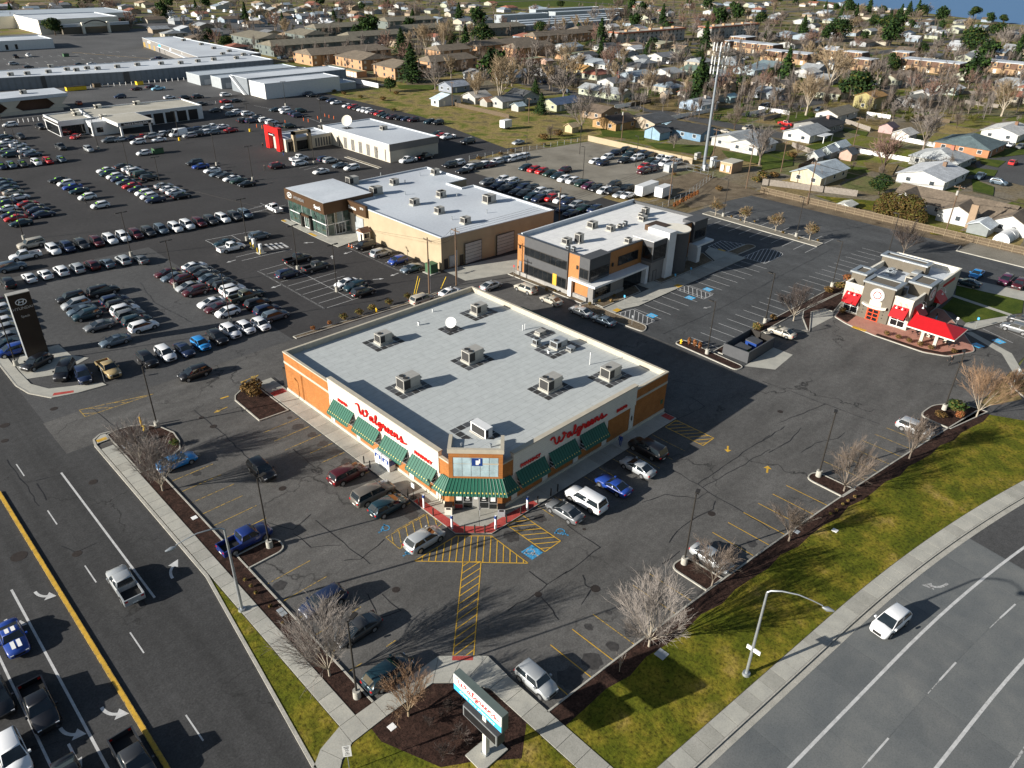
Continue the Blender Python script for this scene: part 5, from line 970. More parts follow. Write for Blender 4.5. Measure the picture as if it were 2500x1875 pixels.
# ------------------------------------------------------------------ vehicles
CARS=dict(  # L, W, H, belt, hood z, cowl x, roof front x, roof rear x, tail base x, tail z, wheel r, wheelbase
    sedan=(4.75,1.84,1.45,.99,.96,1.25,.2,-.9,-2.0,1.04,.34,2.75),suv=(4.7,1.9,1.7,1.1,1.08,1.35,.4,-1.8,-2.2,1.1,.38,2.75),
    boxsuv=(4.85,1.93,1.76,1.12,1.12,1.25,.7,-2.0,-2.3,1.1,.39,2.8),bigsuv=(5.35,2.04,1.92,1.2,1.2,1.35,.75,-2.25,-2.58,1.15,.42,3.05),
    hatch=(4.25,1.82,1.58,1.04,1.02,1.25,.4,-1.5,-1.95,1.02,.35,2.6),boxcar=(4.1,1.8,1.62,1.05,1.03,1.0,.55,-1.7,-1.93,1.0,.35,2.55),
    coupe=(4.75,1.9,1.37,.93,.95,.8,.05,-.8,-1.85,1.02,.36,2.7),pickup=(5.75,2.02,1.9,1.2,1.17,1.45,.8,-.55,-.75,1.1,.41,3.6),van=(5.9,2.02,2.55,1.2,1.15,2.1,1.35,-2.8,-2.9,1.1,.36,3.7))
_cc={}
def lerp(a,b,t):return a+(b-a)*t
def car_parts(kind,near):
    key=(kind,near)
    if key in _cc:return _cc[key]
    L,Wd,Hh,belt,hood,cowl,rf,rr_,tb,tz,wr,wb=CARS[kind];w=Wd/2;pk=kind=='pickup'
    st=[]     # x, half width factor, top z, bottom z
    xr=-L/2
    if pk:st+=[(-.78,.985,belt,.32),(0,1,belt,.3)]
    else:st+=[(xr,.80,tz-.16,.38),(xr+.1,.92,tz-.02,.3),(xr+.45,.98,tz,.24),(tb if tb>xr+.6 else xr+.7,1,belt,.22),(-.4,1,belt,.2)]
    st+=[(cowl-.2,1,belt,.2),(cowl+.05,.995,lerp(belt,hood,.6),.2),(lerp(cowl,L/2,.5),.985,hood-.02,.21),(L/2-.4,.96,hood-.1,.23),(L/2-.12,.88,hood-.22,.28),(L/2,.76,hood-.38,.34)]
    b=MB();nr=11;V=[]
    for x,f,zt,zb in st:
        h=w*f;cr=.03
        half=[(h*.82,zb),(h*.965,zb+.1),(h,.55 if zt>.7 else .45),(h*.985,zt-.1),(h*.9,zt-.005)]
        V+=[(x,-y,z) for y,z in half]+[(x,0,zt+cr)]+[(x,y,z) for y,z in half[::-1]]
    F=[(i*nr+j,i*nr+j+1,(i+1)*nr+j+1,(i+1)*nr+j) for i in range(len(st)-1) for j in range(nr-1)]
    F+=[tuple(range(nr-1,-1,-1)),tuple((len(st)-1)*nr+j for j in range(nr))]
    b.mesh(V,[f[::-1] if len(f)==4 else f[::-1] for f in F])
    # greenhouse
    bw,tw=w*.94,w*.78;zr=Hh-.07;bz=belt-.03;rb=tb if not pk else-.76
    if kind=='van':bw,tw=w*.97,w*.9
    B0,B1,B2,B3=(rb,-bw*.96,bz),(cowl,-bw,bz),(cowl,bw,bz),(rb,bw*.96,bz);T0,T1,T2,T3=(rr_,-tw,zr),(rf,-tw*.97,zr),(rf,tw*.97,zr),(rr_,tw,zr)
    fr=.12;U0,U1,U2,U3=(rr_+fr,-tw+fr,Hh),(rf-fr,-tw+fr,Hh),(rf-fr,tw-fr,Hh),(rr_+fr,tw-fr,Hh)
    b.mesh([B0,B1,B2,B3,T0,T1,T2,T3,U0,U1,U2,U3],[(0,1,5,4),(1,2,6,5),(2,3,7,6),(3,0,4,7),(4,5,9,8),(5,6,10,9),(6,7,11,10),(7,4,8,11),(8,9,10,11)])
    if pk:
        for s in (-1,1):b.box(xr+.05,-.78,s*(w-.02) if s<0 else w-.14,-(w-.14) if s<0 else w-.02,.42,belt-.06)
        b.box(xr,xr+.1,-w*.95,w*.95,.42,belt-.05);b.box(xr+.05,-.78,-w*.9,w*.9,.4,.62)
    parts=[('body',b,None,'paint',58)]
    def q(P,m=.05,o=.012,ends=(.0,.0)):
        A,Bp,C,D=[Vector(p) for p in P];n=(Bp-A).cross(D-A).normalized()*o
        def at(u,v):return (A*(1-u)+Bp*u)*(1-v)+(D*(1-u)+C*u)*v
        u0,u1=m+ends[0],1-m-ends[1];k=MB();k.face([at(u0,m)+n,at(u1,m)+n,at(u1,1-m)+n,at(u0,1-m)+n]);return k
    parts.append(('windshield',q((B1,B2,T2,T1),.04),None,m_cglass,None));
    if kind!='van':parts.append(('rear_window',q((B3,B0,T0,T3),.07),None,m_cglass,None))
    for P in ((B0,B1,T1,T0),(B2,B3,T3,T2)):
        if near and kind not in ('van',):
            A,Bp,C,D=[Vector(p) for p in P];mb,mt=A.lerp(Bp,.5),D.lerp(C,.5)
            parts.append(('side_window',q((A,mb,mt,D),.05),None,m_cglass,None));parts.append(('side_window',q((mb,Bp,C,mt),.05),None,m_cglass,None))
        elif kind=='van':
            A,Bp,C,D=[Vector(p) for p in P];f0,f1=(.72,1) if P[0]==B0 else (0,.28);parts.append(('side_window',q((A.lerp(Bp,f0),A.lerp(Bp,f1),D.lerp(C,f1),D.lerp(C,f0)),.1),None,m_cglass,None))
        else:parts.append(('side_window',q(P,.05),None,m_cglass,None))
    # wheels
    nn=16 if near else 10
    def wheel(sgn):
        k=MB();R=[(wr*.55,.0),(wr*.93,.01),(wr,-.05),(wr,-.2)];V=[(r*math.cos(2*math.pi*j/nn),sgn*d,r*math.sin(2*math.pi*j/nn)) for r,d in R for j in range(nn)]
        k.mesh(V,[((i*nn+j,i*nn+(j+1) % nn,(i+1)*nn+(j+1) % nn,(i+1)*nn+j) if sgn<0 else (i*nn+j,(i+1)*nn+j,(i+1)*nn+(j+1) % nn,i*nn+(j+1) % nn)) for i in range(3) for j in range(nn)]);return k
    def rim(sgn):
        k=MB();P=[(wr*.62*math.cos(2*math.pi*j/nn),sgn*.012,wr*.62*math.sin(2*math.pi*j/nn)) for j in range(nn)];k.face(P if sgn<0 else P[::-1]);return k
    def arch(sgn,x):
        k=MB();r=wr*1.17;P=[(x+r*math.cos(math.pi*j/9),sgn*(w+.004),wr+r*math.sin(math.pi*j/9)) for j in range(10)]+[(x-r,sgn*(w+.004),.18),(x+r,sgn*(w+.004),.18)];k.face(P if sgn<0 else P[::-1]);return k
    for x in (wb/2+.05,-wb/2+.05 if not pk else-wb/2+.1):
        for s in (-1,1):
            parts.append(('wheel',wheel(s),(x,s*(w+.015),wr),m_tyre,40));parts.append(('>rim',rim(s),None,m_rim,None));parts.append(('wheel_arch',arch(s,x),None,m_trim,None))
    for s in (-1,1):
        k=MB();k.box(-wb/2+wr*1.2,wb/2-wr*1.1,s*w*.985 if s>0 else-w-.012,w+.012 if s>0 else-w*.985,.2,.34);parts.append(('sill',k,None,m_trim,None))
        k=MB();y0,y1=s*w*.5,s*w*.8;k.box(L/2-.16,L/2-.03,min(y0,y1),max(y0,y1),hood-.4,hood-.27);parts.append(('headlight',k,None,m_head,None))
        k=MB();y0,y1=s*w*.62,s*w*.88;zz=(tz if not pk else belt)-.34;k.box(xr-.02,xr+.14,min(y0,y1),max(y0,y1),zz,zz+.18);parts.append(('taillight',k,None,m_tail,None))
    if near:
        for s in (-1,1):k=MB();k.box(cowl-.35,cowl-.15,s*(w+.02) if s>0 else-w-.2,w+.2 if s>0 else-w-.02,belt-.02,belt+.15);parts.append(('mirror',k,None,'paint',None))
        k=MB();k.box(xr-.03,xr+.05,-.26,.26,.5,.62);parts.append(('number_plate',k,None,m_plate,None))
        k=MB();k.box(L/2-.06,L/2+.012,-w*.45,w*.45,.42,hood-.34);parts.append(('grille',k,None,m_trim,None))
    if pk:k=MB();k.box(xr+.12,-.8,-w*.86,w*.86,.62,.64);parts.append(('cargo_bed',k,None,m_trim,None))
    out=[]
    for n,k,loc,mt,sm in parts:
        ob=k.build(n.strip('>'),mt if mt!='paint' else PAINT['white'],None,None,smooth=sm);out.append((n,ob.data,loc,mt=='paint'));bpy.data.objects.remove(ob)
    _cc[key]=out;return out
CW=dict(slate='slate blue',teal='dark teal',bright_blue='bright blue',charcoal='charcoal',light_blue='light blue',purple='plum')
KW=dict(sedan='sedan',suv='crossover',boxsuv='boxy SUV',bigsuv='large SUV',hatch='hatchback',boxcar='square hatchback',coupe='coupe',pickup='pickup truck',van='cargo van')
KN=dict(sedan='sedan',suv='crossover',boxsuv='sport_utility_vehicle',bigsuv='large_sport_utility_vehicle',hatch='hatchback',boxcar='hatchback',coupe='coupe',pickup='pickup_truck',van='cargo_van')
HD=dict(E=0,N=90,W=180,S=270)
carcount=0
m_lime=mat('lime',(.3,.62,.06),.5)
LIME=('in the double row before the service building','in the street-side dealer columns','in the short diagonal line','in the big middle block','in the row near the service building')
STK={}
def car(loc,h,kind,col,label,group=None,near=False):
    global carcount
    carcount+=1;hd=math.radians((HD[h] if isinstance(h,str) else h)+rnd.uniform(-1.5,1.5))
    t=thing(KN[kind],label,'truck' if kind=='pickup' else 'van' if kind=='van' else 'car',(loc[0],loc[1],loc[2] if len(loc)>2 and near=='z' else .012),hd,group)
    last=None
    for n,me,lc,painted in car_parts(kind,bool(near)):
        o=link(n.strip('>'),me,last if n[0]=='>' else t,lc)
        if painted:o.material_slots[0].link='OBJECT';o.material_slots[0].material=PAINT[col]
        if n[0]!='>':last=o
    if group in LIME:
        if kind not in STK:_,_,_,bl,_,cw,rf,*_=CARS[kind];hh=CARS[kind][2]-.07;b=MB();f=lambda u:(cw+(rf-cw)*u+.03,bl+(hh-bl)*u+.03);b.face([(f(.45)[0],-.38,f(.45)[1]),(f(.45)[0],.38,f(.45)[1]),(f(.8)[0],.38,f(.8)[1]),(f(.8)[0],-.38,f(.8)[1])]);o=b.build('price_sticker',m_lime);STK[kind]=o.data;bpy.data.objects.remove(o)
        link('price_sticker',STK[kind],t)
    return t
def cars(phrase,L,near=False):
    nm=lambda e:'%s %s' % (CW.get(e[6],e[6]),KW[e[5]])
    for i,e in enumerate(L):
        c,r,x,y,h,k,col=e;lb=nm(e)
        if sum(nm(f)==nm(e) for f in L)>1:
            q=L[i-1] if i else L[1];lb+=' beside a %s one' % CW.get(q[6],q[6]) if q[6]!=col else ' beside its twin'
        if len((lb+' '+phrase).replace('-',' ').split())>16:lb=nm(e)
        car(Z(c,r,x,y,.8),h,k,col,lb+' '+phrase,phrase,near)
def single(c,r,x,y,h,k,col,label):return car(Z(c,r,x,y,.8),h,k,col,label,None,True)
# --- customers' cars round the drugstore and on the streets
single(0,2,1490,705,'E','sedan','bright_blue','blue sedan parked behind the bare pale tree on the corner island')
single(0,2,2068,1362,'E','pickup','deep_blue','dark blue pickup truck parked beside the small mulch island with a lamp')
single(1,2,62,775,'S','suv','black','black crossover driving through the drugstore car park')
single(1,2,790,812,'E','boxsuv','maroon','maroon SUV with spare wheel parked by the drugstore ice box')
single(1,2,1005,978,'E','bigsuv','taupe','long grey-brown SUV parked between a maroon and a blue car')
single(1,2,1135,1080,'E','suv','teal','blue-green crossover parked nearest the yellow hatching by the entrance')
single(1,2,1440,1362,'E','suv','silver','silver crossover standing on the yellow hatched bay by the entrance')
single(2,2,1180,602,'N','bigsuv','black','black wagon parked facing the shaded drugstore front')
single(2,2,1095,752,'N','sedan','silver','silver sedan parked facing the shaded drugstore front')
single(2,2,890,902,'N','coupe','blue','vivid blue coupe parked facing the shaded drugstore front')
single(2,2,660,1030,'N','bigsuv','white','white SUV with ribbed roof parked facing the shaded drugstore front')
single(2,2,480,1122,'N','sedan','grey','gunmetal sedan parked facing the shaded front beside the entrance')
single(2,2,1722,1515,'S','sedan','silver','silver sedan parked against the lawn beside a lamp island')
single(3,2,1292,428,'S','suv','silver','silver crossover parked nose to the lawn near the far planted island')
single(1,3,585,250,'W','suv','navy','navy crossover parked beyond the pale bare tree by the street bed')
single(1,3,870,480,'W','sedan','charcoal','dark sedan half hidden behind the pale bare tree and lamp post')
single(1,3,1130,850,'E','suv','teal','dark blue crossover parked beside the path to the pylon sign')
single(2,3,240,905,'S','boxcar','silver','silver square hatchback parked alone beside the path')
single(0,3,1050,105,'N','pickup','silver','old silver pickup truck driving away along the street')
s=single(0,3,105,550,'S','coupe','blue','blue coupe with twin white racing stripes on the street')
for y in (-.25,.25):
    b=MB()
    b.face([(.85,y-.16,1.0),(1.9,y-.16,.985),(1.9,y+.16,.985),(.85,y+.16,1.0)]);b.build('racing_stripe',m_signw,s)
    b=MB();b.face([(-.7,y-.16,1.376),(-.05,y-.16,1.376),(-.05,y+.16,1.376),(-.7,y+.16,1.376)]);b.build('racing_stripe',m_signw,s)
s=single(0,3,330,1125,'S','pickup','black','black pickup truck with a lime outline on its roof')
b=MB()
for q in ((-.35,-.27,-.62,.62),(.27,.35,-.62,.62),(-.27,.27,-.62,-.55),(-.27,.27,.55,.62)):b.box(q[0]+.15,q[1]+.15,q[2],q[3],1.885,1.895)
b.build('roof_outline',m_lime,s)
single(0,3,100,1530,'S','suv','white','white crossover with dark sunroof waiting on the street')
single(0,3,1130,1585,'S','pickup','charcoal','dark pickup truck with a loaded bed beside the yellow median')
single(0,3,-30,1050,'S','sedan','black','black car in the outer lane of the street')
single(0,3,600,1760,'S','sedan','black','black sedan ahead of the white crossover on the street')
single(3,3,1090,415,math.degrees(math.atan2(.13,-1)),'suv','white','white crossover driving on the concrete road beside the lawn')
# --- lane behind the drugstore, restaurant
single(1,1,1420,932,'E','boxsuv','beige','beige SUV behind the drugstore at the end of the hedge')
single(1,1,1657,868,'E','sedan','white','white sedan behind the drugstore near the utility poles')
single(1,1,2002,812,'E','sedan','silver','silver sedan turning out behind the drugstore')
single(2,1,150,840,'N','boxsuv','beige','tan SUV queueing beside the office building')
single(2,1,366,936,'N','sedan','beige','beige sedan queueing beside the office building')
single(2,1,615,1030,'N','sedan','silver','silver sedan in the drugstore shade, ahead of its twin')
single(2,1,807,1106,'N','sedan','slate','pale blue sedan at the tail of the drive-through queue')
single(3,1,172,1205,'N','sedan','beige','champagne sedan parked beside the dumpster enclosure')
single(3,1,1742,790,'N','sedan','teal','dark blue sedan at the restaurant drive-through')
single(3,1,1815,715,'W','sedan','bright_blue','teal blue sedan behind the restaurant shrubs')
single(3,1,2060,768,'W','suv','purple','plum crossover parked beyond the restaurant lawn')
single(3,1,2175,805,'W','boxsuv','maroon','maroon SUV parked next to the plum crossover')
single(3,1,2150,1175,'N','boxsuv','grey','grey SUV parked by the restaurant path')
single(3,1,2200,1112,'N','suv','charcoal','dark crossover parked beside the grey SUV by the restaurant')
# --- dealer customers' bays
single(1,1,168,165,'N','pickup','white','white pickup truck parked beyond the charging bays at the dealership')
single(1,1,45,395,'E','suv','slate','slate crossover parked at the charging posts')
single(0,1,1950,495,'E','pickup','white','white pickup truck parked at the charging posts')
single(0,1,1895,455,'W','sedan','teal','dark sedan hidden behind the white pickup at the charging posts')
single(1,1,368,592,'E','pickup','black','black pickup truck in the customer bays')
single(1,1,525,658,'E','pickup','charcoal','charcoal sport pickup in the customer bays')
single(1,1,285,715,'E','suv','navy','navy crossover in the customer bays')
single(1,1,780,792,'W','sedan','white','white sedan in the customer bays');single(1,1,855,822,'W','suv','teal','dark teal crossover next to the white sedan in the customer bays')
single(1,1,920,868,'E','suv','black','black crossover at the end of the customer bays')
single(1,1,935,478,'W','boxsuv','black','black SUV with a chrome front against the beige dealership wall');single(1,1,1070,540,'E','suv','silver','silver crossover against the beige dealership wall')
single(1,1,1215,602,'W','hatch','blue','blue hatchback against the beige dealership wall');single(1,1,1328,667,'W','sedan','slate','slate sedan beside the green transformer box')
single(0,1,1640,1552,'W','suv','black','black crossover driving across the dealer lot entrance')
single(0,1,915,1515,'S','pickup','gold','gold compact pickup near the dealer lot corner');single(0,1,700,1570,262,'suv','navy','dark blue crossover beside the black SUV on the sign pad')
single(0,1,545,1535,238,'bigsuv','black','large black SUV with a chrome front by the pylon sign');single(0,1,310,1462,205,'suv','black','black crossover displayed on the pad under the dark pylon sign')
cars('in the street-side display row',[(0,1,1240,1437,'S','suv','black'),(0,1,1395,1388,'S','suv','white'),(0,1,1555,1352,'S','sedan','navy'),(0,1,1692,1303,'S','hatch','bright_blue'),(0,1,1835,1252,'S','suv','black'),(0,1,1945,1200,'S','suv','white'),(0,1,2072,1168,'S','hatch','white'),(1,1,58,1140,'S','hatch','white')],True)
cars('standing alone in the dealer lot',[(0,1,835,1150,'W','sedan','grey'),(0,1,970,1277,'W','sedan','slate')],True)
P='in the long nose-out display row'
cols=['white','navy','charcoal','maroon','white','white','maroon','charcoal','slate','white','white','maroon','charcoal','white','charcoal','slate']
xy=[(450,512),(570,490),(690,468),(817,446),(930,426),(1040,404),(1148,383),(1252,363),(1360,342),(1480,326),(1580,304),(1680,285),(1777,266),(1880,249),(1980,232),(2070,212)]
cars(P,[(0,1,x,y,'S','boxsuv',k) for (x,y),k in zip(xy,cols)])
cars('in the tail-out dealer row',[(0,1,245,745,'N','sedan','white'),(0,1,380,717,'N','sedan','white'),(0,1,515,690,'N','suv','white'),(0,1,650,667,'N','suv','silver'),(0,1,775,642,'N','suv','maroon'),(0,1,905,623,'N','sedan','slate'),(0,1,1037,599,'N','suv','silver'),(0,1,1188,592,'N','sedan','grey')])
cars('at the street end of the dealer lot',[(0,1,265,467,'W','bigsuv','beige'),(0,1,212,563,'W','pickup','white'),(0,1,90,660,'E','bigsuv','slate'),(0,1,65,792,'N','boxsuv','black')])
cars('in the block beside the pylon sign',[(0,1,600,918,'W','boxsuv','black'),(0,1,640,972,'W','suv','silver'),(0,1,690,1022,'W','sedan','slate'),(0,1,735,1062,'W','suv','teal'),(0,1,870,862,'E','bigsuv','black'),(0,1,965,937,'E','suv','navy'),(0,1,1010,977,'E','suv','black'),(0,1,1052,1017,'E','suv','white'),(0,1,1095,1060,'E','suv','grey'),(0,1,1150,1108,'E','suv','teal'),(0,1,1210,1158,'E','suv','white')])
cars('in the block round the middle lamp',[(0,1,1410,707,'W','sedan','maroon'),(0,1,1465,740,'W','sedan','slate'),(0,1,1530,765,'W','hatch','maroon'),(0,1,1590,822,'W','sedan','silver'),(0,1,1650,862,'W','suv','maroon'),(0,1,1780,957,'W','sedan','white'),(0,1,1840,998,'W','sedan','maroon'),(0,1,1920,1037,'W','hatch','white'),
    (0,1,1640,650,'E','sedan','white'),(0,1,1690,682,'E','sedan','charcoal'),(0,1,1740,712,'E','sedan','charcoal'),(0,1,1785,747,'E','sedan','slate'),(0,1,1850,780,'E','sedan','charcoal'),(0,1,1900,812,'E','suv','black'),(0,1,1960,845,'E','suv','white'),(0,1,2000,878,'E','suv','white'),(0,1,2060,907,'E','pickup','olive'),
    (1,1,30,965,'E','suv','black'),(1,1,110,1020,'E','suv','navy'),(1,1,180,1068,'E','suv','slate'),(1,1,-20,885,'E','sedan','teal')])
cars('in the column behind the pylon sign',[(0,1,20,955,'E','suv','maroon'),(0,1,40,1010,'E','suv','white'),(0,1,50,1065,'E','suv','slate'),(0,1,60,1120,'E','suv','white'),(0,1,75,1178,'E','suv','silver'),(0,1,85,1237,'E','sedan','silver'),(0,1,95,1297,'E','sedan','teal'),(0,1,105,1360,'W','suv','blue')])
cars('in the street-side dealer columns',[(0,0,x/2,1244+y/2,h,k,c) for x,y,h,k,c in ((40,555,'E','sedan','slate'),(100,607,'E','sedan','slate'),(150,672,'E','sedan','slate'),(220,747,'E','sedan','beige'),(320,827,'E','sedan','white'),(480,942,'E','sedan','red'),(570,988,'E','sedan','charcoal'),(650,1043,'E','sedan','navy'),(740,1112,'E','sedan','navy'),(40,880,'W','sedan','white'),(90,930,'W','sedan','navy'),(110,1025,'W','sedan','white'),(200,1122,'W','sedan','navy'),(260,1182,'W','sedan','red'),(350,1262,'W','sedan','teal'))])
cars('in the row near the service building',[(0,0,10,1400,'S','suv','navy'),(0,0,95,1390,'S','suv','slate'),(0,0,190,1381,'S','suv','charcoal'),(0,0,306,1366,'S','suv','white'),(0,0,405,1353,'S','suv','red'),(0,0,517,1341,'S','hatch','slate')])
cars('in the double row before the service building',[(0,0,20,1222,'W','sedan','silver'),(0,0,40,1268,'W','sedan','silver'),(0,0,85,1303,'W','suv','teal'),(0,0,40,1150,'E','sedan','slate'),(0,0,75,1190,'E','sedan','white'),(0,0,150,1218,'E','sedan','white'),(0,0,180,1246,'E','sedan','silver'),(0,0,225,1270,'E','sedan','white'),(0,0,275,1296,'E','sedan','slate')])
cars('in the short diagonal line',[(0,0,490,1515,'W','sedan','black'),(0,0,556,1542,'W','hatch','white'),(0,0,610,1572,'W','sedan','blue'),(0,0,666,1606,'W','sedan','teal'),(0,1,736,67,'W','hatch','white'),(0,1,844,137,'W','hatch','white')])
cars('in the big middle block',[(0,0,890,1432,'W','sedan','white'),(0,0,917,1462,'W','suv','teal'),(0,0,967,1484,'W','hatch','white'),(0,0,1012,1507,'W','sedan','navy'),(0,0,1060,1532,'W','sedan','slate'),(0,0,1110,1562,'W','sedan','red'),(0,0,1160,1590,'W','sedan','navy'),(0,0,1212,1622,'W','hatch','white'),(0,1,1257,62,'W','hatch','white'),(0,1,1310,90,'W','sedan','navy'),
    (0,0,1040,1398,'E','sedan','charcoal'),(0,0,1100,1420,'E','sedan','white'),(0,0,1140,1442,'E','suv','white'),(0,0,1200,1468,'E','boxsuv','green'),(0,0,1258,1497,'E','suv','black'),(0,0,1380,1562,'E','sedan','silver'),(0,0,1430,1590,'E','sedan','white'),(0,0,1480,1614,'E','sedan','white'),(0,1,1482,28,'E','sedan','white'),(0,1,1528,57,'E','sedan','black')])
cars('in the line facing the red arch',[(0,0,1645,1372,'W','boxsuv','black'),(0,0,1692,1397,'W','sedan','blue'),(0,0,1790,1432,'W','sedan','white'),(0,0,1840,1464,'W','sedan','slate'),(0,0,1900,1477,'W','sedan','charcoal'),(0,0,1955,1502,'W','sedan','white'),(0,0,2015,1522,'W','sedan','green'),(0,0,2080,1547,'W','sedan','black')])
cars('on the paving before the service building',[(0,0,85,1050,'W','suv','white'),(0,0,338,1066,'S','pickup','black'),(0,0,175,1150,'S','suv','charcoal'),(0,0,510,1237,'S','pickup','charcoal'),(0,0,747,1255,'S','suv','silver'),(0,0,636,1147,225,'sedan','red'),(0,0,1213,1287,'W','hatch','white')])
cars('in the rows beside the service canopy',[(0,0,922,1180,'W','suv','grey'),(0,0,1017,1170,'W','sedan','silver'),(0,0,1105,1160,'W','sedan','navy'),(0,0,1165,1194,'W','suv','white'),(0,0,1190,1150,'W','sedan','red'),(0,0,1270,1145,'W','suv','silver'),(0,0,1355,1130,'W','suv','white'),(0,0,1340,1175,'W','sedan','white'),(0,0,1430,1122,'W','suv','charcoal'),(0,0,1505,1130,'W','van','white'),(0,0,1600,1140,'W','suv','silver'),(0,0,1580,1105,'W','suv','navy'),(0,0,1650,1092,'W','suv','navy'),(0,0,1722,1085,'W','suv','silver'),(0,0,1730,1116,'W','suv','white'),(0,0,1800,1113,'W','suv','slate'),(0,0,1800,1070,'W','pickup','white'),(0,0,1875,1066,'W','sedan','white'),(0,0,1950,1094,'E','sedan','red'),(0,0,1655,1128,'W','suv','charcoal')])
cars('grouped beyond the service garage',[(0,0,1817,926,'W','sedan','charcoal'),(0,0,1915,900,'W','suv','white'),(0,0,1955,962,'E','suv','slate'),(0,0,2010,941,'E','suv','white'),(0,0,2090,956,'E','suv','white'),(0,0,2055,1015,'E','suv','black'),(0,0,2120,1017,'E','suv','navy'),(0,0,2165,985,'E','sedan','grey'),(1,0,180,922,'W','sedan','teal'),(1,0,256,920,'W','suv','white'),(1,0,272,941,'W','suv','white'),(1,0,395,931,'E','suv','green'),(1,0,340,955,'E','suv','navy'),(1,0,370,972,'E','suv','navy'),(1,0,90,1010,'E','suv','white'),(1,0,150,1028,'E','suv','white'),(1,0,172,1062,'E','sedan','white'),(1,0,300,1060,'E','suv','green')])
row=[(455,790,'navy'),(492,802,'black'),(582,828,'black'),(655,847,'navy'),(692,862,'white'),(792,888,'white'),(838,900,'red'),(878,911,'charcoal'),(915,920,'white'),(950,930,'white'),(986,938,'white'),(1026,946,'maroon'),(1060,956,'red'),(1088,966,'green'),(1124,978,'teal'),(1166,987,'maroon'),(1230,992,'black'),(1288,1000,'navy'),(1345,1008,'maroon')]
cars('in the line along the weedy bank',[(1,0,x,y,'W','sedan' if i % 3 else 'suv',k) for i,(x,y,k) in enumerate(row)])
cars('behind the red-arch dealership',[(1,0,1482,1025,'W','suv','teal'),(1,0,1552,1032,'W','boxsuv','black'),(1,0,1545,1130,'W','suv','green'),(1,0,1580,1142,'W','hatch','red'),(1,0,1635,1152,'W','pickup','white'),(1,0,1806,1192,'W','bigsuv','black'),(2,0,87,1197,'W','sedan','silver'),(1,0,1300,1348,'W','pickup','white'),(1,0,1445,1318,'E','pickup','black')])
cars('before the red-arch dealership',[(1,0,380,1332,'E','pickup','white'),(1,0,390,1372,'E','suv','white'),(1,0,195,1397,'E','boxsuv','maroon'),(1,0,598,1340,'E','suv','navy'),(1,0,645,1350,'E','suv','silver'),(1,0,727,1390,'W','sedan','slate'),(1,0,825,1412,'W','suv','white'),(1,0,565,1442,'W','sedan','white')])
cars('in the line between two white roofs',[(1,0,1652,1390,'W','boxsuv','black'),(1,0,1722,1370,'W','suv','white'),(1,0,1765,1437,'W','sedan','black'),(1,0,1817,1412,'W','suv','white'),(1,0,1882,1402,'W','suv','black'),(1,0,1935,1387,'W','suv','white'),(1,0,1995,1385,'W','sedan','maroon'),(1,0,2048,1360,'W','suv','white'),(1,0,2120,1345,'W','suv','slate'),(1,0,2172,1332,'W','suv','white'),(2,0,30,1340,'W','suv','white'),(2,0,80,1325,'W','suv','white'),(2,0,132,1315,'W','suv','white')])
cars('in rows behind the dealership roof',[(1,0,1970,1532,'W','suv','grey'),(1,0,2095,1512,'W','suv','white'),(1,0,2150,1540,'W','suv','white'),(1,0,2060,1562,'W','suv','navy'),(1,0,2120,1588,'W','suv','charcoal'),(2,0,30,1527,'W','suv','white'),(2,0,20,1568,'W','suv','navy'),(2,0,130,1578,'W','suv','navy'),(2,0,200,1588,'W','boxsuv','black'),(2,0,265,1612,'W','suv','white'),(2,0,330,1637,'W','suv','silver'),(2,0,70,1612,'W','sedan','charcoal'),(2,1,200,68,'W','suv','teal'),(2,1,365,77,'W','suv','red'),(2,1,445,95,'W','suv','white'),(2,1,507,107,'W','suv','navy'),(2,1,575,137,'W','suv','silver'),(2,1,642,162,'W','sedan','green'),(2,1,735,172,'W','suv','navy'),(2,1,470,167,'W','sedan','navy'),(2,1,530,202,'W','sedan','navy'),(2,1,135,40,'W','suv','charcoal'),(2,1,265,82,'W','suv','navy')])
cars('in the row at the edge of the gravel lot',[(2,0,150,1412,'W','suv','teal'),(2,0,220,1427,'W','suv','red'),(2,0,287,1442,'W','suv','red'),(2,0,352,1462,'W','suv','green'),(2,0,420,1482,'W','suv','teal'),(2,0,480,1432,'W','suv','maroon'),(2,0,477,1507,'W','suv','white'),(2,0,547,1522,'W','suv','white'),(2,0,625,1547,'W','boxsuv','green'),(2,0,680,1567,'W','suv','purple'),(2,0,742,1587,'W','suv','black'),(2,0,812,1607,'W','suv','white'),(2,0,880,1612,'W','boxsuv','black'),(2,0,945,1637,'W','sedan','silver'),(2,0,1012,1645,'W','sedan','white'),(2,0,897,1552,'W','suv','charcoal'),(2,0,1005,1587,'W','suv','black')])
cars('on the gravel by the beige wall',[(2,0,900,1287,'W','suv','navy'),(2,0,985,1262,'W','suv','black'),(2,0,1045,1277,'W','suv','green'),(2,0,840,1322,'W','suv','white'),(2,0,1015,1307,'W','suv','teal'),(2,0,1130,1292,'W','suv','navy'),(2,0,1187,1307,'W','suv','black'),(2,0,735,1357,'W','hatch','white'),(2,0,800,1372,'W','suv','navy'),(2,0,980,1352,'W','suv','black'),(2,0,1090,1332,'W','bigsuv','white'),(2,0,1295,1332,'W','pickup','white'),(2,0,1200,1357,'W','suv','green'),(2,0,1247,1375,'W','sedan','slate'),(2,0,1325,1375,'W','suv','white'),(2,0,1425,1367,'W','suv','silver'),(2,0,1360,1342,'W','suv','white'),(2,0,1150,1402,'W','suv','red'),(2,0,1145,1442,'W','boxsuv','maroon'),(2,0,1222,1422,'W','suv','maroon')])
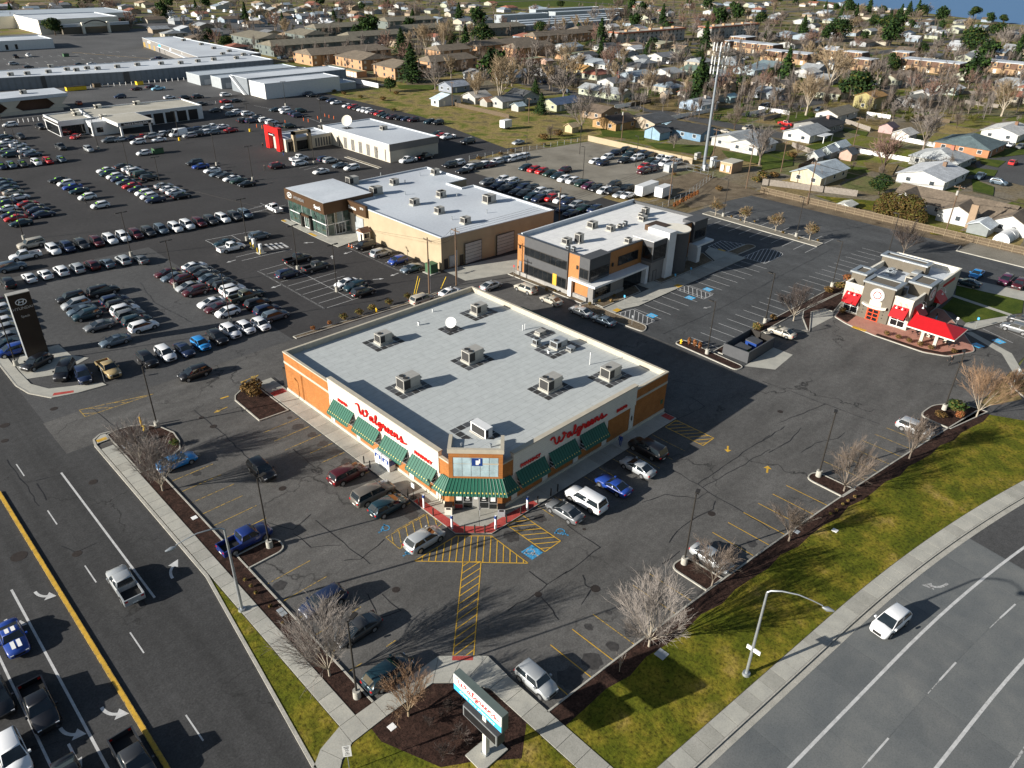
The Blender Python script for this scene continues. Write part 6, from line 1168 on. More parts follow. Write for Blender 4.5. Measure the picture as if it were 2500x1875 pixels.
cars('below the long grey mall wall',[(0,0,1012,812,'W','suv','navy'),(0,0,1150,746,'W','sedan','maroon'),(0,0,1270,729,'W','sedan','maroon'),(0,0,1335,746,'W','pickup','light_blue'),(0,0,1430,818,'E','sedan','white'),(0,0,1565,821,'E','suv','black'),(0,0,1670,811,'E','suv','black'),(0,0,1905,797,'E','suv','white'),(0,0,1700,872,'E','sedan','charcoal'),(0,0,1905,851,'E','sedan','red'),(0,0,1990,845,'E','sedan','charcoal'),(0,0,662,866,'N','boxcar','orange')])
cars('in the mall car park beyond the white roof',[(0,0,240,466,'N','pickup','white'),(0,0,130,476,'N','pickup','black'),(0,0,115,535,'E','suv','silver'),(0,0,240,561,'E','sedan','charcoal'),(0,0,670,540,'E','sedan','teal'),(0,0,775,536,'E','sedan','white'),(0,0,1302,504,'E','suv','silver'),(0,0,1345,488,'E','suv','navy'),(0,0,1400,500,'E','sedan','black')])
# ------------------------------------------------------------------ apartments and large far buildings
OCC=[]             # occupied circles: x, y, r
def occ(x,y,r):OCC.append((x,y,r))
def free(x,y,r):return all((x-a)**2+(y-b)**2>(r+c)**2 for a,b,c in OCC)
_wm={}
def wallm(c):
    if c not in _wm:_wm[c]=mat('house_wall_%d' % len(_wm),[x*(.6+.25*(max(c)-min(c))) for x in c],.85,var=.14,sc=.8)
    return _wm[c]
_rm={}
def roofm(c):
    if c not in _rm:_rm[c]=mat('shingle_%d' % len(_rm),c,.9,var=.25,sc=.5,fine=.25,fsc=2.5)
    return _rm[c]
def block(name,label,x0,x1,y0,y1,h,wall,roof,axis,hip=3.5,rh=2.2,floors=2,group=None,cat='apartment'):
    t=thing(name,label,cat,((x0+x1)/2,(y0+y1)/2,0),0,group);gable(t,x0,x1,y0,y1,h,rh,axis,wall,roof,.7,hip=hip)
    for f in range(floors):
        z=.9+2.75*f;n=int((x1-x0)/5.5)
        for i in range(n):a=x0+2+(x1-x0-3)*i/max(1,n-1)*.97;pane(t,'S',y0,a-.7,a+.7,z,z+1.3,m_glassw if i % 3 else m_offw,'window',.05)
        n=int((y1-y0)/5.5)
        for i in range(n):a=y0+2+(y1-y0-4)*i/max(1,n-1);pane(t,'W',x0,a-.7,a+.7,z,z+1.3,m_glassw,'window',.05)
    n=max(1,int((x1-x0)/16))
    for i in range(n):a=x0+6+(x1-x0-9)*i/max(1,n);wp(MB().box(a,a+1.2,y0-.9,y0,0,h-.4),'stair_fin',wall,t)
    for i in range(0,int((x1-x0)/8)+1,2):occ(x0+4+8*i,(y0+y1)/2,12)
    return t
wg,rg=wallm((.23,.27,.25)),roofm((.2,.18,.135));wt,rt_=wallm((.6,.36,.2)),roofm((.19,.155,.115))
G='grey-green two-storey apartments'
for i,(x0,x1,y0,y1,ax,lb) in enumerate(((233,295,436,453,'X','nearest the mall end, beside the white fence'),(299,345,456,470,'X','with carports in front'),(312,365,518,533,'X','beyond the long storage row'),(244,268,474,510,'Y','beside two round evergreens'),(390,440,540,556,'X','farthest back by the fir'),(280,300,480,505,'Y','turned end-on in the court'),(355,400,480,494,'X','behind the tall bare trees'),(420,460,455,470,'X','beside the big dark pine'))):
    block('apartment_block','grey-green apartment block with hip roof %s' % lb,x0,x1,y0,y1,5.8,wg,rg,ax,group='grey-green apartment blocks')
for x0,x1,y0,y1,ax,lb in ((230,282,389,409,'X','behind the lane of garages'),(240,262,357,382,'Y','above the row of white garage doors'),(236,256,323,341,'Y','beside the tall firs'),(265,297,331,343,'X','behind the tall firs'),(334,388,372,386,'X','in front of the big dark pine'),(408,466,394,406,'X','near the white three-storey block'),(346,380,350,362,'X','in the middle of the tan court'),(300,325,366,380,'X','behind the bare plane trees'),(470,500,408,420,'X','by the storage roofs')):
    block('apartment_block','tan apartment block with brown hip roof %s' % lb,x0,x1,y0,y1,5.4,wt,rt_,ax,group='tan apartment blocks')
def garages(x0,x1,y0,y1,side,lb,n):
    t=thing('garage_row',lb,'garage',((x0+x1)/2,(y0+y1)/2,0));shell(t,[(x0,y0),(x1,y0),(x1,y1),(x0,y1)],2.7,wt,roofm((.24,.26,.17)),.1,.2,wt);occ((x0+x1)/2,(y0+y1)/2,max(x1-x0,y1-y0)/2)
    for i in range(n):
        if side=='W':a=y0+(y1-y0)*(i+.12)/n;pane(t,'W',x0,a,a+(y1-y0)*.76/n,.1,2.2,m_white,'garage_door',.05)
        else:a=x0+(x1-x0)*(i+.12)/n;pane(t,'S',y0,a,a+(x1-x0)*.76/n,.1,2.2,m_white,'garage_door',.05)
garages(225,231,356,371,'W','row of tan garages with white doors on the lane',5);garages(225,231,340,354,'W','second row of tan garages with white doors on the lane',5)
garages(322,347,326,333,'W','tan garages with green-edged roof among the houses',2);garages(364,396,327,335,'S','long tan garages with white doors behind the yellow house',8)
for i,(x0,x1,y0) in enumerate(((470,585,470),(480,600,487),(500,640,504),(560,660,521),(585,690,540),(585,680,566),(500,560,525))):
    t=thing('storage_row','%s long storage row with pale blue-white metal roof, counted from the tan apartments' % ('first','second','third','fourth','fifth','sixth','short')[i],'storage',((x0+x1)/2,y0,0),0,'blue-white storage rows');shell(t,[(x0,y0),(x1,y0),(x1,y0+9),(x0,y0+9)],4.2+(.5*i if i>3 else 0),wallm((.5,.56,.6)),m_lroof,.1,.2,m_lroof)
    for k in range(int((x1-x0)/9)):pane(t,'S',y0,x0+2+9*k,x0+7.5+9*k,.2,3,wallm((.32,.36,.42)),'roller_door',.06)
    for k in range(int((x1-x0)/12)):occ(x0+6+12*k,y0+4,9)
for x0,x1,y0 in ((455,530,356),(552,622,347)):
    t=thing('apartment_block','white three-storey block with red-brown eaves%s' % (' and tan roof by the parking court' if x0<500 else ' behind bare trees'),'apartment',(x0+35,y0+6,0));shell(t,[(x0,y0),(x1,y0),(x1,y0+12),(x0,y0+12)],8.4,wallm((.66,.64,.6)),m_rooftan,.1,.3,roofm((.36,.13,.07)));wp(MB().box(x0-.8,x1+.5,y0-.8,y0+12.5,7.5,8.2),'eaves',roofm((.36,.13,.07)),t)
    for f in range(3):
        for i in range(14):pane(t,'S',y0,x0+2+5.2*i,x0+3.6+5.2*i,.8+2.55*f,2.2+2.55*f,m_glassw,'window',.06)
    for k in range(5):wp(MB().box(x0+8+14*k,x0+9.4+14*k,y0+3,y0+5,8.4,9.6),'chimney',wt,t)
    for k in range(5):occ(x0+7+15*k,y0+6,10)
wb_,br_=wallm((.52,.35,.2)),roofm((.13,.075,.05))
def town(c,r,x,y,lx,ly,lb):
    p=Z(c,r,x,y,5);x0,y0=p.x-lx/2,p.y-ly/2;occ(p.x,p.y,max(lx,ly)*.55)
    t=thing('townhouse',lb,'townhouse',(p.x,p.y,0),0,'brown mansard townhouses');wp(MB().box(x0,x0+lx,y0,y0+ly,0,3),'wall',wb_,t)
    b=MB();o=.9;b.mesh([(x0-.3,y0-.3,3),(x0+lx+.3,y0-.3,3),(x0+lx+.3,y0+ly+.3,3),(x0-.3,y0+ly+.3,3),(x0+o,y0+o,6),(x0+lx-o,y0+o,6),(x0+lx-o,y0+ly-o,6),(x0+o,y0+ly-o,6)],[(0,1,5,4),(1,2,6,5),(2,3,7,6),(3,0,4,7)]);wp(b,'mansard',br_,t);wp(MB().box(x0+o-.1,x0+lx-o+.1,y0+o-.1,y0+ly-o+.1,5.9,6.15),'roof',m_roofwh,t)
    n=max(2,int(ly/6))
    for i in range(n):
        a=y0+ly*(i+.5)/n;wp(MB().box(x0-.1,x0+1.3,a-1.2,a+1.2,3.1,5.9),'dormer',wb_,t);pane(t,'W',x0-.1,a-.6,a+.6,4,5.3,m_glassw,'window',.05);pane(t,'W',x0,a-1.4,a+.3,.1,2.3,br_ if i % 2 else m_offw,'garage_door',.05)
    n=max(1,int(lx/7))
    for i in range(n):a=x0+lx*(i+.5)/n;pane(t,'S',y0,a-.7,a+.7,1,2.3,m_glassw,'window',.05)
town(3,0,1450,525,15,34,'long brown mansard townhouse row with tan dormers beside the white garage')
town(3,0,2060,535,16,26,'brown mansard townhouse under the leaning pine');town(3,0,600,430,14,12,'brown mansard townhouse behind the tall plane tree');town(3,0,330,460,14,16,'brown mansard townhouse with grey roof beside the street');town(3,0,130,440,14,14,'brown mansard townhouse at the bend of the street')
town(3,0,880,510,13,12,'low brown mansard townhouse among evergreens');town(3,0,1200,450,13,12,'small brown mansard townhouse behind the clipped pine');town(2,0,2010,365,16,26,'wide brown mansard townhouse with pale roof before the white block');town(3,0,790,450,12,14,'brown mansard townhouse half hidden by trees');town(3,0,60,385,14,14,'brown mansard townhouse beyond the street trees');town(2,0,1990,320,18,14,'dark mansard townhouse behind the wide one')
# ------------------------------------------------------------------ houses
def house(c,r,x,y,lx,ly,axis,wc,rc,label,h=2.7,rh=1.7,hip=0,chim=None,porch=None,win=True,z=3.4,name='house',cat='house',group=None,pos=None):
    p=pos or Z(c,r,x,y,z);x0,x1,y0,y1=p.x-lx/2,p.x+lx/2,p.y-ly/2,p.y+ly/2;occ(p.x,p.y,max(lx,ly)*.6)
    t=thing(name,label,cat,(p.x,p.y,0),0,group);W_,R_=wallm(wc),roofm(rc);rf=gable(t,x0,x1,y0,y1,h,rh,axis,W_,R_,.5,hip=hip)
    if win:
        n=max(1,int(ly/4.5))
        for i in range(n):
            a=y0+ly*(i+.5)/n;pane(t,'W',x0,a-.65,a+.65,1,2.1,m_glassw,'window',.05,m_signw if c>=0 else None)
        n=max(1,int(lx/5))
        for i in range(n):
            a=x0+lx*(i+.5)/n
            if i==0:pane(t,'S',y0,a-.45,a+.45,.1,2.1,m_offw,'door',.05)
            else:pane(t,'S',y0,a-.65,a+.65,1,2.1,m_glassw,'window',.05,m_signw if c>=0 else None)
    if chim:
        q=(p.x+lx*.2,p.y-ly*.12);wp(MB().box(q[0]-.5,q[0]+.5,q[1]-.5,q[1]+.5,h,h+rh+.9),'chimney',wallm(chim),rf)
    if porch:wp(MB().box(x0+lx*.25,x0+lx*.75,y0-3.5,y0-.52,2.3,2.45),'porch_roof',roofm(porch),t);[wp(MB().box(q-.08,q+.08,y0-3.4,y0-3.2,0,2.3),'porch_post',m_signw,t) for q in (x0+lx*.27,x0+lx*.73)]
    return t
LG,MG,DG,CH_,BR,DB,WH=(.31,.33,.34),(.2,.21,.22),(.09,.095,.1),(.035,.037,.04),(.15,.115,.085),(.085,.065,.055),(.52,.54,.56)
house(2,0,830,745,10,24,'Y',(.62,.66,.5),LG,'long pale green house with grey roof and yellow door',chim=None)
t=house(2,0,890,670,12,10,'X',(.75,.75,.72),MG,'white gabled house with brick chimney behind the yellow-door house',chim=(.45,.2,.14));house(2,0,1250,660,13,12,'X',(.5,.42,.33),DB,'brown-roofed house with a red fence');house(2,0,910,990,13,11,'X',(.5,.31,.14),DB,'tan timber house with dark gable roof by the big bare tree')
house(2,0,1210,985,13,13,'X',(.6,.5,.38),DG,'dark-roofed house with open veranda next to the blue house',porch=(.35,.5,.58));house(2,0,1265,1080,6,6.5,'X',(.33,.5,.64),DG,'small light blue outbuilding with charcoal roof',win=False,cat='shed');house(2,0,1560,1065,12,15,'Y',(.2,.34,.48),CH_,'steel blue house with charcoal roof and white windows')
house(2,0,1615,845,12,11,'X',(.42,.53,.66),LG,'pale blue gabled house with light grey roof',chim=(.5,.45,.4));house(2,0,1600,570,14,12,'Y',(.52,.6,.5),(.14,.2,.17),'pale green house with dark green roof');house(2,0,1345,590,12,13,'X',(.72,.72,.7),LG,'white house with light grey roof beside the camper van');house(2,0,1685,655,6,7,'X',(.78,.78,.76),WH,'small white gabled garage with open doorway',win=False)
house(2,0,2075,560,20,13,'X',(.5,.6,.66),(.26,.33,.37),'large pale blue house with blue-grey roof near the mast');house(2,0,615,560,10,12,'Y',(.55,.45,.24),(.42,.24,.085),'yellow house with orange-tan roof on the bend');house(2,0,800,515,14,15,'Y',(.72,.73,.7),(.28,.32,.35),'white house with slate roof and picket fence');house(2,0,1310,455,17,11,'X',(.74,.72,.66),MG,'cream house with grey roof and deep porch',porch=MG)
house(2,0,985,430,13,12,'Y',(.5,.55,.58),MG,'grey-blue house behind the clipped cypress row');house(2,0,1110,480,9,9,'X',(.7,.7,.68),LG,'small white house with dark red door');house(2,0,1310,350,22,12,'Y',(.5,.42,.3),(.35,.34,.24),'long tan low building with shallow roof',rh=.9);house(2,0,70,605,13,10,'X',(.5,.52,.53),(.22,.25,.28),'slate-roofed house behind the alders');house(2,0,340,575,12,9,'X',(.45,.45,.45),CH_,'dark-roofed house beside the copper shrub')
house(2,0,120,790,11,10,'Y',(.5,.53,.5),DG,'grey house with steep dark roof beside firs',rh=2.4);house(2,0,450,840,15,9,'X',(.55,.57,.4),(.08,.12,.2),'pale green house with blue solar roof');house(2,0,790,910,12,10,'Y',(.42,.3,.2),BR,'brown house behind the big bare tree');house(2,0,1960,1140,14,13,'X',(.68,.67,.62),LG,'off-white house with pale roof and flat porch beside the mast',porch=LG);house(2,0,2080,1180,12,10,'X',(.7,.7,.68),LG,'white house behind the branching tree near the mast')
house(2,0,1925,690,9,8,'X',(.5,.38,.27),BR,'small brown cottage by the side street');house(2,0,660,450,11,10,'X',(.45,.47,.46),DG,'grey cottage with dark red shed roof')
for x,y,lx,ly,wc,rc,lb in ((88,890,4,4,(.6,.6,.55),(.45,.55,.6),'tiny shed with pale blue roof in a fenced yard'),(540,1065,3.6,3.4,(.62,.5,.3),(.5,.4,.25),'small tan gabled shed by the gravel lot fence'),(1335,790,4,3.4,(.5,.4,.3),(.6,.58,.52),'small tan shed on the vacant dry lot'),(1500,775,6.5,4,(.7,.68,.62),(.4,.14,.08),'white shed with rusty red roof'),(330,510,5,4.5,(.62,.4,.3),(.6,.5,.45),'pink-tan tall shed beside the garages'),(1865,815,7,6,(.42,.55,.55),(.35,.55,.58),'teal tarpaulin shelter beside the pale blue house')):
    house(2,0,x,y,lx,ly,'X',wc,rc,lb,2.2,1.0,win=False,name='shed',cat='shed',z=2)
house(3,0,380,1085,14,10,'X',(.78,.77,.74),LG,'white gabled house with a dark solar panel on its grey roof',porch=WH);house(3,0,490,1020,16,12,'X',(.35,.35,.34),CH_,'house with black roof and pink brick chimney',chim=(.55,.33,.28));house(3,0,640,925,18,9,'X',(.75,.74,.7),(.2,.18,.14),'white-gabled house with long brown-grey roof');house(3,0,915,835,13,8.5,'X',(.48,.42,.19),(.42,.24,.09),'olive yellow two-storey house with orange-brown roof',h=5)
house(3,0,500,1410,17,9,'X',(.72,.63,.45),(.42,.48,.52),'cream gabled garage with blue-grey roof by the alley');house(3,0,1525,1295,14,14,'X',(.5,.5,.47),(.42,.44,.44),'grey house with hipped pale roof',hip=5,rh=2.2,chim=(.5,.2,.14));house(3,0,1450,1430,18,13,'X',(.78,.78,.76),WH,'white house with white roof and brown chimney beside the lawn',chim=(.3,.2,.14));house(3,0,1770,1180,17,17,'X',(.52,.24,.12),(.1,.14,.15),'orange brick house with dark teal hipped roof',hip=6,rh=2.4)
house(3,0,2080,1075,18,12,'X',(.78,.78,.76),(.55,.55,.53),'white shuttered house with pale roof and brown chimney',chim=(.28,.16,.1));house(3,0,1290,820,14,11,'X',(.42,.42,.42),(.24,.24,.21),'grey house with weathered roof behind bare trees');house(3,0,1380,770,10,9,'X',(.6,.6,.58),WH,'small house with patched white roof');house(3,0,1590,725,12,10,'X',(.55,.6,.52),(.74,.77,.76),'pale green garage with bright white roof below the townhouses')
house(3,0,90,755,14,11,'Y',(.42,.46,.5),(.26,.3,.33),'slate grey house with boat trailer alongside');house(3,0,390,590,12,10,'X',(.7,.7,.68),(.55,.54,.5),'white cottage below the plane tree');house(3,0,90,530,22,12,'Y',(.55,.6,.64),(.2,.27,.29),'long pale house with green-grey roof on the side street');house(3,0,165,690,9,9,'X',(.5,.42,.3),(.4,.32,.24),'tan cottage beside the big plane tree')
house(3,0,30,670,12,10,'Y',(.5,.42,.36),BR,'brown-roofed bungalow at the street corner')
for x,y,lx,ly,wc,rc,lb in ((735,1290,4.4,4,(.6,.42,.34),(.13,.14,.15),'pink barn-shaped shed with dark roof in the yard'),(655,1230,6.5,4,(.5,.55,.58),(.6,.66,.68),'long shed with pale metal roof along the fence'),(455,1310,4,3.4,(.6,.6,.58),(.55,.58,.6),'small grey shed by the alley fence'),(1070,1070,5,5,(.6,.42,.4),(.1,.08,.1),'pink barn-shaped shed with black roof'),(1205,1125,8,6,(.74,.72,.68),(.6,.58,.54),'white garage covered in bare creeper'),(565,1270,5,4,(.5,.56,.56),(.5,.55,.58),'second pale shed along the fence')):
    house(3,0,x,y,lx,ly,'X',wc,rc,lb,2.3,1.3,win=False,name='shed',cat='shed',z=2)
# brown-roofed white house by the alley: main ridge and two gables
t=house(0,0,0,0,11,27,'Y',(.76,.77,.76),(.17,.135,.1),'large white house with brown shingle roof and stone chimney beside the alley',pos=Vector((214,56,0)),rh=2.3);gable(t,204.5,214,48.5,57,2.7,1.9,'X',wallm((.76,.77,.76)),roofm((.17,.135,.1)),.5,names=('side_wing','side_roof'));gable(t,206,214,37.5,45,2.7,1.9,'X',wallm((.76,.77,.76)),roofm((.17,.135,.1)),.5,names=('side_wing','side_roof'));gable(t,206,213,62.5,70,2.9,2.0,'X',wallm((.76,.77,.76)),roofm((.17,.135,.1)),.5,names=('side_wing','side_roof'));wp(MB().box(203.6,204.5,48.2,49.8,0,5.8),'chimney',wallm((.42,.3,.2)),t)
for y in (39.6,42.4,51.5):pane(t,'W',206 if y<47 else 204.5,y,y+1.1,1,2.1,m_glassw,'window',.05,m_signw)
house(3,1,1860,305,5.5,4.5,'X',(.35,.38,.38),(.6,.65,.68),'grey garden shed with shiny metal roof by the alley fence',2.2,1.0,win=False,name='shed',cat='shed',z=2);house(3,1,720,135,4,3,'X',(.7,.7,.68),(.55,.55,.5),'tiny white hutch behind the alley fence',1.2,.5,win=False,name='shed',cat='shed',z=1)
for i,(x,y) in enumerate(((2050,425),(2100,395))):
    p=Z(3,1,x,y);t=thing('quonset_hut','rounded white metal hut behind the alley fence','shed',(p.x,p.y,0),0,'rounded huts');b=MB();n=12
    for i in range(n):a,c=math.pi*i/n,math.pi*(i+1)/n;b.face([(-3,1.8*math.cos(a),1.9*math.sin(a)),(-3,1.8*math.cos(c),1.9*math.sin(c)),(3,1.8*math.cos(c),1.9*math.sin(c)),(3,1.8*math.cos(a),1.9*math.sin(a))][::-1])
    b.face([(-3,1.8*math.cos(math.pi*i/n),1.9*math.sin(math.pi*i/n)) for i in range(n+1)][::-1]);b.build('shell',m_white,t,smooth=50);MB().box(-3.04,-3,-.5,.5,0,1.3).build('door',m_sheds,t)
# houses by the bank north of the alley
for c,r,x,y,lx,ly,ax,wc,rc,lb in ((1,0,1690,700,11,9,'X',(.36,.4,.47),(.3,.33,.38),'slate blue house with porch above the bank'),(1,0,1620,810,12,5,'Y',(.78,.79,.8),(.55,.66,.74),'long white outbuilding with pale blue roof above the bank'),(1,0,1880,790,9,8,'X',(.68,.66,.6),(.5,.48,.44),'pale house behind the twin bare trees'),(1,0,2160,630,10,9,'X',(.6,.62,.6),(.6,.64,.64),'pale-roofed cottage by the tan garages'),(1,0,2130,820,12,8,'X',(.6,.6,.56),MG,'white cottage behind the board fence')):
    house(c,r,x,y,lx,ly,ax,wc,rc,lb)
house(1,0,1970,850,4.5,4.5,'X',(.5,.5,.46),(.42,.25,.16),'grey barn shed with rusty roof above the bank',2.2,1.3,win=False,name='shed',cat='shed',z=2)
for i,(c,r,m_,P) in enumerate(((2,0,m_lawn,(780,1085,1170,1110,1140,1185,800,1150)),(2,0,m_lawn,(1160,1205,1750,1235,1700,1320,1250,1255)),(2,0,m_lawn,(1800,1270,2210,1330,2210,1405,1850,1330)),(3,0,m_lawn,(100,1000,430,945,440,1010,120,1040)),(3,0,m_lawn,(650,1075,900,1115,880,1150,690,1110)),(3,0,m_lawn,(360,1235,600,1190,640,1220,420,1290)),(3,0,m_lawn,(1850,1290,2200,1240,2260,1300,1950,1335)),(3,0,m_lawn,(1830,1335,2060,1362,1990,1415,1850,1385)),(3,0,m_lawn,(1640,1400,1990,1440,1960,1490,1700,1470)),(3,0,m_lawn,(1770,1510,1960,1580,1950,1659,1780,1620)),(3,0,m_lawn,(0,1270,270,1290,260,1400,0,1440)),(3,1,m_grass,(430,60,950,110,930,190,700,150)),(2,0,m_drygrass,(1000,850,1450,800,1500,940,1200,930)),(2,0,m_drygrass,(1490,950,1800,960,1780,1010,1500,980)),(3,0,m_drygrass,(820,1000,1080,1020,1000,1070,830,1040)),(3,0,m_drygrass,(850,1370,1150,1390,1100,1480,900,1440)),(3,0,m_lawn,(1500,800,1850,810,1800,870,1560,840)),(3,1,m_grass,(1400,330,1900,390,1880,440,1420,390)),(1,0,m_lawn,(1200,720,1540,720,1500,760,1230,750)),(2,0,m_lawn,(1080,740,1300,770,1250,800,1090,790)))):
    sheet('garden_lawn',[Z(c,r,P[k],P[k+1])[:2] for k in range(0,8,2)],.09+.004*i,m_)
# ---- the town beyond, house by house
WALLS=[((.74,.74,.71),'white'),((.62,.56,.45),'cream'),((.5,.52,.53),'grey'),((.45,.36,.26),'tan'),((.4,.48,.55),'blue-grey'),((.55,.57,.45),'pale green')]
ROOFS=[(LG,'light grey'),(MG,'grey'),(DG,'charcoal'),(BR,'brown'),(WH,'white'),((.36,.26,.17),'tan'),((.3,.12,.08),'rust red'),((.26,.32,.37),'slate')]
def river(x,y):
    P=[(930,120),(966,244),(1040,345),(1150,499),(1230,640),(1500,900)]
    if y<120:return x>915
    for (a,b),(c,d) in zip(P,P[1:]):
        if b<=y<=d:return x>a+(c-a)*(y-b)/(d-b)-14
    return x>1490
qr=random.Random(5)
def far_ok(x,y,m=6):
    if river(x,y):return False
    if x<225 and y<690:return False
    if x<200:return y>700 and x>60
    if x<262 and y<340:return False
    for (a,b,c,d) in ((250,1000,57,68),(480,1000,118,130),(480,960,220,232),(495,1000,328,340),(640,1100,468,480),(420,1200,598,611),(220,1200,758,772)):
        if a<x<b and c-m*.5<y<d+m*.5:return False
    if 620<x<1000 and 640<y<870 and abs((y-690)-(x-640)*.1)<120 and x>640 and y<850 and x<960:return qr.random()<.02
    return True
cnt={}
for k in range(1500):
    u,v=qr.uniform(-60,2560),8+230*qr.random()**1.5
    p=W(u,v,2);x,y=p.x,p.y
    d=math.hypot(x,y)
    if d>1300 or not far_ok(x,y,12) or not free(x,y,9.5):continue
    wc,wn=qr.choice(WALLS);rc,rn=qr.choice(ROOFS);ax=qr.choice('XY');lx,ly=qr.uniform(9,16),qr.uniform(8,13)
    zone='near the river' if river(x+170,y) else 'beyond the apartments' if y>430 else 'in the streets behind the townhouses' if x>430 else 'in the streets behind the dealer lots'
    house(-1,0,0,0,lx,ly,ax,wc,rc,'%s house with %s %s roof %s' % (wn,rn,'gable' if k % 3 else 'hip',zone),hip=0 if k % 3 else 3,pos=Vector((x,y,0)),group='houses '+zone,win=d<620)
    cnt[0]=cnt.get(0,0)+1
    if cnt[0]>=250:break
print('far houses',cnt)
# ------------------------------------------------------------------ trees and shrubs
def twigmat(name,c1,c2):
    m,t,b=nodes(name);b.inputs['Roughness'].default_value=.9;b.inputs['Specular IOR Level'].default_value=.1
    t.links.new(ramp(t,noise(t,posn(t,obj=True),1.5,3),[(.3,c1),(.7,c2)]),b.inputs['Base Color']);return m
tw_white=twigmat('twigs_pale',(.19,.168,.15),(.34,.305,.28));tw_brown=twigmat('twigs_brown',(.11,.088,.072),(.21,.17,.14));tw_grey=twigmat('twigs_grey',(.13,.115,.105),(.25,.22,.2));tw_tan=twigmat('twigs_tan',(.19,.145,.095),(.33,.255,.165));tw_red=twigmat('twigs_reddish',(.13,.08,.065),(.25,.165,.13));tw_orange=twigmat('twigs_orange',(.19,.12,.075),(.33,.22,.14));tw_dark=twigmat('twigs_dark',(.05,.04,.038),(.11,.09,.08))
bark_w=twigmat('bark_pale',(.3,.26,.2),(.42,.37,.3));bark_g=twigmat('bark_grey',(.16,.13,.105),(.3,.25,.2));bark_d=twigmat('bark_dark',(.06,.045,.035),(.12,.09,.07))
def leafm(name,a,b_):return blend(name,[(.3,a),(.7,b_)],.6,.3,3,bmp=0)
lf_dark=leafm('needles_dark',(.008,.02,.008),(.022,.045,.014));lf_mid=leafm('needles_mid',(.02,.045,.01),(.05,.085,.02));lf_olive=leafm('leaves_olive',(.05,.055,.012),(.12,.11,.03));lf_brown=leafm('leaves_brown',(.13,.075,.025),(.27,.16,.06));lf_rust=leafm('leaves_rust',(.2,.065,.025),(.36,.13,.05));lf_cy=leafm('cypress_brown',(.055,.035,.012),(.115,.075,.025))
def bare(seed,h,spread,mt,mb,trunk=.18,lim=7,sec=6,ter=5,qua=3,tr=.02,up=.5,base_r=.14,wide=.6,jit=.16,l2=(.32,.55)):
    """leafless tree: tapered trunk and limbs (part trunk) and all finer twigs (part crown); returns two meshes"""
    q=random.Random(seed);T=MB();C=MB();th=h*trunk
    lean=Vector((q.uniform(-.05,.05),q.uniform(-.05,.05),1)).normalized();top=lean*th
    T.tube([(0,0,-.1),top*.5,top],[base_r*1.25,base_r,base_r*.85],7)
    def branch(B,p,d,L,r0,r1,n,k=3):
        P=[p];dd=d.copy()
        for i in range(k):
            dd=(dd+Vector((q.uniform(-jit,jit),q.uniform(-jit,jit),q.uniform(-.06,.16)*up*1.6))).normalized();P.append(P[-1]+dd*(L/k))
        B.tube(P,[r0+(r1-r0)*i/k for i in range(k+1)],n);return P,dd
    def tilt(d,ang,az):
        a=d.cross(Vector((.3,.9,.2))).normalized();b=d.cross(a);return (d*math.cos(ang)+(a*math.cos(az)+b*math.sin(az))*math.sin(ang)).normalized()
    R=h-th
    for i in range(lim):
        az=6.283*(i+q.uniform(-.3,.3))/lim;inc=q.uniform(.15,1)**.8*spread if i else .05;L=R*q.uniform(.62,.8)*(1-.18*inc)
        d=tilt(lean,inc,az);P1,d1=branch(T,top*q.uniform(.75,1),d,L,base_r*.5,base_r*.14,5,4)
        for j in range(sec):
            f=.25+.75*(j+q.random()*.6)/sec;k=min(3,int(f*4));p=P1[k].lerp(P1[k+1],f*4-k);d2=tilt((P1[k+1]-P1[k]).normalized(),q.uniform(.35,.85)*wide*1.3,q.uniform(0,6.283));L2=L*q.uniform(*l2)*(1.15-.5*f)
            P2,_=branch(C,p,d2,L2,base_r*.17,tr*1.1,4,3)
            for a in range(ter):
                f2=.2+.8*(a+q.random()*.6)/ter;k2=min(2,int(f2*3));p2=P2[k2].lerp(P2[k2+1],min(1,f2*3-k2));d3=tilt((P2[k2+1]-P2[k2]).normalized(),q.uniform(.3,.8)*wide*1.2,q.uniform(0,6.283));L3=L2*q.uniform(.4,.7)
                P3,_=branch(C,p2,d3,L3,tr*1.1,tr*.75,3,2)
                for c in range(qua):
                    p3=P3[1].lerp(P3[2],q.random());branch(C,p3,tilt(d3,q.uniform(.25,.7),q.uniform(0,6.283)),L3*q.uniform(.4,.75),tr*.8,tr*.5,3,1)
    def me(B,nm,m):o=B.build(nm,m,None,smooth=None);d=o.data;bpy.data.objects.remove(o);return d
    return me(T,'trunk',mb),me(C,'crown',mt)
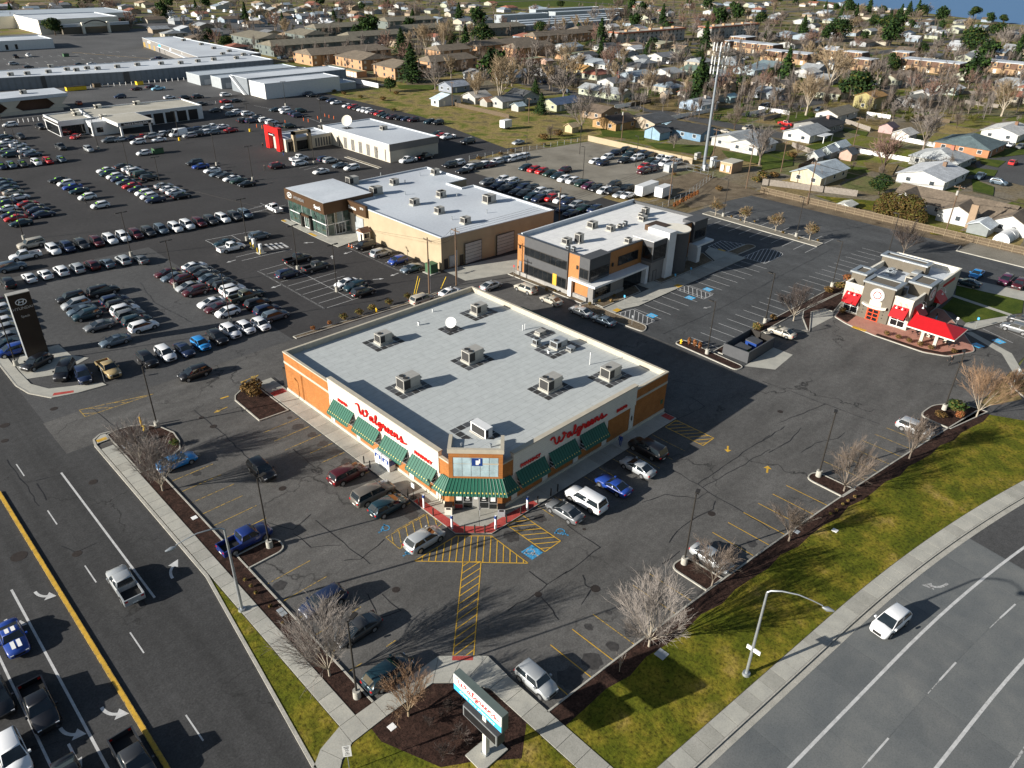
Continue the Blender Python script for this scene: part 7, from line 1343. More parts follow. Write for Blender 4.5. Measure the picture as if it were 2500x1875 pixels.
def leafy(seed,h,w,shape,mats,n=1600,size=.5,trunk_h=.08,mb=None,base_r=.2,lobes=None):
    """crown made of many small leaf clumps spread through uneven lobes; returns trunk and crown meshes"""
    q=random.Random(seed);C=MB();T=MB();th=h*trunk_h
    T.tube([(0,0,-.1),(0,0,h*.5),(0,0,h*.9)],[base_r,base_r*.6,base_r*.15],6)
    for i in range(5):a=q.uniform(0,6.28);z=h*q.uniform(.25,.7);T.tube([(0,0,z),(w*.3*math.cos(a),w*.3*math.sin(a),z+h*.08)],[base_r*.35,base_r*.1],4)
    if shape=='cone':LB=[(0,0,z,1) for z in range(1)]
    else:
        LB=lobes or [(q.uniform(-.3,.3)*w,q.uniform(-.3,.3)*w,th+(h-th)*q.uniform(.3,.78),q.uniform(.22,.4)*w) for i in range(9)]+[(0,0,th+(h-th)*.55,w*.38),(0,0,h-w*.3,w*.3)]
    for i in range(n):
        if shape=='cone':
            t=q.random()**.75;z=th+(h-th)*(1-t)
            ly=.75+.25*math.cos(z*5.2);r=w/2*(t**.85)*ly*(q.random()**.4)*(.8+.35*math.sin(3*q.uniform(0,6.28)));a=q.uniform(0,6.283);p=Vector((r*math.cos(a),r*math.sin(a),z-.12*r));nd=Vector((math.cos(a),math.sin(a),.5))
        else:
            lx,ly_,lz,lr=q.choice(LB);v=Vector((q.gauss(0,1),q.gauss(0,1),q.gauss(0,1))).normalized();rr=lr*q.random()**.28;p=Vector((lx,ly_,lz))+Vector((v.x*rr,v.y*rr,v.z*rr*.85));nd=v
            if p.z<th*.6:continue
        nd=(nd.normalized()+Vector((q.gauss(0,.5),q.gauss(0,.5),q.gauss(0,.5)))).normalized();a=nd.cross(Vector((q.random()-.5,q.random()-.5,q.random()))).normalized();b=nd.cross(a);s=size*q.uniform(.55,1.2)
        C.mesh([p+a*s*.5,p+b*s*.35+nd*s*.15,p-a*s*.5,p-b*s*.35-nd*s*.1],[(0,1,2),(0,2,3)],0 if q.random()<.6 else 1 if len(mats)<3 or q.random()<.7 else 2)
    def me(B,nm,m):o=B.build(nm,m,None);d=o.data;bpy.data.objects.remove(o);return d
    return me(T,'trunk',mb or bark_d),me(C,'crown',mats)
def tree(var,loc,h,label,name,cat='tree',group=None,rz=None,wx=1):
    tm,cm,h0=var;s=h/h0;t=thing(name,label,cat,loc,rnd.uniform(0,6.28) if rz is None else rz,group);t.scale=(s*wx,s*wx,s)
    link('trunk',tm,t);link('crown',cm,t);return t
def HP(bc,tc):  # height in metres of something whose foot and top are seen at these pixels
    g=Z(*bc);u,v=OX[tc[0]]+tc[2]/ZF,OY[tc[1]]+tc[3]/ZF;best=(1e9,0)
    for i in range(1,400):
        z=i*.1;d=Vector((g.x,g.y,z-CH));w=d.dot(FW);e=(d.dot(RT)/w*FPX+1250-u)**2*.15+(d.dot(DN)/w*FPX+937.5-v)**2
        if e<best[0]:best=(e,z)
    return best[1]
def var(fn,h,*a,**k):return (*fn(*a,**k),h)
# foreground trees, each grown separately
FG=[((0,2,1375,965),6.6,3,.62,tw_white,bark_w,'pale bare fan-shaped tree on the corner island by the blue sedan',.015),((0,2,1190,735),5.6,4,.6,tw_white,bark_w,'smaller pale bare tree at the tip of the corner island',.015),((1,3,640,885),7.4,5,.85,tw_white,bark_w,'big pale bare tree in the street bed behind two parked cars',.016),((1,3,1305,1225),4.6,6,.8,tw_orange,tw_tan,'low orange-twigged bare tree beside the path and sign bed',.014),((2,3,1188,638),7.6,7,.8,tw_white,bark_w,'rounded pale bare tree between the lot kerb and the lawn',.016),
      ((2,3,1720,125),5.4,8,.8,tw_brown,bark_g,'brown bare tree by the silver sedan at the lawn edge',.015),((3,2,690,968),6.6,9,.85,tw_brown,bark_g,'brown bare tree on the lamp island at the lawn edge',.015),((3,2,1240,695),5.8,10,.45,tw_brown,bark_g,'slim brown bare tree near the far silver crossover',.014),((3,2,225,1390),4.6,11,.5,tw_brown,bark_g,'thin brown sapling in the mulch between two lamp islands',.012),((3,2,1808,342),7.6,12,.8,tw_orange,bark_w,'white-trunked bare tree on the planted island by the driveway',.018),
      ((3,1,265,1118),6.4,13,.9,tw_dark,bark_w,'dark bare tree with white trunk in the bed before the restaurant',.018),((3,1,1190,560),7,14,.95,tw_dark,bark_g,'broad dark bare tree behind the restaurant roof',.02),((3,2,2100,150),4,15,.7,tw_orange,bark_g,'low ruddy shrub tree on the island across the driveway',.016)]
for b_,h,sd,sp,mt,mb,lb,tr in FG:
    p=Z(*b_);dense=(11,9,8,3) if mt==tw_white else (9,8,7,3)
    h *=1.06;tree((*bare(sd,h,sp*1.12,mt,mb,.14 if mt!=tw_white else .12,*dense,tr=tr*.85,base_r=.1,wide=.42,jit=.07,l2=(.42,.7)),h),(p.x,p.y,.1),h,lb,'bare_tree')
p=Z(2,3,940,850);tree((*bare(21,2.6,.3,tw_white,bark_w,.2,4,3,2,0,tr=.012,base_r=.03),2.6),(p.x,p.y,.1),2.6,'thin pale sapling at the lawn edge beside the mulch','sapling')
# shared kinds for the rest
V_tan=[var(bare,12,s,12,.75,tw_tan,bark_w,.2,8,7,6,3,tr=.035,base_r=.28) for s in (31,32)];V_grey=[var(bare,10,s,10,.85,tw_grey,bark_g,.16,8,7,5,3,tr=.032,base_r=.22) for s in (33,34,35)];V_brown=[var(bare,10,s,10,.8,tw_brown,bark_d,.16,8,7,5,3,tr=.036,base_r=.22) for s in (36,37)]
V_purp=[var(bare,9,38,9,.9,tw_red,bark_d,.15,8,7,5,3,tr=.04,base_r=.2)];V_far=[var(bare,10,s,10,.85,m_,bark_g,.16,7,6,4,2,tr=.07,base_r=.28) for s,m_ in ((41,tw_grey),(42,tw_brown),(43,tw_red),(44,tw_tan))]
V_fir=[var(leafy,14,s,14,10.5,'cone',[lf_dark,lf_mid],3200,.85,base_r=.3) for s in (51,52)];V_pine=[var(leafy,11,s,11,9,'round',[lf_dark,lf_mid,lf_olive],2600,.85,.12,base_r=.32) for s in (53,54,55)];V_farE=[var(leafy,12,56,12,8.5,'round',[lf_dark,lf_mid],900,1.4,.1,base_r=.3),var(leafy,14,57,14,10.5,'cone',[lf_dark,lf_mid],1000,1.5,base_r=.3)]
V_cyp=[var(leafy,5,58,5,3.6,'round',[lf_cy,lf_olive],1400,.35,.03,lobes=[(0,0,1.6,1.6),(.2,0,2.8,1.5),(0,.2,3.8,1.1),(-.2,0,1.0,1.4)])];V_col=[var(leafy,5,59,5,1.5,'round',[lf_brown,lf_olive],500,.35,.03,lobes=[(0,0,1,.7),(0,0,2,.75),(0,0,3,.65),(0,0,4,.5)])]
V_bush=[var(leafy,1,s,1,1.15,'round',[a,b_],420,.16,.02,base_r=.03,lobes=[(0,0,.5,.45),(.15,.1,.55,.38),(-.15,.05,.45,.4),(0,-.15,.6,.33)]) for s,a,b_ in ((61,lf_rust,lf_brown),(62,lf_olive,lf_brown),(63,lf_mid,lf_olive),(64,lf_cy,lf_brown))]
V_tuft=[var(leafy,.6,65,.6,.5,'round',[lf_brown,lf_olive],70,.2,.02,base_r=.02,lobes=[(0,0,.25,.22)])]
V_round=[var(bare,4,s,4,1.0,tw_tan,bark_w,.28,8,7,5,4,tr=.022,base_r=.09) for s in (71,72)]
def plant(kind,b_,top,label,name='bare_tree',cat='tree',group=None,wx=1):
    p=Z(*b_);h=HP(b_,top) if not isinstance(top,(int,float)) else top;h=max(1.5,min(h,26));occ(p.x,p.y,3);return tree(rnd.choice(kind),(p.x,p.y,0),h,label,name,cat,group,wx=wx)
# office median trees with brown leaves clinging
for u,v,lb in ((735,1015,'first round brown tree in the office car park median, by the weedy end'),(1225,1140,'second round brown tree in the office car park median'),(1745,1280,'two-toned round brown tree in the office car park median')):
    p=W(1640+u/6.9125,380+v/6.9125);t=tree(rnd.choice(V_round),(p.x,p.y,.1),4.6,lb,'median_tree');b_=leafy(int(u),4.6,3.6,'round',[lf_brown,lf_olive],420,.22,.3,lobes=[(.9,-.5,3.0,1.1),(.3,.3,3.3,1.1),(1.2,.3,2.8,.9),(0,-.6,2.9,1.0)]);o=link('clinging_leaves',b_[1],t);o.scale=(1/t.scale[0],)*3
p=Z(3,1,398,440);t=tree(V_round[0],(p.x,p.y,.1),4.4,'last round brown tree in the office car park median, by the lane','median_tree');o=link('clinging_leaves',leafy(9,4.4,3.6,'round',[lf_brown,lf_olive],420,.22,.3,lobes=[(.9,-.5,3.0,1.1),(0,.3,3.2,1.2)])[1],t);o.scale=(1/t.scale[0],)*3
# residential trees: foot pixel, top pixel
for k,L in ((V_grey,((2,620,1110,640,770,'big grey bare tree beside the gravel lot corner'),(3,1360,1262,1400,880,'wide grey bare tree in the big back garden'),(3,1100,1032,1090,820,'grey bare tree beside the pink barn'),(3,1180,740,1190,580,'broad pale grey tree beside the dark pine'),(2,2120,1392,2120,1020,'grey bare tree on the lawn beside the mast'),(2,1400,1250,1400,1120,'small spreading fruit tree behind the blue house'),(3,235,812,240,600,'white-barked bare tree by the parked boat'),(2,1560,760,1560,660,'pruned pale tree beside the hedge'),(2,1420,490,1430,340,'dark bare tree beside the tan low building'),(2,2080,540,2090,410,'pale bare tree before the wide townhouse'),(1,1530,755,1520,480,'grey bare tree behind the firs'),(3,1740,960,1800,810,'leaning bare tree by the back fence'),(3,480,1550,480,1420,'young bare tree against the cream garage'))),
             (V_tan,((1,1460,470,1420,180,'tall tan bare tree of the pair in the apartment court'),(1,1600,470,1620,150,'tall tan bare tree beside the brown apartment roof'),(1,2070,900,2070,420,'tall tan bare tree above the bank'),(3,370,975,430,580,'big tan bare tree on the street corner lawn'),(3,560,765,620,340,'tallest tan bare tree beside the townhouses'),(2,1180,805,1170,560,'tan bare tree in the green yard'),(2,500,560,500,330,'tan bare tree behind the garages'),(1,1880,870,1800,560,'tan bare tree by the pale house above the bank'),(3,2020,980,2060,640,'tan bare thicket tree by the far garden wall'))),
             (V_brown,((3,1000,1500,780,1380,'dark brown bare tree behind the cream garage'),(2,1910,1095,1950,870,'brown bare tree by the pale blue house'),(3,760,1440,770,1350,'brown scrub tree behind the long fence'),(2,360,1180,360,1050,'brown scrub thicket beside the gravel lot'),(3,850,700,850,560,'brown bare tree between the pines'),(3,1560,1440,1480,1290,'slim bare tree before the white house'),(3,300,1310,240,1180,'rusty scrub tree by the cream garage'),(3,1640,1080,1650,930,'brown thicket behind the white fence'))),
             (V_purp,((3,1020,1462,1060,1090,'pruned tree with pale trunk and reddish twigs'),(2,1600,250,1600,90,'reddish bare tree behind the white block'),(2,1720,240,1720,80,'second reddish bare tree behind the white block'),(3,380,430,360,260,'dark reddish tree beyond the street'),(3,800,420,800,290,'reddish bare tree among pines'),(3,1900,480,1850,370,'low reddish bare tree by the townhouse'),(3,1560,470,1560,350,'reddish bare tree beyond the long townhouse')))):
    for c,x,y,tx,ty,lb in L:plant(k,(c,0,x,y),(c,0,tx,ty),lb)
for i,(x,y,ty) in enumerate(((730,195,40),(860,215,20),(980,215,10),(1090,200,30),(1200,200,30),(1300,200,60),(790,130,20),(1890,150,20),(1950,90,0),(1560,330,160),(1330,380,240))):plant(V_far[:2],(2,0,x,y),(2,0,x,ty),'tall bare tree in the belt behind the blue-white storage rows',group='bare tree belt')
FIRS=((1,1245,460,1245,235,'dark fir, the farther of two before the tan apartments'),(1,1330,692,1320,365,'tallest dark fir standing nearest the tan apartments'),(1,675,165,675,75,'slim dark fir beside the gabled roofs'),(1,1340,175,1340,70,'dark fir by the big dark roofs'),(1,1730,190,1730,20,'dark fir behind the tall bare trees'),(0,1010,165,1010,70,'slim fir by the arched hall'),(2,590,305,590,185,'dark fir beside the blue-white storage'),(2,880,385,880,260,'dark fir before the white three-storey block'),(2,780,485,780,335,'dark fir below the white three-storey block'),(2,1165,475,1165,365,'dark fir by the cream house'),(2,230,800,220,660,'dark fir beside the steep grey roof'),(2,280,965,280,780,'brown-green fir by the solar-roofed house'),(3,1230,140,1230,5,'spire-shaped fir against the river'),(3,340,310,340,125,'fir beyond the far street'),(2,1540,60,1540,0,'fir at the edge of the field'))
PINES=((1,1920,395,1920,175,'massive round dark pine behind the tan apartments'),(1,1150,775,1140,640,'squat dark pine at the end of the white fence'),(1,920,225,920,135,'round dark pine by the black roofs'),(1,720,215,720,150,'mottled evergreen beside the trailers'),(0,470,300,470,140,'dark round pine before the arched hall'),(0,1060,215,1060,145,'low dark pine by the arched hall'),(0,1770,365,1770,225,'dark round pine at the end of the mall wing'),(0,1915,405,1915,285,'dark round pine beside the grey-green apartments'),(0,1920,250,1920,195,'small evergreen by the coach park'),(2,270,285,270,170,'olive round pine by the storage'),(2,1050,405,1050,325,'olive pine by the parking court'),(2,1620,515,1620,420,'dark pine behind the green-roofed house'),(2,2125,220,2120,85,'dark round pine beyond the white block'),(2,690,405,690,335,'olive round shrub tree'),(3,775,870,770,565,'biggest dark green pine beside the yellow house'),(3,620,345,620,125,'broad dark pine grove tree beyond the street'),(3,1060,305,1060,115,'large green pine behind the long townhouse'),(3,1000,140,1000,40,'dark round pine near the river'),(3,940,240,940,110,'dark pine in the far grove'),(3,1350,145,1350,25,'round pine against the river'),(3,1780,155,1780,45,'round pine standing over the shore houses'),(3,1740,470,1740,195,'tall narrow dark pine beside the reddish trees'),(3,1985,325,1980,175,'big dark pine before the shore'),(3,2030,200,2030,115,'dark pine close to the shore'),(3,1095,610,1090,475,'olive pine by the long townhouse'),(3,1020,745,1020,635,'olive shrub tree beside the biggest pine'),(3,1335,455,1330,345,'clipped dark pine above the townhouses'),(3,1720,695,1720,605,'small dark pine before the townhouse end'),(3,75,685,75,560,'small dark pine at the street bend'),(3,60,345,60,255,'dark hedge pine beyond the brown townhouses'),(3,1900,505,1900,435,'leaning olive pine by the far townhouse'),(2,440,70,440,0,'dark pine on the field edge'),(3,985,1640,975,1460,'dark bushy evergreen behind the alley houses'),(2,2180,350,2180,250,'olive pine at the end of the townhouse lane'),(2,1010,580,1010,475,'brown-green cypress clump by the white house'))
for k,L in ((V_fir,FIRS),(V_pine,PINES)):
    for c,x,y,tx,ty,lb in L:plant(k,(c,0,x,y),(c,0,tx,ty),lb,'evergreen_tree',wx=1.3)
for i,(x,y,h) in enumerate(((1000,225,6),(1060,240,6.6),(1130,250,6.8),(1200,265,6.8),(1270,285,6.6),(1345,298,3.4))):plant(V_cyp,(3,1,x,y),h,'rounded brown-green cypress in the tall clump by the alley fence','cypress',group='cypress clump by the alley',wx=1.25)
# far trees by pixel density
n=0
for k in range(3000):
    u,v=qr.uniform(-80,2580),2+250*qr.random()**1.6;p=W(u,v);x,y=p.x,p.y;d=math.hypot(x,y)
    if d>1350 or not far_ok(x,y,4) or not free(x,y,3):continue
    if river(x+25,y):continue
    shore=river(x+200,y);ev=qr.random()<(.55 if shore else .22);occ(x,y,2.5);n+=1
    if ev:tree(qr.choice(V_farE),(x,y,0),qr.uniform(9,19),'evergreen %s' % ('near the river' if shore else 'among the far houses'),'evergreen_tree',group='far evergreens '+('near the river' if shore else 'among the houses'))
    else:
        i=qr.randrange(4);tree(V_far[i],(x,y,0),qr.uniform(9,15),'%s bare tree %s' % (('grey','brown','reddish','tan')[i],'near the river' if shore else 'among the far houses'),'bare_tree',group='far bare trees '+('near the river' if shore else 'among the houses'))
    if n>=330:break
# shrubs and tufts
def bush(k,c,r,x,y,h,label,group=None,wx=1):p=Z(c,r,x,y);return tree(V_bush[k],(p.x,p.y,.1),h,label,'shrub','shrub',group,wx=wx)
for i,(x,y) in enumerate(((1140,985),(1300,935),(1000,1035),(890,1070),(760,1110))):bush(1,1,1,x,y,1.3,'rounded olive shrub in the hedge bed behind the drugstore','hedge bed shrubs',1.2)
for x,y in ((640,1155),(500,1200)):bush(0,1,1,x,y,.9,'small rusty shrub at the end of the hedge bed','rusty hedge shrubs')
for x,y in ((2090,130),(2160,100),(2150,170)):bush(3,0,2,x,y,1.7,'tangled brown shrub in the mulch island by the drugstore','mulch island shrubs',1.3)
for x,y in ((1048,1245),(1145,1275),(1235,1305),(1328,1335),(1418,1365),(1612,1395)):bush(3,3,1,x,y,1.0,'clipped round brown shrub along the restaurant kerb','restaurant kerb shrubs',1.1)
bush(3,3,1,675,1055,1.3,'low brown shrub by the restaurant front corner');bush(0,3,1,725,790,1.7,'rusty round shrub by the restaurant lamp',None,1.5);bush(1,3,1,650,850,1.6,'olive round shrub beside the restaurant lane',None,1.4);bush(3,3,1,560,885,1.5,'brown round shrub at the bed beside the restaurant lane',None,1.4)
bush(2,3,2,1625,300,2.3,'tall clipped green shrub on the planted island',None,1.2);bush(0,3,2,1660,350,1.3,'rusty shrub beside the tall clipped one');bush(3,3,2,1500,340,.9,'straggly brown shrub on the planted island',None,2);bush(2,0,2,1480,580,1.0,'green shrub at the kerb of the corner island',None,1.3);bush(2,0,2,1230,540,.9,'small green shrub under the pale corner tree')
bush(3,3,1,90,1115,1.3,'brown shrub by the champagne sedan');bush(1,2,1,2100,1200,1.5,'bushy brown shrub at the dumpster enclosure',None,1.3)
for x,y in ((1525,1330),(1572,1345),(1615,1365)):p=Z(2,1,x,y);tree(V_bush[0],(p.x,p.y,.1),1.7,'upright rusty grass clump on the lamp island','ornamental_grass','plant','rusty grasses on the lamp island',wx=.45)
for i in range(9):p=W(1640+(40+48*i)/6.9125,380+(890-26*i)/6.9125);tree(V_bush[0],(p.x,p.y,.05),1.9,'upright rusty grass clump in the row beyond the office roof','ornamental_grass','plant','rusty grass row',wx=.45)
for c,r,x,y in ((2,1,770,965),(2,1,870,965),(2,1,895,920),(2,1,690,990),(2,1,325,870),(2,1,400,880),(3,1,175,385),(3,1,470,450),(3,1,310,430),(2,1,1885,250),(2,1,2080,290),(2,1,1960,275)):p=Z(c,r,x,y);tree(V_tuft[0],(p.x,p.y,.1),rnd.uniform(.6,1),'yellow-brown grass tuft in the office planting','grass_tuft','plant','office grass tufts')
for c,r,x,y in ((0,3,2070,85),(0,3,2120,140),(0,3,2160,195),(1,3,20,195),(1,3,245,455),(1,3,140,310),(3,2,780,1025),(3,2,720,1060),(3,2,680,1090),(3,2,625,1140),(3,2,575,1170)):p=Z(c,r,x,y);tree(V_tuft[0],(p.x,p.y,.1),.55,'straw-coloured clipped grass tuft in the mulch bed','grass_tuft','plant','mulch bed tufts')
V_tw=var(bare,1.6,81,1.6,1.1,tw_dark,bark_d,.05,9,6,4,2,tr=.012,base_r=.03)
for x,y,h in ((1640,1190,1.7),(1750,1420,1.9),(1600,1560,1.6),(1480,1300,1.2)):p=Z(1,3,x,y);tree(V_tw,(p.x,p.y,.1),h,'dark leafless twiggy shrub in the sign bed','shrub','shrub','twiggy shrubs in the sign bed')
for c,r,x,y,h in ((2,1,1780,20,1.5),(2,0,1590,1440,1.4),(2,0,1700,1500,1.0),(2,0,1400,1480,1.0),(2,0,2100,1540,2.2),(2,0,2150,1500,2.4),(3,0,100,1500,2),(3,0,250,1330,2.2),(2,0,300,1180,2.4),(2,0,420,1150,2.6),(1,0,760,800,1.6),(1,0,900,830,1.6),(1,0,1090,850,2),(1,0,1200,800,1.8),(1,0,680,780,1.5),(1,0,1180,940,1.5),(1,0,1900,1350,1.3),(1,0,2080,1310,1.2),(1,0,2180,1285,1.2),(2,0,300,1230,1.2)):p=Z(c,r,x,y);tree(V_bush[rnd.choice((1,3,3))],(p.x,p.y,0),h,'dry brown scrub on the rough ground','scrub','shrub','scrub on the rough ground',wx=1.6)
# ------------------------------------------------------------------ lamps, poles, wires
def lamp(c,r,x,y,label,h=9.2,heads=2,base=True,m=None,az=90,group=None,yb=False):
    p=Z(c,r,x,y);t=thing('lamp_post',label,'lamp post',(p.x,p.y,.1 if base else 0),math.radians(az),group);m=m or m_dk
    if base:MB().cyl(0,0,-.1,.85,.36,.34,14).build('base',m_ylw if yb else m_kerb,t,smooth=40)
    MB().tube([(0,0,0),(0,0,h)],[.1,.075],8).build('pole',m,t,smooth=60)
    for s in ((-1,1) if heads==2 else (1,)):
        b=MB();b.box(.05*s if s>0 else-.45,.45 if s>0 else-.05,-.05,.05,h-.12,h-.02);b.build('arm',m,t);b=MB();x0,x1=(.4,1.15) if s>0 else (-1.15,-.4);b.box(x0,x1,-.2,.2,h-.14,h);b.build('lamp_head',m,t)
    return t
D='twin-headed dealer lamp post '
for c,r,x,y,w,yb in ((0,1,205,430,'by the beige SUV',0),(0,1,1110,570,'at the end of the tail-out row',0),(0,1,1482,838,'in the middle block of sedans',0),(0,1,1945,1135,'behind the street-side display row',0),(0,1,2085,440,'at the end of the nose-out row',0),(0,1,140,1495,'beside the dark pylon sign',0),(0,0,833,1260,'in front of the service canopy',0),(0,0,1515,1185,'with yellow base by the white van',1),(0,0,2110,1110,'with yellow base near the red arch',1),(0,0,175,1338,'behind the short nose-out row',0),(0,0,1100,1482,'among the big middle block',0),(0,0,1368,1630,'at the near end of the big middle block',0),(0,0,1830,1396,'over the line facing the red arch',0),(0,0,2135,1522,'ending the line facing the red arch',0),(1,0,268,892,'before the white-walled warehouse',0),(1,0,570,1028,'among orange markers',0),(1,0,508,1385,'on the narrow mulch strip',0),(1,1,372,690,'at the head of the customer bays',0),(1,1,702,870,'at the foot of the customer bays',0),(0,0,50,1135,'at the street edge by the double row',0)):lamp(c,r,x,y,D+w,yb=bool(yb),az=0)
for c,r,x,y,h,w in ((2,0,605,1302,9,'on the gravel lot'),(2,0,632,1510,9,'in the row edging the gravel lot'),(2,0,155,1372,8,'at the end of the white crossovers'),(2,0,1078,1405,9,'before the beige wall')):lamp(c,r,x,y,'thin dark lamp post '+w,h,1,False)
for c,r,x,y,w in ((2,1,1680,1398,'on the rusty-grass island by the dumpsters'),(2,1,2170,1132,'in the strip between office bays and restaurant'),(2,1,1815,238,'in the office median between two round trees'),(3,1,590,830,'in the planted strip beside the restaurant'),(3,1,25,1135,'by the champagne sedan'),(3,1,288,408,'in the office median near the lane'),(3,1,1062,562,'behind the restaurant under the dark tree')):lamp(c,r,x,y,'dark lamp post with concrete base '+w,9.2,1)
for c,r,x,y,w in ((0,2,1330,425,'on the corner island by the hydrant'),(1,2,135,1440,'on the small island by the blue pickup'),(1,3,872,1065,'in the street bed beside the blue crossover'),(2,2,1485,1580,'on the island by the silver sedan'),(3,2,475,842,'on the island by the brown bare tree'),(3,2,1535,280,'on the planted island by the driveway')):lamp(c,r,x,y,'dark drugstore lamp post with white drum base '+w,9.2,1,True,az=20)
def street_lamp(x,y,dx,dy,L,label):
    t=thing('street_light',label,'street light',(x,y,.1));MB().cyl(0,0,0,.25,.38,.34,14).build('base',m_galv,t,smooth=40);MB().tube([(0,0,.2),(0,0,10.2)],[.15,.1],10).build('pole',m_galv,t,smooth=60)
    P=[(dx*L*f,dy*L*f,10.2+g) for f,g in ((0,0),(.06,.25),(.25,.5),(.55,.55),(.8,.3),(1,.02))];MB().tube(P,[.09,.08,.07,.06,.05,.05],7).build('arm',m_galv,t,smooth=60)
    MB().tube([(dx*L,dy*L,10.05),(dx*(L+.4),dy*(L+.4),9.98),(dx*(L+.95),dy*(L+.95),9.92)],[.08,.22,.08],8,cap=True).build('lamp_head',m_galv,t,smooth=60);return t
t=street_lamp(48.0,17.4,.45,-.89,4.4,'grey street light with long curved arm on the lawn');MB().box(-.06,.06,-.75,.55,3.1,3.5).build('sign',m_signw,t)
street_lamp(18.7,55.5,-.97,.22,4.2,'grey street light with curved arm over the street')
def upole(c,r,x,y,h,label,white=False,arm=True,tr=False):
    p=Z(c,r,x,y);t=thing('utility_pole',label,'utility pole',(p.x,p.y,0));MB().tube([(0,0,-.2),(0,0,h)],[.17,.11],8).build('pole',m_pole,t,smooth=60)
    if white:MB().tube([(.22,0,0),(.22,0,h*.62)],.09,6).build('conduit',m_signw,t)
    if arm:MB().box(-.06,.06,-1.2,1.2,h-.6,h-.45).build('crossarm',m_pole,t);[MB().cyl(0,q,h-.45,h-.25,.05,n=6).build('insulator',m_unit,t) for q in (-1.05,-.4,.4,1.05)]
    if tr:MB().cyl(-.4,0,h-2.2,h-1.2,.28,n=10).build('transformer',m_unit,t,smooth=40)
    return (p.x,p.y,h)
U=[upole(1,1,1480,888,11,'brown utility pole with white conduit and yellow guys behind the drugstore',True),upole(1,1,1708,820,11.5,'brown utility pole with white conduit by the concrete drive',True),upole(2,1,1355,145,12,'utility pole behind the office roof',True,tr=True),upole(2,0,2010,1590,12,'pale-footed utility pole beside the alley fence end'),upole(3,1,380,135,11,'utility pole with yellow guys on the alley verge'),upole(3,1,1540,402,12,'utility pole with transformer beside the brown-roofed house',tr=True)]
U2=[upole(2,0,957,1195,11,'pale utility pole with transformer behind the beige wall',tr=True),upole(2,0,1725,1360,10,'utility pole with yellow guys beside the mast'),upole(2,0,175,1035,9,'utility pole in the scrub by the bank'),upole(1,0,1675,905,10,'utility pole by the long white outbuilding'),upole(1,0,1035,700,10,'utility pole at the white fence end'),upole(2,0,1320,770,10,'utility pole in the yard with the tan shed',arm=False),upole(3,0,770,1240,10,'utility pole behind the barn shed'),upole(3,0,160,1450,9,'utility pole by the mast lawn'),upole(3,0,400,1640,9,'utility pole before the cream garage'),upole(3,0,1590,900,10,'utility pole in the far gardens'),upole(2,0,735,400,11,'pale utility pole below the white block'),upole(2,0,360,500,11,'pale utility pole by the garages'),upole(2,1,432,270,8,'short pole with transformer behind the dealership',arm=False,tr=True)]
wire=MB()
def span(a,b,s=1.0,off_=(0,)):
    for q in off_:
        P=[(a[0]+(b[0]-a[0])*f,a[1]+(b[1]-a[1])*f+q,a[2]-.4+(b[2]-a[2])*f-4*s*f*(1-f)) for f in [i/8 for i in range(9)]];wire.tube(P,.025,3)
for a,b in zip(U,U[1:]):span(a,b,1.2,(-1,0,1))
span(U[5],(192,-20,12),1.5,(-1,0,1));span(U[0],(60,180,11),1,(0,));span(U2[0],U2[1],1);span(U2[1],U2[7],1);span(U2[2],U2[0],1);span(U2[3],U2[2],1.5);span(U2[4],U2[3],1.5);span(U2[8],U2[6],1)
for y in (300,420):span((330,y,14),(620,y-300,14),4,(-1.5,0,1.5))
tag(wire.build('overhead_wires',m_dk),'thin dark overhead wires strung between the utility poles','wires')['kind']='stuff'
for c,r,x1,y1,z1,x2,y2 in ((1,1,1350,895,0,1385,740),(1,1,1365,900,0,1400,760),(1,1,1578,845,0,1622,745)):p,q=Z(c,r,x1,y1),Z(c,r,x2,y2,2.6);tag(MB().tube([p,p.lerp(q,.5) if False else (p+q)/2,q],.06,6).build('guy_guard',m_ylw),'yellow guy-wire guard leaning by the utility poles behind the drugstore','guard','yellow guy guards')
# ------------------------------------------------------------------ mast
mo=thing('cell_tower','tall grey monopole mast with three tiers of antennas','mast',(202.8,123.6,0));MB().tube([(0,0,0),(0,0,12),(0,0,35)],[.52,.42,.26],16).build('pole',m_mast,mo,smooth=60)
for z in (34,30.5,28):
    b=MB();P=[(2.1*math.cos(a*1.0472),2.1*math.sin(a*1.0472),z) for a in range(7)];b.tube(P,.07,5);[b.tube([(0,0,z-.3),(2.1*math.cos(a*2.0944),2.1*math.sin(a*2.0944),z)],.07,5) for a in range(3)];b.build('platform',m_galv,mo)
    for a in range(12):g=a*.5236;b=MB();b.box(-.08,.08,-.12,.12,-1.0,1.0,0,g,(2.2*math.cos(g),2.2*math.sin(g),z+.1));b.build('antenna',m_signw if a % 2 else m_galv,mo)
MB().box(-1.5,-.9,-1.3,-.6,0,1.7).build('cabinet',m_white,mo);MB().box(.9,1.5,-.9,.2,0,1.5).build('cabinet',m_white,mo);MB().cyl(0,0,0,.3,1.1,n=14).build('footing',m_kerb,mo)
p=W(1640+990/6.9125,380+260/6.9125);t=thing('equipment_hut','tan equipment hut with wall air conditioners beside the mast','hut',(p.x,p.y,0));MB().box(-3,3,-2,2,0,2.9).build('wall',wallm((.6,.4,.24)),t);MB().box(-3.1,3.1,-2.1,2.1,2.9,3.1).build('roof',m_rooftan,t);[MB().box(-3.4,-3,q,q+1,.5,2.2).build('air_conditioner',m_offw,t) for q in (-1.5,.5)]
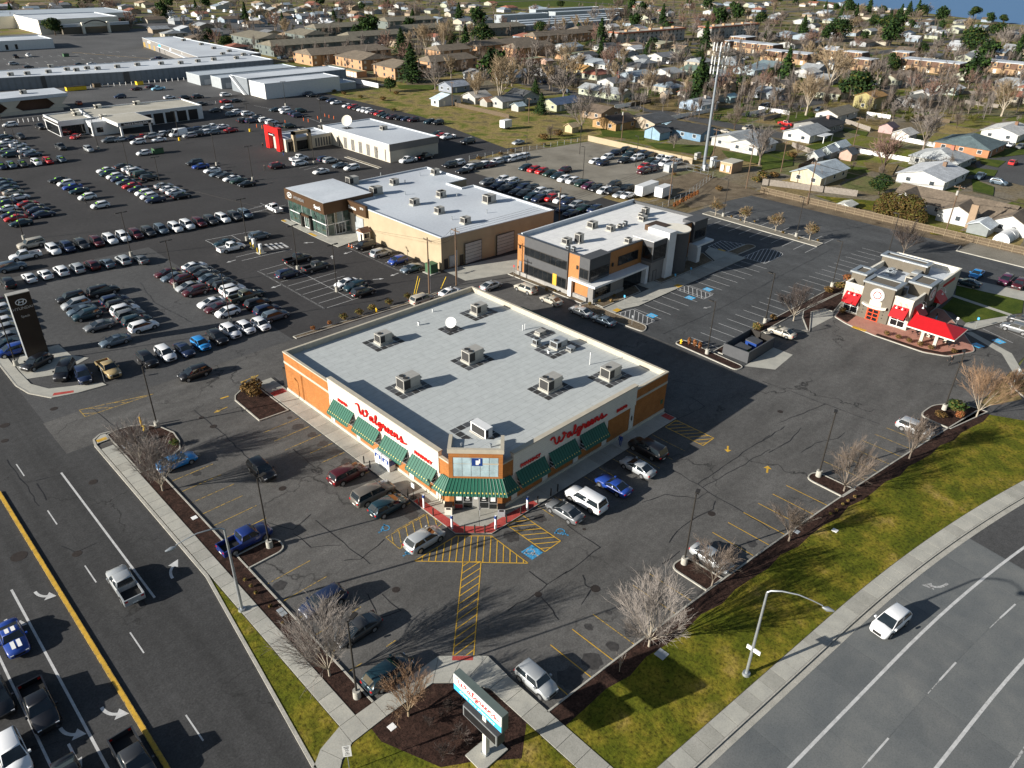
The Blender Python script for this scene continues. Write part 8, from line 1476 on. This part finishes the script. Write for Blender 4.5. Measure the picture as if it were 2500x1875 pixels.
for x,y,m_ in ((690,190,m_galv),(430,60,m_unit),(760,200,m_galv),(700,130,m_white)):p=W(1640+x/6.9125,380+y/6.9125);t=thing('equipment_rack','grey equipment rack inside the mast compound','cabinet',(p.x,p.y,0),0,'mast equipment');MB().box(-1.2,1.2,-.5,.5,.4,2).build('cabinet',m_,t);[MB().box(q,q+.15,-.4,.4,0,.4).build('leg',m_galv,t) for q in (-1.1,.95)]
# ------------------------------------------------------------------ walls and fences
bw=thing('boundary_wall','long beige boundary wall along the gravel lot','wall',(205.6,150.7,0));[MB().box(-.15,.15,-2.35,2.35,0,1.9).build('panel',m_beige,bw,(0,-18.8+4.72*i,0)) for i in range(9)]
def fence(label,A,B,h,m,step=2.4,rail=None,chain=False,name='fence'):
    A,B=Vector(A),Vector(B);L=(B-A).length;n=max(1,round(L/step));d=(B-A)/n;rz=math.atan2(d.y,d.x);t=thing(name,label,'fence',(A.x,A.y,0),rz);s=L/n
    if chain:
        g=MB();[g.tube([(0,0,z),(s,0,z)],.035,4) for z in (.15,h*.55,h)];g.tube([(0,0,0),(0,0,h)],.05,5)
    else:
        g=MB();k=max(4,int(s/.3))
        for i in range(k):g.box(s*i/k+.02,s*(i+1)/k-.02,-.02,.02,.05,h*(.95+.05*((i*7) % 3)/2))
    me=g.build('panel',m,t).data;[link('panel',me,t,(s*i,0,0)) for i in range(1,n)]
    if rail:
        g=MB();[g.box(0,s,.03,.09,z-.05,z+.05) for z in (.35,h*.52,h*.92)];g.box(-.06,.06,.02,.14,0,h);ml=g.build('rails',rail,t).data;[link('rails',ml,t,(s*i,0,0)) for i in range(1,n)]
    return t
fence('weathered brown board fence with pale rails along the alley',(193,22,0),(193,99,0),1.8,m_wood,rail=mat('pale_timber',(.22,.175,.115),.9))
fence('chain-link fence along the mast compound',(172,109,0),(199,117,0),1.9,m_galv,3,chain=True);fence('chain-link fence by the office planting',(147,106,0),(172,109,0),1.9,m_galv,3,chain=True);fence('chain-link fence round the mast',(198,119,0),(198,129,0),2,m_galv,2.5,chain=True);fence('low chain-link fence at the gravel lot edge',(156,177.5,0),(204,172.5,0),1.5,m_galv,3,chain=True)
F=mat('grey_boards',(.26,.23,.2),.9,var=.2,sc=2)
for lb,a,b,h,m_ in (('brown board fence above the weedy bank',(2,0,10,1000),(1,0,1690,895),1.6,m_wood),('white fence across the big back garden',(3,0,810,1290),(3,0,1250,1370),1.5,m_signw),('tan board fence beside the cream garage',(3,0,250,1240),(3,0,500,1330),1.7,F),('dark board fence behind the cream garage',(3,0,300,1440),(3,0,520,1330),1.8,m_pole),('pale fence below the yellow house',(3,0,700,1040),(3,0,910,1110),1.7,F),('white fence in front of the brick house',(3,0,1120,1180),(3,0,1460,1245),1.6,m_signw),('pale fence under the yellow house wall',(3,0,880,975),(3,0,1080,1005),1.6,m_signw),('grey board fence behind the alley trees',(3,0,0,1560),(3,0,800,1660),1.8,F),('red fence round the brown-roofed house',(2,0,1210,745),(2,0,1380,700),1.6,roofm((.3,.08,.05))),('white picket fence on the bend',(2,0,560,640),(2,0,720,640),1.1,m_signw),('dark board fence beside the rounded huts',(3,1,1880,410),(3,1,2110,270),1.8,m_chr),('tan wall at the townhouse court',(3,0,1680,790),(3,0,1990,800),1.5,F)):fence(lb,Z(*a),Z(*b),h,m_)
for i in range(34):
    for _ in range(30):
        u,v=qr.uniform(900,2500),qr.uniform(40,300);p=W(u,v)
        if far_ok(p.x,p.y,8) and p.x>262 and free(p.x,p.y,4):break
    d=Vector((0,14,0)) if i % 2 else Vector((14,0,0));occ(p.x,p.y,3);fence(('pale','grey','brown')[i % 3]+' garden fence between houses in the side streets',p-d/2,p+d/2,1.6,(m_signw,F,m_wood)[i % 3],3.5)['group']='garden fences'
# cars and vans in the side streets, single small meshes
def flatcar(kind):
    b=MB();ix={}
    for n,me,lc,pt in car_parts(kind,False):
        if n in ('wheel','>rim','headlight','taillight'):continue
        o=len(b.v);b.v+=[tuple(v.co) for v in me.vertices]
        for f in me.polygons:b.f.append(tuple(i+o for i in f.vertices));b.m.append(0 if pt else 1)
    L,Wd,wr,wb=CARS[kind][0],CARS[kind][1],CARS[kind][10],CARS[kind][11]
    for x in (wb/2,-wb/2):b.box(x-.32,x+.32,-Wd/2-.01,Wd/2+.01,0,.62,1)
    o=b.build('c',[PAINT['white'],m_cglass],smooth=35);d=o.data;bpy.data.objects.remove(o);return d
FC={k:flatcar(k) for k in ('sedan','suv','pickup','van')}
SPOT=[(2,0,x,y) for x,y in ((590,630),(735,632),(805,622),(890,580),(850,590),(975,590),(1365,530),(960,360),(1020,355),(850,815),(1190,330),(1230,330),(940,625),(1990,630),(2150,895),(1830,1110),(2020,1080),(2020,495),(1970,495),(1380,190),(1760,215),(480,770),(300,690),(1415,640),(1460,645))]+[(3,0,x,y) for x,y in ((480,925),(200,1045),(200,1080),(1455,680),(1760,1365),(2120,1375),(1700,1470),(1840,1490),(2000,1540),(2100,1225),(2180,1240),(40,890),(190,840),(95,830),(2030,1215))]+[(1,0,x,y) for x,y in ((330,515),(220,490),(260,485),(1040,385),(1100,378),(1160,375),(640,180),(560,170),(480,165),(600,195),(400,140),(330,140),(250,110),(160,95),(60,90))]+[(0,0,x,y) for x,y in ((2040,195),(2070,205),(2150,175),(1400,145),(1480,150),(1560,150),(150,85),(200,95),(570,280),(1310,180),(1700,145),(1800,150),(2000,410),(2120,430))]
qc=random.Random(3)
for i,(c,r,x,y) in enumerate(SPOT):
    p=Z(c,r,x,y,.6);col=qc.choice(['white','white','silver','charcoal','navy','slate','red','grey','teal','beige','black']);k='van' if c<2 and r==0 and y<200 else qc.choice(['sedan','suv','suv','pickup']);o=link(KN[k],FC[k],None,(p.x,p.y,.02),math.radians(qc.choice((0,90,180,270))+qc.uniform(-4,4)))
    if k=='van':col='white'
    o.material_slots[0].link='OBJECT';o.material_slots[0].material=PAINT[col];tag(o,'%s %s parked %s' % (CW.get(col,col),KW[k],'among the rows of parked trailers' if k=='van' else 'in the residential side streets'),'van' if k=='van' else 'car','vehicles in the side streets')
for i in range(60):
    p=Z(0,0,qc.uniform(1180,2210),qc.uniform(90,195),.6) if i % 2 else Z(1,0,qc.uniform(0,680),qc.uniform(75,200),.6)
    if not free(p.x,p.y,3):continue
    occ(p.x,p.y,2.5);o=link('camper',FC['van'],None,(p.x,p.y,.02),math.radians(qc.choice((0,90))+qc.uniform(-4,4)));tag(o,'white camper stored in the trailer yard beyond the apartments','camper','campers in the trailer yard')
# ------------------------------------------------------------------ trailers, skips, posts
for c,r,x,y,L,lb in ((2,0,1170,1600,8,'long white box trailer behind the office'),(2,0,1310,1622,5,'short white box trailer beside the long one'),(1,0,2125,1052,4,'white horse trailer alone on the weedy ground')):
    p=Z(c,r,x,y,1.5);t=thing('trailer',lb,'trailer',(p.x,p.y,0),math.radians(5));MB().box(-L/2,L/2,-1.2,1.2,.7,3.2).build('box',m_white,t);MB().box(-L/2-.02,-L/2,-1.1,1.1,.8,3.1).build('door',m_signw,t);[MB().tube([(q,-1.25,.4),(q,1.25,.4)],.4,10,cap=True).build('wheel',m_tyre,t) for q in (-.5,.5)]
p=Z(2,0,1370,1415,1);t=thing('generator','blue-grey boxed generator inside the fence by the gravel lot','generator',(p.x,p.y,0));MB().box(-2,2,-1,1,.2,2.2).build('housing',m_sheds,t);MB().box(-2.1,2.1,-1.1,1.1,0,.2).build('skid',m_kerb,t)
for x,y,m_,lb in ((640,745,m_ylw,'long yellow skip below the grey mall wall'),(1175,700,m_ylw,'tall yellow bin below the grey mall wall'),(815,720,m_wood,'pile of timber pallets below the grey mall wall'),(555,465,m_grn,'bright green cart in the mall car park'),(1330,1270,m_grn,'grey-green refuse trailer behind the white hatchback')):
    p=Z(0,0,x,y,.8);w=4 if 'skip' in lb else 1.4;t=thing('skip',lb,'container',(p.x,p.y,0));b=MB();b.prism([(-w,-1.2),(w,-1.2),(w,1.2),(-w,1.2)],.1,1.7);b.build('body',m_,t);MB().box(-w-.06,w+.06,-1.26,1.26,1.6,1.75).build('rim',m_dk,t)
def post(p,r,h,m,label,group,cap=None,name='bollard'):
    t=thing(name,label,'bollard',(p.x,p.y,p.z),0,group);MB().cyl(0,0,0,h,r,n=9).build('post',m,t,smooth=50);MB().cyl(0,0,h,h+.03,r*.9,r*.5,9).build('cap',cap or m,t)
for i in range(17):post(Z(0,0,770+49*i,742-4*i),.14,1.3,m_signw,'white pipe bollard in the line below the grey mall wall','mall bollards')
for i in range(8):post(Z(0,0,160+42*i,1035-4*i),.14,1.2,m_signw,'white pipe bollard beside the X-legged pavilion','pavilion bollards')
for x,y in ((420,1020),(460,1030),(540,1005),(600,985),(635,995),(675,1005),(25,1075),(70,1085),(340,1075),(265,1040)):post(Z(1,0,x,y),.13,1.1,m_orange,'orange marker post in the dealer lot','orange marker posts',name='marker_post')
wf=fence('white pipe rail fence behind the service garage',Z(0,0,1735,885),Z(0,0,2070,845),1.1,m_signw,4,chain=True)
# ------------------------------------------------------------------ drugstore forecourt
K=.15
for x,y in ((41.25,56.4),(41.25,53.8),(42,49.2),(42.8,48.4),(43.6,47.6),(46.5,47.15),(48.8,47.15),(51.6,47.15),(41.3,58.6),(41.3,66.3),(41.3,67.6),(53.8,47.1),(55,47.1)):post(Vector((x,y,K)),.085,1.05,m_dk,'slim dark bollard at the kerb of the drugstore entrance','entrance bollards')
for x,y,w in ((41.35,55.6,'nearest the tan SUV'),(41.35,50.6,'beside the hatched silver crossover'),(44.9,47.25,'at the head of the crosswalk'),(49.9,47.2,'nearest the gunmetal sedan')):
    t=thing('parking_sign','white post with blue disabled-parking plate '+w,'sign',(x,y,K));MB().box(-.09,.09,-.09,.09,0,1.9).build('post',m_signw,t);MB().box(-.12,-.09,-.1,.1,1.5,1.88).build('plate',m_navy,t);MB().box(-.1,.1,-.12,-.09,1.4,1.88).build('plate',m_navy,t)
for x,y,w in ((42.9,53.0,'on the sunlit side'),(47.1,48.6,'on the shaded side')):t=thing('litter_bin','pale box litter bin with black lid %s of the entrance' % w,'bin',(x,y,K),math.radians(45));MB().box(-.42,.42,-.42,.42,0,1.1).build('body',m_offw if 'sun' in w else m_sheds,t);MB().box(-.46,.46,-.46,.46,1.1,1.25).build('lid',m_black,t);MB().box(-.44,-.42,-.25,.25,.75,1.0).build('flap',m_black,t)
t=thing('sign_stand','thin metal stand in front of the entrance doors','stand',(45.1,50.1,K));MB().cyl(0,0,0,1.1,.04,n=6).build('post',m_alu,t);MB().box(-.15,.15,-.02,.02,.9,1.3).build('plate',m_alu,t)
for y,w in ((66.2,'beside the maroon SUV'),(64.6,'with a blue panelled side')):
    t=thing('ice_box','white ice cabinet with blue print '+w,'cabinet',(43.0,y,K));MB().box(-.5,.45,-.72,.72,0,1.95).build('cabinet',m_white,t);MB().box(-.53,-.5,-.6,.6,1.0,1.6).build('print',m_navy,t);MB().box(-.55,-.53,-.3,.2,1.1,1.45).build('print',m_signw,t);MB().box(-.5,.45,-.75,-.72,.8,1.6).build('print',m_navy,t)
t=thing('notice_stand','small black notice stand by the tan SUV','sign',(41.6,57.9,K));MB().cyl(0,0,0,1.6,.04,n=6).build('post',m_dk,t);MB().box(-.05,.03,-.28,.28,1.5,2.1).build('plate',m_signw,t);MB().cyl(0,0,0,.08,.4,n=10).build('foot',m_black,t)
def hydrant(p,label):
    t=thing('fire_hydrant',label,'hydrant',(p.x,p.y,.1));b=MB();b.cyl(0,0,0,.08,.22,n=10);b.cyl(0,0,.08,.62,.14,n=10);b.cyl(0,0,.62,.78,.17,.06,10);b.build('body',m_ylw,t,smooth=40);MB().tube([(0,-.26,.45),(0,.26,.45)],.08,8,cap=True).build('outlet',m_ylw,t)
hydrant(Z(0,2,1222,455),'yellow fire hydrant on the corner island');hydrant(Z(2,1,1460,1312),'yellow fire hydrant on the rusty-grass island');hydrant(Z(1,1,1035,1045),'yellow fire hydrant in the hedge bed');post(Z(0,2,1200,425)+Vector((0,0,.1)),.12,1.5,m_yel,'tall yellow post beside the hydrant',None)
for c,r,x,y,m_,lb in ((2,3,1295,705,m_sheds,'blue-grey utility lid in the lawn'),(3,2,615,1302,m_signw,'white utility lid in the lawn'),(0,2,1068,588,m_sheds,'grey square utility lid in the corner bed'),(1,3,1165,1320,m_signw,'pale utility lid in the sign bed'),(3,2,292,1312,m_sheds,'grey drain lid in the mulch'),(1,3,225,337,m_sheds,'grey meter lid in the street bed'),(1,3,248,362,m_sheds,'second grey meter lid in the street bed'),(0,2,1642,1195,m_signw,'small white lid in the street bed')):p=Z(c,r,x,y);w=.5 if m_==m_sheds and c in (0,2) else .3;tag(MB().box(p.x-w,p.x+w,p.y-w,p.y+w,.08,.14).build('utility_lid',m_),lb,'utility lid')  # flat utility lids lying in the beds and lawn
# pylon sign by the corner
py=thing('pylon_sign','drugstore pylon sign with red script over a blue band and dark message board','sign',(25.7,27.9,.1));py.location.z=.1
MB().box(-1.35,1.5,-1.0,1.0,0,.12).build('pad',m_walk,py);MB().box(-.3,.3,-.3,.3,.12,.2).build('base_plate',m_galv,py);MB().box(-.2,.2,-.2,.2,.2,4.9).build('post',m_offw,py)
cb=MB().box(-.45,.2,-2.75,2.85,4.9,6.75).build('cabinet',mat('sign_casing',(.11,.14,.13),.5),py,(.2,.7,0));MB().box(-.49,-.45,-2.7,2.8,5.6,6.7).build('face',m_signw,cb);MB().box(-.49,-.45,-2.7,2.8,4.95,5.6).build('blue_band',m_signb,cb)
script_sign(cb,(-.5,.05,6.15),FACE_W,5.0,m_red,r=.075);o=put_text('lettering','drive thru pharmacy',.5,m_signw,cb,(-.5,.05,5.27),FACE_W,.006)
mb_=MB().box(-.4,.4,-2.0,2.0,3.0,4.25).build('message_board',m_chr,py,(0,.3,0));MB().box(-.43,-.4,-1.95,1.95,3.05,4.2).build('frame',m_galv,mb_);MB().box(-.45,-.43,-1.82,1.82,3.15,4.1).build('screen',m_black,mb_)
p=Z(1,3,1757,1085);t=thing('small_sign','small white twin sign on a thin post in the sign bed','sign',(p.x,p.y,.1));MB().cyl(0,0,0,1.9,.035,n=6).build('post',m_galv,t);MB().box(-.03,.0,-.3,.3,1.5,1.95).build('plate',m_signw,t)
t=thing('speed_sign','white speed limit 35 sign on a post by the corner path','sign',(16.9,34.2,.1),math.radians(-35));MB().cyl(0,0,0,3.2,.04,n=6).build('post',m_galv,t);MB().box(-.33,.33,-.05,-.03,1.9,3.2).build('plate',m_signw,t)
for s_,z,sz in (('SPEED',3.07,.16),('LIMIT',2.9,.16),('35',2.66,.3),('NO',2.42,.13),('TURN',2.27,.13),('BACK',2.1,.13)):put_text('lettering',s_,sz,m_black,t,(0,-.052,z),FACE_S,.001,bold=.004)
# small signs round the lots
for c,r,x,y,h,m_,lb in ((2,1,978,985,1.9,m_signb,'blue parking sign at the end of the office walk'),(2,1,1405,800,1.9,m_signb,'blue parking sign beside the middle of the office walk'),(2,1,1537,745,1.9,m_signb,'blue parking sign near the round office tower'),(3,1,1800,1180,2,m_signb,'blue parking sign beside the restaurant path'),(3,1,1630,1170,1.8,m_signw,'white sign on the restaurant terrace'),(0,1,885,1640,2.4,m_galv,'thin grey sign at the dealer lot corner'),(2,1,1045,1155,1.8,m_galv,'grey parking sign on the kerb nose by the office'),(3,1,2130,1630,2.2,m_sheds,'round sign on the island across the driveway'),(2,1,50,730,2,m_pred,'red notice by the concrete drive')):p=Z(c,r,x,y);t=thing('small_sign',lb,'sign',(p.x,p.y,.1));MB().cyl(0,0,0,h,.035,n=6).build('post',m_galv,t);MB().box(-.03,0,-.17,.17,h-.45,h).build('plate',m_,t)
# dumpster enclosure
t=thing('dumpster_enclosure','dark walled dumpster enclosure beside the lamp island','enclosure',(105.6,51.2,.02));[MB().box(*q,0,1.9).build('wall',m_chr,t) for q in ((-4.1,-3.9,-2.3,2.3),(-3.9,4,2.1,2.3),(-3.9,4,-2.3,-2.1))];MB().box(4,4.1,-2.2,2.2,.1,1.9).build('gate',m_dk,t)
for x,m_,lb in ((-1.9,m_grn,'green dumpster with dark lid inside the enclosure'),(1.6,m_navy,'blue dumpster inside the enclosure')):d=thing('dumpster',lb,'dumpster',(105.6+x,51.2,.02));MB().box(-1,1,-1,1,.1,1.3).build('body',m_,d);b=MB();b.mesh([(-1.02,-1.02,1.3),(1.02,-1.02,1.3),(1.02,1.02,1.55),(-1.02,1.02,1.55),(-1.02,1.02,1.3),(1.02,1.02,1.3)],[(0,1,2,3),(3,2,5,4),(0,3,4),(1,5,2)]);b.build('lid',m_chr,d);[MB().cyl(a,e,0,.1,.08,n=6).build('caster',m_black,d) for a in (-.8,.8) for e in (-.8,.8)]
sheet('concrete_apron',[(100.4,48.7),(109.8,48.9),(109.8,45.4),(103,44.8)],.013,m_walk)
# ------------------------------------------------------------------ people
def person_mesh(walk):
    me=bpy.data.meshes.new('body');s=.32 if walk else .09;a=.3 if walk else .06
    V=[(0,0,.98),(0,0,1.2),(0,0,1.42),(.02,0,1.53),(.03,0,1.62),(.03,0,1.74),(0,.19,1.4),(-a*.5,.25,1.12),(a*.2,.27,.86),(0,-.19,1.4),(a*.5,-.25,1.12),(a*1.2,-.26,.88),(0,.1,.93),(s*.6,.11,.52),(s*.75,.11,.08),(s*.75+.17,.12,.04),(0,-.1,.93),(-s*.3,-.11,.52),(-s*1.1,-.11,.1),(-s*1.1+.16,-.12,.05),(a*.25,.27,.78),(a*1.3,-.26,.8)]
    E=[(0,1),(1,2),(2,3),(3,4),(4,5),(2,6),(6,7),(7,8),(2,9),(9,10),(10,11),(0,12),(12,13),(13,14),(14,15),(0,16),(16,17),(17,18),(18,19),(8,20),(11,21)]
    Rr=[.15,.14,.15,.06,.1,.085,.075,.055,.04,.075,.055,.04,.1,.07,.05,.045,.1,.07,.05,.045,.045,.045]
    me.from_pydata(V,E,[]);o=bpy.data.objects.new('p',me);COL.objects.link(o);o.modifiers.new('s','SKIN');o.modifiers.new('d','SUBSURF').levels=1
    for v,r in zip(me.skin_vertices[0].data,Rr):v.radius=(r,r)
    me.skin_vertices[0].data[0].use_root=True;bpy.context.view_layer.update();m2=bpy.data.meshes.new_from_object(o.evaluated_get(bpy.context.evaluated_depsgraph_get()));bpy.data.objects.remove(o);m2.materials.clear()
    for m_ in (m_black,m_navy,m_skin,m_dk):m2.materials.append(m_)
    for f in m2.polygons:z=f.center.z;f.material_index=3 if z>1.73 or (z>1.62 and f.center.x<.0) else 2 if z>1.5 or (abs(f.center.y)>.2 and z<.86 and z>.7) else 0 if z>.93 else 3 if z<.1 else 1
    m2.shade_smooth();return m2
PM=[person_mesh(False),person_mesh(True)]
for c,r,x,y,w,top,leg,rz,lb in ((2,2,945,588,0,m_navy,m_navy,200,'person in dark clothes standing by the shaded drugstore front'),(3,1,1580,1490,1,m_black,m_black,160,'person in black with a backpack walking past the restaurant'),(0,1,728,135,1,m_black,m_black,0,'person in dark clothes walking by the white hatchback'),(1,0,78,1252,1,m_black,m_dk,90,'person in dark clothes left of the red arch' if False else 'person in dark clothes beside the red arch'),(1,0,250,1315,1,m_black,m_navy,45,'person in dark jacket before the red arch'),(1,0,92,1440,1,m_dk,m_dk,0,'person in grey beside the maroon SUV'),(3,1,1463,1120,0,m_black,m_signb,90,'person in blue trousers on the restaurant terrace')):
    p=Z(c,r,x,y);t=thing('person',lb,'person',(p.x,p.y,.15 if 'terrace' in lb or 'drugstore' in lb else .01),math.radians(rz));o=link('body',PM[w],t)
    for i,m_ in ((0,top),(1,leg)):o.material_slots[i].link='OBJECT';o.material_slots[i].material=m_
    if 'backpack' in lb:MB().box(-.36,-.14,-.16,.16,.98,1.45).build('backpack',m_chr,t)
# ------------------------------------------------------------------ bare hedges and small growth in the gardens, one mass
q=random.Random(9);hb=MB();n=0
while n<1150:
    p=W(q.uniform(600,2520),4+300*q.random()**1.3)
    if not (far_ok(p.x,p.y,2) or 207<p.x<262 and p.y<172) or p.x<262 and not (p.x>207 and p.y<172) or math.hypot(p.x,p.y)>1100 or not free(p.x,p.y,.5):continue
    n+=1;w,h=q.uniform(.8,2.2),q.uniform(1,3.2);mi=q.choice((0,0,1,1,2,3))
    for i in range(46):
        a,f=q.uniform(0,6.283),q.random();r_=w*q.random()**.5;b0=Vector((p.x+r_*.5*math.cos(a),p.y+r_*.5*math.sin(a),h*f*.5));b1=Vector((p.x+r_*math.cos(a),p.y+r_*math.sin(a),h*(.35+.65*f)));d=Vector((-math.sin(a),math.cos(a),.2))*(.05 if mi<2 else .22);hb.face([b0-d,b1-d*.4,b1+d],mi)
n=0
while n<1050:
    p=W(q.uniform(560,2520),2+290*q.random()**1.35)
    if not (far_ok(p.x,p.y,2) or 215<p.x<262 and 20<p.y<150 and q.random()<.3) or math.hypot(p.x,p.y)>1150 or not free(p.x,p.y,-1.5):continue
    n+=1;h,w=q.uniform(6,13),q.uniform(2.2,5);mi=q.choice((0,0,1,1,1));hb.face([(p.x-.16,p.y,0),(p.x+.16,p.y,0),(p.x,p.y,h*.6)],mi);hb.face([(p.x,p.y-.16,0),(p.x,p.y+.16,0),(p.x,p.y,h*.6)],mi)
    for i in range(100):
        a,e=q.uniform(0,6.283),q.uniform(.05,1.35);L=q.uniform(.45,1);u=Vector((math.sin(e)*math.cos(a)*w,math.sin(e)*math.sin(a)*w,math.cos(e)*h*.7));b0=Vector((p.x,p.y,h*.28))+u*L*.35;b1=Vector((p.x,p.y,h*.28))+u*L+Vector((q.gauss(0,.4),q.gauss(0,.4),q.gauss(0,.3)));d=Vector((-math.sin(a),math.cos(a),q.uniform(-.5,.5)))*.06;hb.face([b0-d,b1,b0+d],mi)
o=hb.build('garden_growth',[tw_grey,tw_brown,lf_olive,lf_mid]);o['kind']='stuff';tag(o,'bare small trees, hedges and garden growth between the houses','growth')
